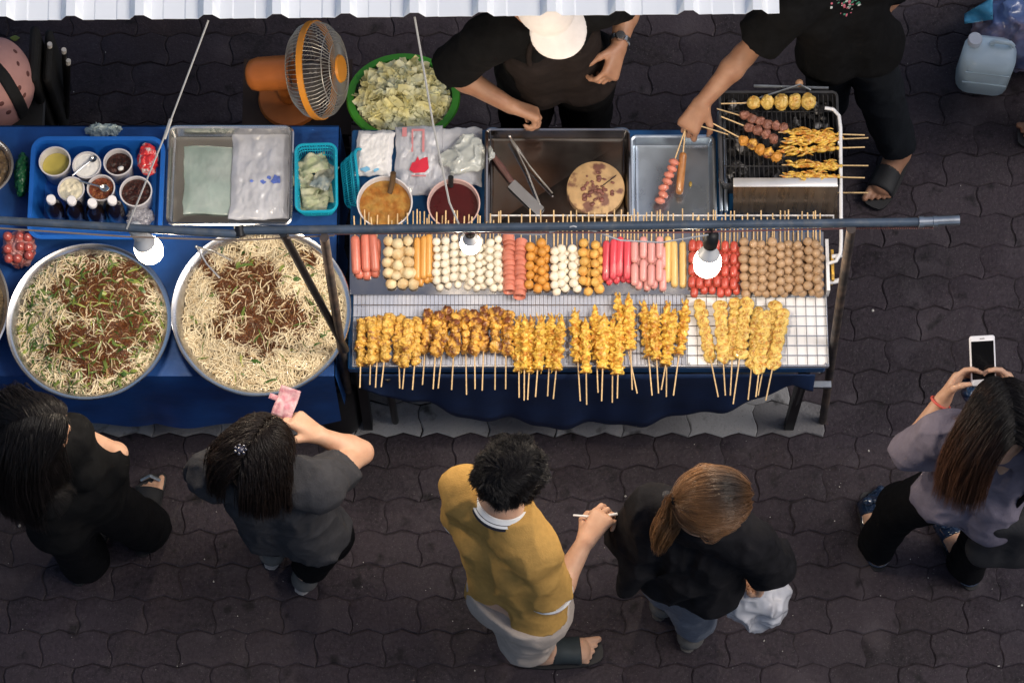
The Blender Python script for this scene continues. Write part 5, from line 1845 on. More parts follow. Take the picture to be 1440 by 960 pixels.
class Body:
    """prims: (tag, kind, params, k); a person's joints are real points of the place"""

    def __init__(s, J, g=1.0, fem=False):
        s.J = {k: Vector(v) for k, v in J.items()}
        s.g, s.fem = g, fem
        s.bust = []
        s.pr = []
        J = s.J
        f = nrm(J['face'])
        up = Vector((0, 0, 1)) if 'up' not in J else J['up']
        r = f.cross(up).normalized()
        u = r.cross(f)
        s.H = np.array([r, f, u]).T          # head frame: columns right, front, up
        s.build()

    def hp(s, x, y, z):
        return s.J['head'] + Vector(s.H @ np.array([x, y, z]))

    def cone(s, tag, a, b, ra, rb, k=.02):
        s.pr.append((tag, 'c', (Vector(a), Vector(b), ra, rb), k))

    def ell(s, tag, c, R, rad, k=.015):
        s.pr.append((tag, 'e', (Vector(c), np.array(R), rad), k))

    def build(s):
        J, g = s.J, s.g
        shm = (J['shL'] + J['shR']) / 2
        hipm = (J['hipL'] + J['hipR']) / 2
        lat = (J['shR'] - J['shL']).normalized()
        lath = (J['hipR'] - J['hipL']).normalized()
        sp = (shm - hipm)
        s.shm, s.hipm, s.lat = shm, hipm, lat
        fw = sp.normalized().cross(lat) * -1
        ch = hipm + sp * .70
        wa = hipm + sp * .30
        w = .060 * g
        tr = .80 if s.fem else .87
        ar = .88 if s.fem else .94
        s.ar = ar
        s.tr = tr
        s.cone('torso', ch + lat * w, wa + (lat + lath) * .5 * w * .85, .102 * g * tr, .088 * g * tr, .03)
        s.cone('torso', ch - lat * w, wa - (lat + lath) * .5 * w * .85, .102 * g * tr, .088 * g * tr, .03)
        s.cone('torso', J['shL'] - lat * -.01, J['shR'] - lat * .01, .056 * g, .056 * g, .05)
        s.cone('torso', wa + lath * w * .8, hipm + lath * .065 * g, .088 * g * tr, .103 * g * tr, .04)
        s.cone('torso', wa - lath * w * .8, hipm - lath * .065 * g, .088 * g * tr, .103 * g * tr, .04)
        if s.fem:
            fwd = sp.cross(lat).normalized() * -1
            fwd = lat.cross(sp).normalized() if lat.cross(sp).dot(Vector(J['face'])) > 0 else -lat.cross(sp).normalized()
            for sg in (-1, 1):
                s.cone('torso', ch + lat * sg * .062 + fwd * .045, ch + lat * sg * .066 + fwd * .066, .056, .048, .03)
                s.bust = s.bust + [(ch + lat * sg * .062 + fwd * .045, ch + lat * sg * .066 + fwd * .068, .060, .054)]
        nb = J['neck']
        hb = s.hp(0, -.015, -.06)
        s.cone('neck', nb, hb, .052 * g ** .5, .050, .03)
        for q in ('L', 'R'):
            s.cone('torso', nb.lerp(hb, .12), J['sh' + q], .042, .05 * g, .05)
        # head
        H = s.H
        s.ell('head', s.hp(0, -.006, .022), H, (.074, .094, .093), .02)
        s.cone('head', s.hp(0, .035, -.045), s.hp(0, .058, -.092), .052, .030, .04)
        s.cone('head', s.hp(0, .084, .006), s.hp(0, .104, -.034), .009, .013, .012)      # nose
        for sg in (-1, 1):
            s.ell('head', s.hp(sg * .034, .072, -.022), H, (.026, .022, .022), .03)         # cheek
            s.cone('head', s.hp(sg * .016, .090, .026), s.hp(sg * .046, .078, .024), .007, .006, .012)   # brow
            s.ell('head', s.hp(sg * .077, -.006, -.008), H @ np.array([[1, -.35 * sg, 0], [.35 * sg, 1, 0], [0, 0, 1]]) / 1.06, (.009, .021, .031), .008)   # ear
        s.cone('head', s.hp(-.016, .089, -.062), s.hp(.016, .089, -.062), .006, .006, .008)     # lips
        s.cone('head', s.hp(-.014, .086, -.071), s.hp(.014, .086, -.071), .007, .007, .008)
        # limbs
        for q in ('L', 'R'):
            s.cone('arm' + q, J['sh' + q], J['el' + q], .047 * g * ar, .038 * g * ar, .03)
            m = J['el' + q].lerp(J['wr' + q], .28)
            s.cone('fore' + q, J['el' + q], m, .037 * g * ar, .040 * g * ar, .02)
            s.cone('fore' + q, m, J['wr' + q], .040 * g * ar, .0255, .02)
            s.hand(q)
            s.cone('leg' + q, J['hip' + q], J['kn' + q], .083 * g, .056, .04)
            c = J['kn' + q].lerp(J['an' + q], .3)
            s.cone('shin' + q, J['kn' + q], c, .055, .054, .03)
            s.cone('shin' + q, c, J['an' + q], .054, .036, .03)
            s.foot(q)

    def hand(s, q):
        J = s.J
        wr = J['wr' + q]
        d = nrm(J['hd' + q] - wr)
        n = nrm(J['pn' + q])                     # the way the palm faces
        n = (n - d * n.dot(d)).normalized()
        x = d.cross(n).normalized()
        th = x if (q == 'R') else -x
        if ('flip' + q) in J: th = -th
        curl = J.get('curl' + q, Vector((.7, 0, 0)))[0]
        sc = .94 if s.fem else 1.04
        t = 'hand' + q
        pb = wr + d * .012
        for o, w in ((-.026, .0135), (-.009, .0145), (.009, .0145), (.026, .0135)):
            s.cone(t, pb + th * o * .55, wr + d * .088 * sc + th * o * sc, .0155, w * .92, .014)
        L = (.060, .074, .082, .075)
        for i, o in enumerate((-.029, -.010, .010, .029)):
            p = wr + d * (.088 if i else .080) * sc + th * o * sc
            a = 0.0
            dd = d + th * (o * 2.0)
            fl = L[i] * sc
            c_i = curl * (1.0 + .12 * (1 - i))
            for j, (fr, rr) in enumerate(((.46, .0088), (.30, .0082), (.24, .0074))):
                a += c_i * (.85, 1.05, .7)[j]
                v = (dd * math.cos(a) + n * math.sin(a)).normalized()
                e = p + v * fl * fr
                s.cone(t, p, e, rr, rr * .93, .004)
                p = e
        p = wr + d * .022 * sc + th * .026 * sc + n * .006
        v = (d * .72 + th * .62 + n * .25).normalized()
        for j, (fl, rr) in enumerate(((.042, .0125), (.032, .0102), (.026, .0088))):
            e = p + v * fl * sc
            s.cone(t, p, e, rr, rr * .9, .006 if j else .014)
            p = e
            v = (v + (n * .55 - th * .45 + d * .1) * min(1.0, .35 + curl * .5)).normalized()

    def foot(s, q):
        J = s.J
        an, toe = J['an' + q], J['to' + q]
        d = toe - an
        d.z = 0
        d.normalize()
        t = 'foot' + q
        z0 = an.z - .078
        lat = Vector((d.y, -d.x, 0))
        sg = 1 if q == 'L' else -1
        heel = an - d * .040
        heel.z = z0 + .036
        ball = an + d * .125
        ball.z = z0 + .026
        s.cone(t, an, heel, .036, .033, .03)
        s.cone(t, an + d * .02 - Vector((0, 0, .005)), ball + lat * .018, .034, .021, .03)
        s.cone(t, an + d * .01 - Vector((0, 0, .02)), ball - lat * .022, .030, .019, .03)
        s.cone(t, heel, ball, .028, .022, .03)
        for i, o in enumerate((.030, .012, -.004, -.019, -.032)):
            b = ball + lat * o * sg + d * (.004 - .008 * (i > 2))
            e = ball + lat * o * sg * 1.15 + d * (.060 - .011 * i)
            b.z, e.z = z0 + .018, z0 + .012
            s.cone(t, b, e, .013 if i == 0 else .0095, .0115 if i == 0 else .0082, .006)

    def field(s, tags=None, infl=0.0):
        pr = [p for p in s.pr if tags is None or any(p[0].startswith(t) for t in tags)]

        def f(p):
            d = np.full(len(p), .14)
            for t, k, a, kk in pr:
                if k == 'c':
                    mid, R = (np.array(a[0]) + np.array(a[1])) / 2, (a[1] - a[0]).length / 2 + max(a[2], a[3])
                else:
                    mid, R = np.array(a[0]), max(a[2])
                q = p - mid
                m = np.nonzero((q * q).sum(1) < (R + .11 + infl) ** 2)[0]
                if len(m) == 0: continue
                q = p[m]
                e = sd_cone(q, a[0], a[1], a[2] + infl, a[3] + infl) if k == 'c' else sd_ell(q, a[0], a[1], [r + infl for r in a[2]])
                d[m] = smin(d[m], e, kk)
            return d
        return f, pr

    def bounds(s, pr, pad):
        lo, hi = np.full(3, 9e9), np.full(3, -9e9)
        for t, k, a, kk in pr:
            if k == 'c':
                for pt, r in ((a[0], a[2]), (a[1], a[3])):
                    lo = np.minimum(lo, np.array(pt) - r)
                    hi = np.maximum(hi, np.array(pt) + r)
            else:
                lo = np.minimum(lo, np.array(a[0]) - max(a[2]))
                hi = np.maximum(hi, np.array(a[0]) + max(a[2]))
        return lo - pad, hi + pad

    def mesh(s, parent, m, h=.0055, name='body'):
        f, pr = s.field()
        lo, hi = s.bounds(pr, .03)
        V, Q = sdf_mesh(f, lo, hi, h)
        return np_mesh(name, V, Q, m, parent)


def chk(nm, J):
    if not DEBUG: return
    d = lambda a, b: (J[a] - J[b]).length
    print(nm, 'sh %.2f' % d('shL', 'shR'), 'spine %.2f' % (((J['shL'] + J['shR']) - (J['hipL'] + J['hipR'])) / 2).length, 'neck-head %.2f' % d('neck', 'head'),
          *['%s ua %.2f fa %.2f th %.2f sk %.2f |' % (q, d('sh' + q, 'el' + q), d('el' + q, 'wr' + q), d('hip' + q, 'kn' + q), d('kn' + q, 'an' + q)) for q in 'LR'])


DEBUG = False


def cloth(B, name, m, parent, cones, clip=(), infl=0.0, wr=.004, wf=14.0, seed=0, h=.0062, avoid=None, rid=.5, k=.03):
    """garment: cones [(a,b,ra,rb[,cut_dir])] joined smoothly, clipped by planes (point, outward normal)"""
    cs = []
    for c in cones:
        a, b, ra, rb = Vector(c[0]), Vector(c[1]), c[2] + infl, c[3] + infl
        cs.append((np.array(a), np.array(b), ra, rb, np.array((b - a).normalized()) if len(c) > 4 and c[4] else None))

    def f(p):
        d = None
        for a, b, ra, rb, cut in cs:
            e = sd_cone(p, a, b, ra, rb)
            if cut is not None:
                e = np.maximum(e, (p - b) @ cut)
            d = e if d is None else smin(d, e, k)
        if wr:
            nr = np.abs(d) < .06
            q = p[nr]
            q = q + .035 * np.stack([vnoise(q * 7 + seed), vnoise(q * 7 + 40 + seed), vnoise(q * 7 + 80)], 1)
            qa = q * np.array([wf * .75, wf * 1.5, wf * .8]) + seed
            qb = q * np.array([wf * 1.7, wf * .8, wf * .7]) + seed + 31
            w = .45 * vnoise(q * wf * .6 + seed) + rid * (.9 - 3.0 * np.abs(vnoise(qa)) ** .75) * .8 + rid * (.9 - 3.0 * np.abs(vnoise(qb)) ** .75) * .6 + .12 * vnoise(q * wf * 4 + seed)
            d[nr] = d[nr] - wr * w
        for pt, n in clip:
            d = np.maximum(d, (p - np.array(pt)) @ np.array(Vector(n).normalized()))
        return d
    lo, hi = np.full(3, 9e9), np.full(3, -9e9)
    for a, b, ra, rb, cut in cs:
        lo = np.minimum(lo, np.minimum(a - ra, b - rb))
        hi = np.maximum(hi, np.maximum(a + ra, b + rb))
    V, Q = sdf_mesh(f, lo - .03, hi + .03, h)
    return np_mesh(name, V, Q, m, parent), f


def torso_cones(B, flare=0.0, long=0.0):
    g = B.g
    sp = B.shm - B.hipm
    lat = B.lat
    lath = (B.J['hipR'] - B.J['hipL']).normalized()
    ch, wa = B.hipm + sp * .70, B.hipm + sp * .30
    w = .060 * g
    tr = B.tr
    lo = B.hipm - sp.normalized() * long
    out = []
    for sg in (-1, 1):
        out += [(ch + lat * w * sg, wa + lath * w * .85 * sg, .104 * g * tr, .094 * g * tr + flare * .5), (wa + lath * w * .85 * sg, lo + lath * .068 * g * sg, .094 * g * tr + flare * .5, .106 * g * tr + flare)]
        out.append((B.J['neck'].lerp(B.J['head'], .12), B.J['shR' if sg > 0 else 'shL'], .062, .058 * g))
    out.append((B.J['shL'], B.J['shR'], .059 * g, .059 * g))
    return out + B.bust


def sleeve(B, q, t, ra=.060, rb=.056):
    a, e, w = B.J['sh' + q], B.J['el' + q], B.J['wr' + q]
    ra, rb = ra * (B.ar + .02), rb * (B.ar + .02)
    if t <= 1:
        return [(a, a.lerp(e, t), ra, rb, True)]
    return [(a, e, ra, rb), (e, e.lerp(w, t - 1), rb, rb * .92, True)]


def leg_cones(B, t, ra=.096, rk=.072, ra2=.062, hk=1.0):
    out = []
    for q in ('L', 'R'):
        h, k, a = B.J['hip' + q], B.J['kn' + q], B.J['an' + q]
        if t <= 1:
            out.append((h, h.lerp(k, t), ra * B.g, rk, True))
        else:
            out.append((h, k, ra * B.g, rk))
            out.append((k, k.lerp(a, t - 1), rk, ra2, True))
            if t > 2.15:
                d = B.J['to' + q] - a
                d.z = 0
                out.append((a + Vector((0, 0, .05)), a - d.normalized() * .042 - Vector((0, 0, .022)), ra2 * .85, .041))
    r_ = .110 * B.g * B.tr * hk
    out.append((B.J['hipL'], B.J['hipR'], r_, r_))
    upv = (B.shm - B.hipm).normalized() * .07
    out.append((B.J['hipL'].lerp(B.J['hipR'], .15) + upv, B.J['hipR'].lerp(B.J['hipL'], .15) + upv, r_ * .96, r_ * .96))
    return out


def push_out(f, p, off):
    d = f(p)
    bad = d < off
    if bad.any():
        q = p[bad]
        e = .004
        g = np.stack([f(q + np.eye(3)[i] * e) - f(q - np.eye(3)[i] * e) for i in range(3)], 1)
        g /= np.maximum(np.linalg.norm(g, axis=1, keepdims=True), 1e-6)
        o = off[bad] if isinstance(off, np.ndarray) else off
        p = p.copy()
        p[bad] = q + g * (o - d[bad])[:, None]
    return p


def hair(B, parent, m, style, n=1700, L=.3, seed=1, tie=None, extra=None, rad=.0011, down=.35, lat=.6, part=0.0, tail=None, hairline=.62, name='hair', back=.25, tail_n=420, vol=.016):
    rng = np.random.default_rng(seed)
    H = B.H
    hc = np.array(B.hp(0, -.008, .022))
    fh, _ = B.field(['head', 'neck', 'torso', 'arm'])

    def f(p):
        d = fh(p)
        return np.minimum(d, extra(p)) if extra is not None else d
    # scalp cap
    R = np.array([.0800, .1000, .0990]) - (.0025 if style == 'short' else 0)

    def capf(p):
        d = sd_ell(p, hc, H, R) - .0025 * vnoise(p * 60)
        q = (p - hc) @ H
        cut = (q[:, 1] * hairline - q[:, 2] * (1 - hairline) * 1.1 - .040)          # face side
        low = -(q[:, 2] + .062 + .25 * q[:, 1])
        return np.maximum(np.maximum(d, cut), low)
    V, Q = sdf_mesh(capf, hc - .13, hc + .13, .005)
    cap_n = len(V)
    # roots
    U = rng.normal(size=(n * 4, 3))
    U /= np.linalg.norm(U, axis=1, keepdims=True)
    ok = ((U[:, 1] * .095 * hairline - U[:, 2] * .092 * (1 - hairline) * 1.1) < .034) & (U[:, 2] * .092 + .25 * U[:, 1] * .095 > -.055)
    U = U[ok][:n]
    if style == 'long':
        m_ = n // 3
        E = np.stack([rng.normal(part, .009, m_), rng.uniform(-.085, .055, m_), np.full(m_, .2)], 1) / R
        E[:, 2] = np.sqrt(np.maximum(.05, 1 - E[:, 0] ** 2 - E[:, 1] ** 2))
        U = np.concatenate([U, E / np.linalg.norm(E, axis=1, keepdims=True)])
    n = len(U)
    loc = U * (R + .0015)
    p = hc + loc @ H.T
    right, front, up = H[:, 0], H[:, 1], H[:, 2]
    k = 22 if style == 'long' else (16 if style == 'tie' else 7)
    P_ = np.zeros((n, k, 3))
    off = rng.uniform(.007, vol + .004, n)
    if style == 'short':
        off = rng.uniform(.002, vol, n)
    Ls = L * rng.uniform(.82, 1.05, n)
    nor = U @ H.T
    g = np.array([0, 0, -1.0])
    if style == 'long':
        sd = np.sign(loc[:, 0] - part + rng.normal(0, .0035, n))[:, None]
        d = sd * right * lat - front * (back + np.clip(loc[:, 1:2] * 7, 0, .8)) + g * .2 + rng.normal(0, .07, (n, 3))
    elif style == 'short':
        wh = np.array([.012, -.07, .075])
        dl = loc - wh
        dl /= np.maximum(np.linalg.norm(dl, axis=1, keepdims=True), .02)
        sw = np.stack([-dl[:, 1], dl[:, 0], dl[:, 2] * 0], 1)
        d = (dl + .35 * sw) @ H.T + rng.normal(0, .17, (n, 3)) + nor * .03
    else:
        d = (np.array(tie) - p)
    for j in range(k):
        P_[:, j] = p
        step = Ls / (k - 1)
        if style == 'long':
            hang = np.clip(.22 + 2.0 * j / k, 0, 1) * down * 1.3
            d = d / np.linalg.norm(d, axis=1, keepdims=True)
            d = d + g * hang * .5 - front * (back * .16) + rng.normal(0, .025, (n, 3))
        elif style == 'short':
            cl = np.stack([vnoise(p * 30 + seed), vnoise(p * 30 + 20 + seed), vnoise(p * 30 + 40)], 1)
            d = d / np.linalg.norm(d, axis=1, keepdims=True) + rng.normal(0, .10, (n, 3)) + .34 * cl + g * .10
        else:
            rem = np.array(tie) - p
            dist = np.linalg.norm(rem, axis=1, keepdims=True)
            d = rem / np.maximum(dist, 1e-5) + rng.normal(0, .05, (n, 3))
            step = dist[:, 0] / max(1, k - 1 - j) if j < k - 1 else step
        d = d / np.maximum(np.linalg.norm(d, axis=1, keepdims=True), 1e-6)
        if j < k - 1:
            p = p + d * step[:, None]
            tt = off if style != 'tie' else off * (1 - .3 * j / k)
            p = push_out(f, p, tt + (.004 * j / k if style == 'short' else 0))
    if style == 'long':
        P_[:, 1:-1] = .25 * P_[:, :-2] + .5 * P_[:, 1:-1] + .25 * P_[:, 2:]
    kids = 4
    K = np.repeat(P_, kids, axis=0)
    of = rng.normal(0, .0030 if style != 'short' else .0018, (len(K), 1, 3)) * np.linspace(.5, 1.5, k)[None, :, None]
    fr = (rng.random(len(K)) < .06)[:, None, None] * rng.normal(0, .007, (len(K), 1, 3)) * np.linspace(0, 1, k)[None, :, None] ** 2
    P_ = K + of + fr
    sets = [(P_, rng.uniform(rad * .40, rad * .70, len(P_)), True)]
    if tail is not None:
        pts = np.array([list(v) for v in tail])
        kk = 14
        tt = np.linspace(0, len(pts) - 1, kk)
        base = np.stack([np.interp(tt, np.arange(len(pts)), pts[:, a]) for a in range(3)], 1)
        base[1:-1] = .25 * base[:-2] + .5 * base[1:-1] + .25 * base[2:]
        T = np.zeros((tail_n, kk, 3))
        wv = np.sin(np.linspace(.25, 1, kk) * np.pi * .86) * .024 + .004
        o = rng.normal(0, .5, (tail_n, 3))
        for j in range(kk):
            T[:, j] = push_out(f, base[j] + o * wv[j] + rng.normal(0, .001, (tail_n, 3)), .006)
        T = np.repeat(T, 3, axis=0) + rng.normal(0, .002, (tail_n * 3, 1, 3))
        sets.append((T, rng.uniform(rad * .45, rad * .75, len(T)), True))
    allV, allQ, allA = [V], [Q], [np.full(cap_n, .0)]
    o = cap_n
    for S, r_, tp in sets:
        v, q, al = strand_mesh(S, r_, 3, tp)
        allV.append(v)
        allQ.append(q + o)
        allA.append(al if S is P_ else np.full(len(al), .9) * (.7 + .3 * al))
        o += len(v)
    if style == 'tie':
        crown = np.array(B.hp(.0, -.012, .112))
        nn = len(allV[0]) + len(allV[1])
        allA = [np.clip(np.linalg.norm(np.concatenate(allV[:2]) - crown, axis=1) / .14, 0, 1)] + allA[2:]
    return np_mesh(name, np.concatenate(allV), np.concatenate(allQ), m, parent, attrs={'along': np.concatenate(allA)})


def eyes(B, t):
    for sg in (-1, 1):
        c = B.hp(sg * .032, .0785, .004)
        o = MB().ball(c, .0115, 12).build('eye', m_eye, t, smooth=3.2)
        MB().ball(B.hp(sg * .032, .0868, .003), .0052, 10).build('iris', m_iris, o, smooth=3.2)


def person(label, J, skin, g=1.0, fem=False, h=.0055, group=None):
    J = {k: (v if isinstance(v, Vector) else Vector(v)) for k, v in J.items()}
    B = Body(J, g, fem)
    hm = B.hipm
    t = thing('person', label, 'person', ((J['anL'].x + J['anR'].x) / 2, (J['anL'].y + J['anR'].y) / 2, min(J['anL'].z, J['anR'].z) - .08 - (.012 if 'sole' in J else .0)), 0, group)
    chk(label[:22], J)
    B.t = t
    B.mesh(t, skin, h)
    eyes(B, t)
    return B, t


def slipper(B, q, m_sole, m_strap, parent, name='sandal', wide=.049, strap=(.35, .75), sole=True, toe_over=.085, hgt=.012, closed=False, rim=0.0):
    an, toe = B.J['an' + q], B.J['to' + q]
    d = toe - an
    d.z = 0
    d.normalize()
    lat = Vector((d.y, -d.x, 0))
    z0 = an.z - .080
    M = Matrix((lat, d, Vector((0, 0, 1)))).transposed()
    c = an.copy()
    c.z = z0
    out = []
    L0, L1 = -.088, .125 + toe_over - .012
    for i in range(28):
        a = 2 * PI * i / 28
        y = (L0 + L1) / 2 + (L1 - L0) / 2 * math.sin(a)
        tt = (y - L0) / (L1 - L0)
        w = wide * (.78 + .30 * tt) * (abs(math.cos(a)) ** .55) * (1 if math.cos(a) >= 0 else -1)
        out.append((w, y))
    sb = MB().prism(out, -hgt, .002, M=M, c=c)
    o = sb.build(name, m_sole, parent, smooth=.8)
    if closed:
        f, pr = B.field(['foot' + q], .007)
        lo, hi = B.bounds(pr, .03)
        top = c + Vector((0, 0, .068))

        def ff(p):
            e = f(p)
            e = np.maximum(e, (p - np.array(c + Vector((0, 0, closed)))) @ np.array((Vector((0, 0, 1)) + d * (-.0)).normalized()))
            return np.maximum(e, -(p[:, 2] - (z0 + .001)))
        V, Q = sdf_mesh(ff, lo, hi, .006)
        np_mesh('upper', V, Q, m_strap, o)
    else:
        y0, y1 = L0 + (L1 - L0) * strap[0], L0 + (L1 - L0) * strap[1]
        f, pr = B.field(['foot' + q], .0055)
        lo, hi = B.bounds(pr, .03)

        def ff(p):
            e = f(p)
            y = (p - np.array(c)) @ np.array(d)
            e = np.maximum(e, np.maximum(y0 - y, y - y1))
            return np.maximum(e, z0 + .0005 - p[:, 2])
        V, Q = sdf_mesh(ff, lo, hi, .0055)
        np_mesh('strap', V, Q, m_strap, o)
        if rim:
            def fr(p):
                return np.maximum(np.maximum(f(p), p[:, 2] - z0 - rim), z0 + .0008 - p[:, 2])
            V, Q = sdf_mesh(fr, lo, hi, .0055)
            np_mesh('upper', V, Q, m_strap, o)
    return o


def G(px, py, z=.085):
    return P(px, py, z)


m_hairblk = mat('hair_black', (.010, .008, .008), .42, spec=.35, coat=.0)
m_hairdkb = mat('hair_dark_brown', (.016, .010, .008), .42, spec=.35)
m_hairombre = attr_mix(mat('hair_ombre', (.008, .006, .006), .42, spec=.35), 'along', (.105, .046, .025), .14, .58)
m_hairbrown = attr_mix(mat('hair_copper', (.042, .030, .024), .32, spec=.55), 'along', (.225, .112, .048), .22, .72)
m_blk = mat('black_cloth', (.0055, .0055, .006), .9, ns=40, na=.25, bs=160, bstr=.3, sheen=.0, spec=.12)
m_blk2 = mat('black_trousers', (.004, .004, .005), .9, ns=40, na=.25, bs=160, bstr=.3, spec=.12)
m_char_t = mat('charcoal_tee', (.038, .038, .043), .9, ns=50, na=.14, bs=180, bstr=.35, spec=.2)
m_must = mat('mustard_cloth', (.46, .265, .075), .85, ns=60, na=.08, bs=220, bstr=.4, spec=.2)
m_white = mat('white_cloth', (.74, .74, .74), .8, ns=40, na=.05)
m_navyc = mat('navy_trim', (.012, .012, .022), .8)
m_beige = mat('beige_shorts', (.44, .37, .32), .85, ns=40, na=.08, bs=160, bstr=.3, spec=.2)
m_bluejk = mat('black_blouse', (.013, .0125, .0145), .9, ns=30, na=.25, bs=120, bstr=.3, spec=.12)
m_jean = mat('grey_jeans', (.13, .145, .18), .85, ns=60, na=.16, bs=200, bstr=.4, spec=.2)
m_lav = mat('lavender_grey_tee', (.165, .145, .185), .88, ns=40, na=.10, bs=180, bstr=.35, spec=.2)
m_sandal = mat('black_rubber', (.014, .014, .016), .6, ns=30, na=.2)
m_sandal2 = mat('teal_black_strap', (.020, .028, .032), .6, ns=30, na=.2)
m_patent = mat('navy_patent', (.009, .018, .042), .12, coat=.8)
m_shoe = mat('grey_canvas', (.10, .095, .09), .8, ns=40, na=.15)
m_apron = mat('brown_apron', (.017, .0125, .0115), .9, ns=30, na=.2, bs=120, bstr=.3, spec=.12)
m_dkjean = mat('dark_jeans', (.008, .010, .0135), .85, ns=50, na=.2, bs=160, bstr=.3, spec=.2)
DN, UP = (0, 0, -1), (0, 0, 1)


def neckclip(B, r=.0):
    """hole for the neck is not cut: the collar plane trims the top of the shirt"""
    n = ((B.J['head'] - B.J['neck']).normalized() + Vector((0, 0, 1))).normalized()
    return (B.J['neck'] + n * (.034 + r), n)


def hemclip(B, d):
    n = (B.hipm - B.shm).normalized()
    return (B.hipm + n * d, n)


# ---- man in the mustard polo shirt
J = dict(head=P(716, 668, 1.55), face=(.80, .55, -.38), neck=P(706, 712, 1.41),
         shL=P(656, 692, 1.35), shR=P(752, 776, 1.34), elL=P(654, 734, 1.09), wrL=P(690, 700, .99), hdL=P(715, 690, .96), pnL=DN, curlL=(.8, 0, 0),
         elR=P(776, 844, 1.08), wrR=P(822, 762, 1.13), hdR=P(842, 733, 1.14), pnR=(.15, -.3, -1), curlR=(.95, 0, 0),
         hipL=P(712, 832, .88), hipR=P(750, 856, .88), knR=P(742, 893, .49), anR=P(764, 914, .10), toR=P(822, 916, .02),
         knL=P(728, 858, .49), anL=P(728, 846, .10), toL=P(775, 824, .02), sole=(1, 0, 0))
B, t = person('man in a mustard polo shirt and beige shorts waiting with dark hair and glasses', J, m_skin, 1.06)
cn = torso_cones(B, -.004, .0) + sleeve(B, 'L', .78, .060, .062) + sleeve(B, 'R', .84, .060, .062)
shirt, sf = cloth(B, 'polo_shirt', m_must, t, cn, [neckclip(B), hemclip(B, -.02)], .013, .0095, 12, 3)
for q in 'LR':
    a, e = B.J['sh' + q], B.J['el' + q]
    MB().lathe([(.0640, -.005), (.0705, -.006), (.0715, .003), (.0640, .004)], a.lerp(e, .84 if q == 'R' else .78), 36, M=(e - a).to_track_quat('Z', 'Y').to_matrix(), close=True).build('cuff', m_white, shirt, smooth=.9)
nz = (B.J['head'] - B.J['neck']).normalized()
Mc = nz.to_track_quat('Z', 'Y').to_matrix()
MB().lathe([(.078, -.014), (.089, -.012), (.082, .008), (.072, .010)], B.J['neck'] + nz * .012, 44, M=Mc, close=True).build('collar', m_navyc, shirt, smooth=.9)
MB().lathe([(.0835, .000), (.0872, .001), (.0735, .0225), (.0685, .022), (.0705, .0165)], B.J['neck'] + nz * .010, 44, M=Mc, close=True).build('collar_band', m_white, shirt, smooth=.9)
cloth(B, 'shorts', m_beige, t, leg_cones(B, 1.10, .094, .079, .078, 1.06), [(B.hipm + Vector((0, 0, .07)), UP)], .011, .008, 13, 5)
slipper(B, 'R', m_sandal, m_sandal2, t, strap=(.40, .74), wide=.052)
slipper(B, 'L', m_sandal, m_sandal2, t, strap=(.42, .80), wide=.052)
hair(B, t, m_hairblk, 'short', n=3800, L=.034, seed=3, rad=.0013, hairline=.60, vol=.009)
gl = MB()
gl.tube([B.hp(-.078, .0, .008), B.hp(-.070, .085, .008), B.hp(-.060, .104, .006)], .0022, 6).tube([B.hp(.078, .0, .008), B.hp(.070, .085, .008), B.hp(.060, .104, .006)], .0022, 6)
gl.tube([B.hp(-.012, .108, .008), B.hp(.012, .108, .008)], .0018, 6)
for sg in (-1, 1):
    gl.tube([B.hp(sg * .036 + .025 * math.cos(a), .106, .002 + .018 * math.sin(a)) for a in lin(0, 2 * PI * 15 / 16, 16)], .0019, 6, closed=True)
tag(gl.build('eyeglasses', mat('glasses_frame', (.05, .05, .055), .25, .6), smooth=1.0, loc=B.hp(0, .1, 0)), 'thin dark eyeglasses on the face of the man in mustard', 'glasses')
w0 = B.J['wrR'] + (B.J['hdR'] - B.J['wrR']).normalized() * .09
tag(MB().tube([P(806, 724, 1.125), P(842, 727, 1.13), P(868, 722, 1.15)], [.003, .0042, .0042], 8).build('paper_straw', m_white, loc=w0), 'white rolled paper stick in the hand of the man in mustard', 'stick')

# ---- woman with the charcoal tee and hair clip
J = dict(head=P(361, 640, 1.46), face=(.40, .72, -.50), neck=P(366, 672, 1.33),
         shL=P(301, 668, 1.27), shR=P(446, 684, 1.27), elL=P(282, 664, 1.02), wrL=P(358, 618, 1.10), hdL=P(396, 584, 1.17), pnL=(.5, -.2, -.6), curlL=(.65, 0, 0),
         elR=P(508, 636, 1.09), wrR=P(450, 613, 1.18), hdR=P(412, 586, 1.20), pnR=(-.4, -.2, -.7), curlR=(.75, 0, 0),
         hipL=P(385, 732, .86), hipR=P(440, 745, .86), knR=P(462, 754, .46), anR=P(436, 794, .085), toR=P(468, 748, .02),
         knL=P(392, 738, .46), anL=P(386, 756, .085), toL=P(402, 712, .02))
B, t = person('woman in a charcoal T-shirt with clipped up dark hair holding a pink banknote', J, m_skin, 1.03, True)
cn = torso_cones(B, .012, .02) + sleeve(B, 'L', .82, .060, .060) + sleeve(B, 'R', .56, .062, .066)
shirt, sf = cloth(B, 't_shirt', m_char_t, t, cn, [neckclip(B, -.005), hemclip(B, .035)], .011, .0115, 13, 13)
cloth(B, 'trousers', m_blk2, t, leg_cones(B, 2.02, .098, .075, .062), [(B.hipm + Vector((0, 0, -.03)), UP)], 0, .004, 15, 6)
for q in 'LR':
    slipper(B, q, mat('pale_sole', (.46, .42, .39), .7), m_shoe, t, 'shoe', .045, closed=.075)
clip = B.hp(-.018, -.092, .078)
hair(B, t, m_hairdkb, 'long', n=2600, L=.19, seed=5, extra=sf, rad=.0012, down=.9, lat=.35, part=-.005, hairline=.57, back=.45, vol=.018)
cb = MB()
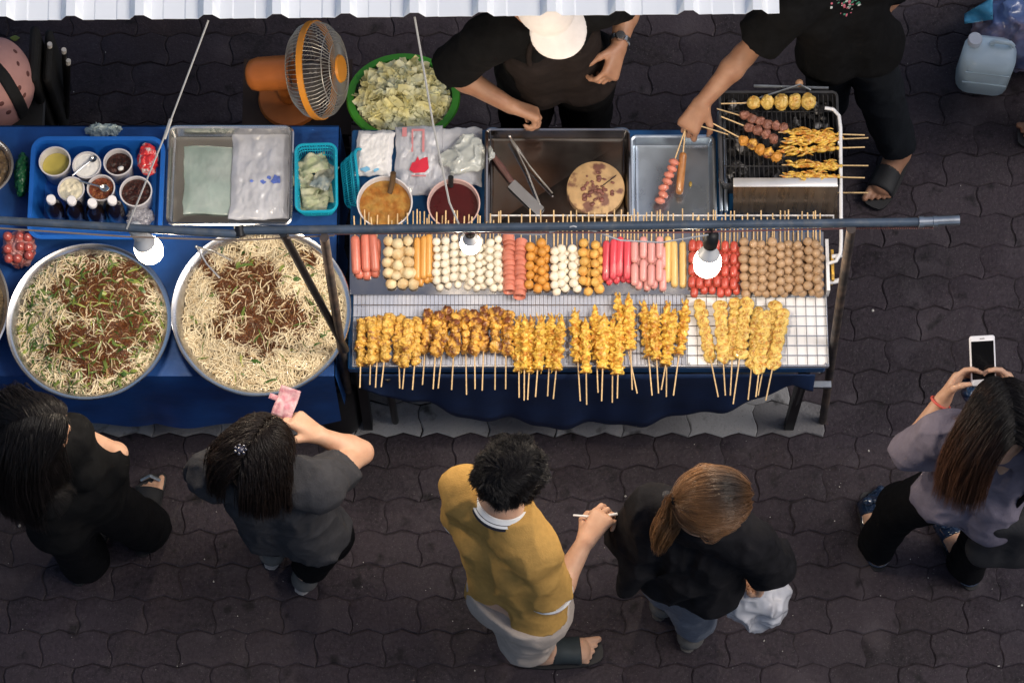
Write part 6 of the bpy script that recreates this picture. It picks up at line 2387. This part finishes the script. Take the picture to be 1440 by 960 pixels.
for i in range(7):
    a = 2 * PI * i / 7
    cb.ball(clip + Vector((.015 * math.cos(a), .013 * math.sin(a), .028)), .0048, 8)
cb.ball(clip + Vector((0, 0, .027)), .009, 10, sc=(1.3, 1, .7))
tag(cb.build('hair_clip', mat('clip_grey', (.05, .05, .075), .2, coat=.6), smooth=1.0, loc=clip), 'small dark beaded clip in the hair above the charcoal T-shirt', 'hair clip')
m_pnote = mat('pink_banknote', (.42, .17, .21), .75, ns=60, na=.3, col2=(.56, .36, .38), c2s=60)
nc = P(402, 566, 1.21)
Rn = Matrix.Rotation(-.35, 3, 'Z') @ Matrix.Rotation(.25, 3, 'X')
nb_ = MB().sheet(lambda u, v: nc + Rn @ Vector(((u - .5) * .062, (v - .5) * .092, .006 * math.sin(u * 5) + .005 * math.sin(v * 7))), 10, 12, thick=.0006)
nb_.sheet(lambda u, v: nc + Rn @ Vector((-.055 + .05 * u, .004 + (v - .5) * .016, -.006 + .004 * math.sin(u * 5))), 6, 3, thick=.0006)
tag(nb_.build('banknote', m_pnote, smooth=3.2, loc=nc), 'pink banknote held up in front of the paler noodle bowl', 'banknote')

# ---- woman in black by the table end
J = dict(head=P(48, 603, 1.45), face=(.93, .25, -.35), neck=P(50, 640, 1.32),
         shL=P(98, 612, 1.24), shR=P(28, 672, 1.24), elL=P(163, 638, 1.04), wrL=P(150, 668, .86), hdL=P(148, 676, .78), pnL=(-1, 0, 0), curlL=(.6, 0, 0),
         elR=P(48, 700, 1.0), wrR=P(105, 690, .92), hdR=P(125, 685, .88), pnR=DN, curlR=(.7, 0, 0),
         hipL=P(122, 690, .86), hipR=P(84, 722, .86), knL=P(172, 722, .47), anL=P(200, 738, .085), toL=P(211, 686, .02),
         knR=P(98, 748, .46), anR=P(116, 780, .085), toR=P(140, 736, .02))
B, t = person('woman all in black with long straight black hair standing by the darker noodle bowl', J, m_skin, 1.0, True)
cn = torso_cones(B, .015, .04)
for q in ('L',):
    dn = Vector((-.006, -.026, -.03))
    cn += [(B.J['shL'] + dn, B.J['shL'].lerp(B.J['elL'], .93) + dn * 1.0, .055, .048), (B.J['elL'] + dn * .5 + Vector((-.02, 0, 0)), B.J['wrL'], .050, .052), (B.J['wrL'], B.J['hdL'] - Vector((0, 0, .04)), .052, .058), (P(148, 664, 1.0), P(104, 690, 1.02), .055, .07),  (B.J['shL'].lerp(B.J['elL'], .5) + Vector((-.03, -.06, -.10)), B.hipm + Vector((.06, .02, .06)), .06, .085)]
cn += sleeve(B, 'R', 1.95)
shirt, sf = cloth(B, 'blouse', m_blk, t, cn, [neckclip(B), hemclip(B, .16)], .006, .006, 11, 23)
cloth(B, 'trousers', m_blk2, t, leg_cones(B, 2.22, .100, .080, .084), [(B.hipm + Vector((0, 0, -.03)), UP)], 0, .005, 13, 8)
for q in 'LR':
    slipper(B, q, m_sandal, m_sandal, t, 'sandal', .045, strap=(.58, .80), rim=.02)
an = B.J['anL']
dL = (B.J['toL'] - an)
dL.z = 0
dL.normalize()
MB().tube([an + dL * .17 + Vector((-.03, 0, -.055)), an + dL * .178 + Vector((0, 0, -.028)), an + dL * .17 + Vector((.03, 0, -.055))], .006, 8).build('buckle', m_gal, t)
hair(B, t, m_hairblk, 'long', n=3000, L=.46, seed=7, extra=sf, rad=.0012, down=1.2, lat=.42, part=.004, hairline=.58, back=.25, vol=.014)

# ---- woman with copper ponytail
J = dict(head=P(1000, 707, 1.46), face=(.88, .15, -.42), neck=P(984, 728, 1.33),
         shL=P(920, 716, 1.26), shR=P(1050, 762, 1.25), elL=P(884, 752, 1.02), wrL=P(905, 760, .80), hdL=P(910, 765, .72), pnL=(1, 0, 0), curlL=(.5, 0, 0),
         elR=P(1082, 790, 1.02), wrR=P(1072, 812, .82), hdR=P(1068, 822, .75), pnR=(-.8, 0, -.3), curlR=(1.2, 0, 0),
         hipL=P(948, 800, .86), hipR=P(994, 815, .86), knR=P(972, 846, .46), anR=P(978, 874, .085), toR=P(992, 838, .02),
         knL=P(940, 818, .46), anL=P(940, 830, .085), toL=P(958, 796, .02))
B, t = person('woman with a copper ponytail in a loose black jacket and grey jeans carrying a bag', J, m_skin, 1.0, True)
sp = (B.shm - B.hipm).normalized()
cn = torso_cones(B, .010, .02)
cn += [(B.J['shL'], B.J['elL'] + Vector((.01, 0, -.02)), .066, .070), (B.J['shL'] + Vector((.0, -.02, -.06)), P(886, 818, .86), .075, .026), (P(900, 790, 1.0), P(878, 832, .85), .05, .012),
       (B.J['shR'], B.J['elR'], .070, .066), (B.J['elR'], B.J['elR'].lerp(B.J['wrR'], .45), .066, .058, True),
       (B.J['shR'] + Vector((.02, .02, -.08)), P(1074, 752, .95), .05, .02), (B.hipm + Vector((-.02, -.02, .12)), P(942, 836, .88), .09, .018)]
shirt, sf = cloth(B, 'jacket', m_bluejk, t, cn, [neckclip(B, -.01), hemclip(B, .10)], .012, .0125, 12, 33, k=.018)
cloth(B, 'hood_lining', m_char_t, shirt, [(P(938, 702, 1.325), P(968, 712, 1.335), .026, .03)], (), 0, .006, 30, 3)
cloth(B, 'jeans', m_jean, t, leg_cones(B, 1.96, .098, .078, .070), [(B.hipm + Vector((0, 0, -.03)), UP)], 0, .005, 14, 9)
for q in 'LR':
    slipper(B, q, m_shoe, m_shoe, t, 'shoe', .044, closed=.07)
tie = B.hp(-.01, -.118, .0)
hair(B, t, m_hairbrown, 'tie', n=2800, seed=9, tie=tie, extra=sf, rad=.0013, vol=.020,
     tail=[tie, P(948, 722, 1.43), P(938, 738, 1.40), P(930, 756, 1.35), P(926, 772, 1.30)], tail_n=360)
MB().lathe([(.013, -.008), (.02, -.004), (.02, .004), (.013, .008)], tie, 16, M=Matrix.Rotation(1.3, 3, 'Y'), close=True).build('hair_tie', m_blk, t, smooth=3.2)
m_wbag = mat('white_plastic_bag', (.56, .56, .60), .25, alpha=.88, ns=12, na=.12, bs=24, bstr=.7, coat=.3)
bgc = P(1064, 850, .58)
bR = np.array(Matrix.Rotation(.5, 3, 'Z'))
hand = np.array(B.J['hdR'])


def bagf2(p):
    q = p - np.array(bgc)
    d = sd_ell(p, bgc, bR, (.085, .045, .12))
    d = smin(d, sd_cone(p, np.array(bgc) + np.array([.0, .0, .08]), hand + np.array([0, 0, -.02]), .06, .012), .05)
    d = smin(d, sd_cone(p, np.array(bgc) + np.array([.01, -.01, -.06]), np.array(P(1064, 878, .46)), .05, .02), .04)
    d = smin(d, sd_cone(p, np.array(bgc) + np.array([-.03, .01, .0]), np.array(P(1022, 826, .64)), .06, .02), .05)
    d = smin(d, sd_cone(p, np.array(bgc) + np.array([.03, .01, .0]), np.array(P(1100, 826, .64)), .06, .02), .05)
    return (d - .012 * (1 - 3 * np.abs(vnoise(q * 13 * np.array([1.3, 1.3, .6])))) - .004 * (1 - 3 * np.abs(vnoise(q * 34)))) * .75


V, Q = sdf_mesh(bagf2, np.array(bgc) - .26, np.array(bgc) + np.array([.26, .26, .30]), .006)
tag(np_mesh('carrier_bag', V, Q, m_wbag, loc=bgc), 'white plastic carrier bag hanging from the hand of the woman in the jacket', 'bag')

# ---- woman photographing with a phone
J = dict(head=P(1410, 588, 1.47), face=(-.12, .83, -.52), neck=P(1400, 622, 1.34),
         shL=P(1330, 610, 1.27), shR=P(1474, 630, 1.27), elL=P(1272, 640, 1.03), wrL=P(1326, 562, 1.15), hdL=P(1356, 515, 1.20), pnL=(.75, .1, .30), curlL=(.60, 0, 0),
         elR=P(1500, 650, 1.03), wrR=P(1432, 560, 1.15), hdR=P(1407, 518, 1.20), pnR=(-.75, .1, .30), curlR=(.60, 0, 0),
         hipL=P(1338, 690, .87), hipR=P(1392, 712, .87), knL=P(1268, 712, .47), anL=P(1236, 758, .085), toL=P(1224, 690, .02),
         knR=P(1386, 752, .47), anR=P(1360, 786, .085), toR=P(1330, 730, .02))
B, t = person('woman in a lavender grey T-shirt and black leggings photographing the stall', J, m_skin, 1.0, True)
cn = torso_cones(B, .015, .03) + sleeve(B, 'L', .84, .064, .066) + sleeve(B, 'R', .84, .064, .066)
shirt, sf = cloth(B, 't_shirt', m_lav, t, cn, [neckclip(B, -.008), hemclip(B, .12)], .008, .0125, 12, 43)
cloth(B, 'leggings', m_blk2, t, leg_cones(B, 2.16, .093, .074, .060), [(B.hipm + Vector((0, 0, -.03)), UP)], 0, .003, 15, 8)
for q in 'LR':
    o = slipper(B, q, m_sandal, m_patent, t, 'shoe', .046, strap=(.66, .995), toe_over=.075, rim=.030)
    an, to = B.J['an' + q], B.J['to' + q]
    d = to - an
    d.z = 0
    d.normalize()
    c_ = an + d * .135 + Vector((0, 0, -.008))
    bw = MB()
    lat = Vector((d.y, -d.x, 0))
    for sg in (-1, 1):
        bw.ball(c_ + lat * sg * .021, .019, 12, sc=(1.0, .8, .55), M=Matrix((lat, d, Vector((0, 0, 1)))).transposed())
    bw.ball(c_, .009, 10)
    bw.build('bow', m_patent, o, smooth=3.2)
hair(B, t, m_hairombre, 'long', n=3200, L=.35, lat=.75, seed=13, extra=sf, rad=.0012, down=.75, part=.01, hairline=.55, back=.48, vol=.016)
wL, eL = B.J['wrL'], B.J['elL']
tag(MB().tube([wL.lerp(eL, .06) + Matrix.Rotation(0, 3, 'X') @ ((eL - wL).to_track_quat('Z', 'Y').to_matrix() @ Vector((.0315 * math.cos(a), .0315 * math.sin(a), 0))) for a in lin(0, 2 * PI * 23 / 24, 24)], .0042, 8, closed=True).build('bracelet', mat('coral_band', (.62, .10, .075), .5), smooth=3.2, loc=wL),
    'coral red bracelet on the wrist beside the white phone', 'bracelet')
ph = thing('smartphone', 'white smartphone with dark screen held up by the woman in lavender', 'phone', P(1382, 507, 1.215))
Rp = Matrix.Rotation(.06, 3, 'Z') @ Matrix.Rotation(.42, 3, 'X')
MB().box((0, 0, 0), (.077, .150, .008), M=Rp, bev=.0035).build('case', m_capw, ph, local=True, smooth=1.0)
MB().box(Rp @ Vector((0, .002, .0046)), (.067, .114, .001), M=Rp).build('screen', mat('dark_glass', (.006, .006, .007), .08), ph, local=True)
MB().lathe([(.0001, .0006), (.0055, .0006), (.0058, 0)], Rp @ Vector((0, -.0650, .0044)), 18, M=Rp).build('home_button', m_white, ph, local=True)
MB().box(Rp @ Vector((0, .0665, .0045)), (.014, .002, .0008), M=Rp).build('speaker_slot', m_iris, ph, local=True)
m_pouch = mat('blue_pouch', (.012, .035, .085), .35, ns=60, na=.4, col2=(.30, .38, .50), c2s=34, c2t=.60, c2w=.04)
crumple('pouch', 'small dark blue patterned pouch hanging below the white phone', 'pouch', 1367, 548, 1.16, .034, .042, .02, m_pouch, 5, h=.004, amp=.25)
tb = thing('tote_bag', 'dark grey tote bag on the shoulder beside the lavender T-shirt', 'bag', P(1424, 738, .62))
tc = P(1424, 738, .78)
cloth(B, 'bag_body', mat('dark_grey_canvas', (.020, .019, .021), .7, ns=40, na=.15, bs=140, bstr=.3), tb,
      [(tc + Vector((-.07, -.02, .13)), tc + Vector((-.075, -.04, -.13)), .035, .045), (tc + Vector((.10, -.02, .13)), tc + Vector((.10, -.04, -.13)), .035, .045),
       (tc + Vector((-.07, -.02, .13)), tc + Vector((.10, -.02, .13)), .03, .03), (tc + Vector((-.07, -.04, -.12)), tc + Vector((.10, -.04, -.12)), .045, .045), (tc + Vector((.015, -.02, .12)), tc + Vector((.015, -.04, -.12)), .05, .055)],
      (), 0, .004, 14, 4, k=.06)
MB().tube([tc + Vector((-.04, -.01, .15)), B.J['shR'] + Vector((-.02, -.09, .0)), B.J['shR'] + Vector((0, 0, .075)), B.J['shR'] + Vector((.03, .08, .0)), tc + Vector((.08, .02, .15))], .008, 8).build('strap', m_blk, tb, smooth=3.2)

# ---- vendor in the apron
pel = P(784, 92, .90)
J = dict(head=P(760, 4, 1.50), face=(.50, -.72, -.48), neck=P(760, 12, 1.36),
         shL=P(836, 8, 1.28), shR=P(686, 56, 1.28), elR=P(632, 98, 1.02), wrR=P(716, 148, .96), hdR=P(762, 164, .92), pnR=(.3, -.5, -.7), curlR=(1.15, 0, 0),
         elL=P(884, 4, 1.09), wrL=P(870, 66, 1.10), hdL=P(858, 106, 1.08), pnL=(-.7, .2, -.5), curlL=(1.0, 0, 0),
         hipL=pel + Vector((.09, .01, 0)), hipR=pel + Vector((-.09, -.01, 0)))
gx = pel
for q, s_ in (('L', 1), ('R', -1)):
    J['kn' + q] = Vector((gx.x + s_ * .10, gx.y + .02, .48))
    J['an' + q] = Vector((gx.x + s_ * .11, gx.y + .04, .085))
    J['to' + q] = Vector((gx.x + s_ * .13, gx.y - .14, .02))
B, t = person('vendor with white cap, watch and brown apron standing behind the dark steel tray', J, m_skin_tan, 1.02)
cn = torso_cones(B, .010, .03) + sleeve(B, 'R', .90, .066, .066) + sleeve(B, 'L', .80, .062, .060)
shirt, sf = cloth(B, 't_shirt', m_blk, t, cn, [neckclip(B), hemclip(B, .1)], .011, .006, 11, 53)
fwd = Vector((.40, -.90, 0)).normalized()
cn = [(a + fwd * .022, b_ + fwd * .026, ra, rb) for a, b_, ra, rb in torso_cones(B, .008, .02)[:2] + torso_cones(B, .008, .02)[3:5]]
lat = B.lat
ap, af = cloth(B, 'apron', m_apron, t, cn, [(B.shm + fwd * .045 + Vector((0, 0, -.06)), Vector((0, 0, 1)) + fwd * .3), (B.hipm - Vector((0, 0, .30)), DN), (B.hipm.lerp(B.shm, .5) + fwd * .035, -fwd)], .010, .006, 12, 63)
for s_ in (-1, 1):
    k0, k1 = B.shm + fwd * .14 + lat * s_ * .085 + Vector((0, 0, -.10)), B.J['neck'] - fwd * .06 + lat * s_ * .05 + Vector((0, 0, .02))
    pp = np.array([list(k0.lerp(k1, i / 15)) for i in range(16)])
    for it in range(6):
        dd = sf(pp)
        gg = np.stack([sf(pp + np.eye(3)[i] * .003) - sf(pp - np.eye(3)[i] * .003) for i in range(3)], 1)
        gg /= np.maximum(np.linalg.norm(gg, axis=1, keepdims=True), 1e-6)
        pp = pp - gg * (dd - .004)[:, None]
    MB().tube([Vector(v) for v in pp], .009, 8).build('apron_strap', m_apron, ap, smooth=3.2)
cloth(B, 'trousers', m_blk2, t, leg_cones(B, 1.9, .098, .078, .07), [(B.hipm + Vector((0, 0, .09)), UP)], .006, .004, 13, 8)
for q in 'LR':
    slipper(B, q, m_sandal, m_sandal, t, 'sandal', .05)
m_capw2 = mat('white_cap_cloth', (.78, .72, .69), .75, ns=30, na=.05, bs=160, bstr=.25)
hc = np.array(B.hp(0, -.004, .028))
capH = B.H


def capfn(p):
    q = (p - hc) @ capH
    d = sd_ell(p, hc, capH, (.092, .110, .108))
    d = np.maximum(d, -(q[:, 2] - .010))
    br = np.maximum(np.sqrt((q[:, 0] / 1.02) ** 2 + (q[:, 1] - .098) ** 2) - .088, np.abs(q[:, 2] - (.020 + .9 * q[:, 0] ** 2 * -4 - .12 * np.maximum(q[:, 1] - .08, 0))) - .0065)
    return smin(d, br, .008)


V, Q = sdf_mesh(capfn, hc - .24, hc + .24, .0045)
cap = np_mesh('baseball_cap', V, Q, m_capw2, loc=Vector(hc))
tag(cap, 'white baseball cap on the vendor under the awning edge', 'cap')
wa = (B.J['elL'] - B.J['wrL'])
Mw = wa.to_track_quat('Z', 'Y').to_matrix()
wt = thing('wristwatch', 'silver wristwatch on the wrist of the vendor in the apron', 'watch', B.J['wrL'])
wc = B.J['wrL'] + wa.normalized() * .022
MB().lathe([(.0300, -.009), (.0335, -.008), (.0335, .008), (.0300, .009)], wc, 30, M=Mw, close=True).build('band', m_chrome, wt, smooth=.9)
wv = Vector((0, 0, 1)) - wa.normalized() * wa.normalized().z
wv.normalize()
MB().lathe([(.0001, .010), (.014, .010), (.016, .006), (.016, -.002)], wc + wv * .031, 20, M=wv.to_track_quat('Z', 'Y').to_matrix()).build('dial', m_chrome, wt, smooth=.9)

# ---- vendor reaching over from the street end
J = dict(head=P(1130, -62, 1.42), face=(-.45, -.70, -.60), neck=P(1148, -36, 1.34), up=(-.3, -.3, .9),
         shR=P(1112, 8, 1.27), shL=P(1228, -34, 1.27), elR=P(1046, 78, 1.06), wrR=P(988, 144, .96), hdR=P(966, 182, .90), pnR=(-.2, -.2, -1), curlR=(.85, 0, 0),
         elL=P(1262, -22, 1.0), wrL=P(1220, 40, .95), hdL=P(1205, 66, .92), pnL=(0, 0, -1), curlL=(.6, 0, 0),
         hipR=P(1168, 66, .90), hipL=P(1218, 56, .90), knL=P(1236, 128, .50), anL=P(1264, 212, .10), toL=P(1243, 258, .02),
         knR=P(1166, 100, .48), anR=P(1165, 150, .10), toR=P(1140, 190, .02), sole=(1, 0, 0))
B, t = person('vendor in a black printed T-shirt and dark jeans reaching over the small tray', J, m_skin_tan, .97)
cn = torso_cones(B, .012, .03) + sleeve(B, 'R', .66, .068, .070) + sleeve(B, 'L', .8, .066, .066)
shirt, sf = cloth(B, 't_shirt', m_blk, t, cn, [neckclip(B), hemclip(B, .12)], .012, .006, 11, 73)
cloth(B, 'jeans', m_dkjean, t, leg_cones(B, 1.88, .094, .078, .070), [(B.hipm + Vector((0, 0, .05)), UP)], .0, .006, 12, 8)
for q in 'LR':
    slipper(B, q, m_sandal, m_sandal, t, 'sandal', .054, strap=(.54, .80))
hair(B, t, m_hairblk, 'short', n=1500, L=.04, seed=19, rad=.0016, vol=.012)
# printed motif on the shirt: loose splashes of green, pink and white
pb = [mat('print_green', (.05, .20, .13), .7), mat('print_pink', (.50, .12, .17), .7), mat('print_white', (.50, .52, .50), .7)]
q = random.Random(12)


def on_surf(f, px, py, z1, z0):
    for zz in np.arange(z1, z0, -.003):
        pt = P(px, py, float(zz))
        if f(np.array([pt]))[0] < 0:
            return pt
    return None


pm = [MB(), MB(), MB()]
for i in range(64):
    px, py = 1192 + q.gauss(0, 9), 2 + q.gauss(0, 8)
    pt = on_surf(sf, px, py, 1.5, .8)
    if pt is None: continue
    e = 2e-3
    nn = Vector([(sf(np.array([pt + Vector(d) * e]))[0] - sf(np.array([pt - Vector(d) * e]))[0]) for d in ((1, 0, 0), (0, 1, 0), (0, 0, 1))]).normalized()
    pm[i % 3].ball(pt + nn * .001, q.uniform(.003, .007), 8, sc=(1, q.uniform(.4, 1.2), .22), M=nn.to_track_quat('Z', 'Y').to_matrix() @ Matrix.Rotation(q.uniform(0, 3), 3, 'Z'), jit=.3)
for i in range(3):
    if pm[i].v: pm[i].build('printed_motif', pb[i], shirt, smooth=3.2)

# ---- passer-by whose toes show at the street side
base = P(1512, 184, .09)
J = {}
bx_, by_ = base.x, base.y
J.update(anL=Vector((bx_, by_, .10)), toL=Vector((bx_ - .2, by_ + .01, .02)), anR=Vector((bx_ + .12, by_ + .22, .10)), toR=Vector((bx_ - .06, by_ + .25, .02)),
         knL=Vector((bx_ + .0, by_ + .02, .50)), knR=Vector((bx_ + .10, by_ + .20, .50)), hipL=Vector((bx_ + .06, by_ + .03, .90)), hipR=Vector((bx_ + .07, by_ + .20, .90)),
         shL=Vector((bx_ + .07, by_ - .06, 1.37)), shR=Vector((bx_ + .07, by_ + .28, 1.37)), neck=Vector((bx_ + .07, by_ + .11, 1.44)), head=Vector((bx_ + .05, by_ + .11, 1.57)), face=(-1, 0, -.2),
         elL=Vector((bx_ + .09, by_ - .12, 1.08)), elR=Vector((bx_ + .09, by_ + .34, 1.08)), wrL=Vector((bx_ + .03, by_ - .11, .84)), wrR=Vector((bx_ + .03, by_ + .34, .84)),
         hdL=Vector((bx_ + .01, by_ - .11, .75)), hdR=Vector((bx_ + .01, by_ + .34, .75)), pnL=(0, 1, 0), pnR=(0, -1, 0), curlL=(.5, 0, 0), curlR=(.5, 0, 0), sole=(1, 0, 0))
B, t = person('passer-by with bare toes in flat sandals on the paving below the water jug', J, m_skin_dark, 1.0, h=.007)
cn = torso_cones(B, .012, .02) + sleeve(B, 'L', .7) + sleeve(B, 'R', .7)
shirt, sf = cloth(B, 't_shirt', m_char_t, t, cn, [neckclip(B), hemclip(B, .1)], .006, .005, 11, 83, h=.009)
cloth(B, 'trousers', m_dkjean, t, leg_cones(B, 1.85, .098, .078, .070), [(B.hipm + Vector((0, 0, -.03)), UP)], 0, .004, 13, 8, h=.009)
for q in 'LR':
    slipper(B, q, m_sandal, m_sandal, t, 'sandal', .05, strap=(.40, .70), toe_over=.075)
hair(B, t, m_hairblk, 'short', n=900, L=.04, seed=29, rad=.0018)
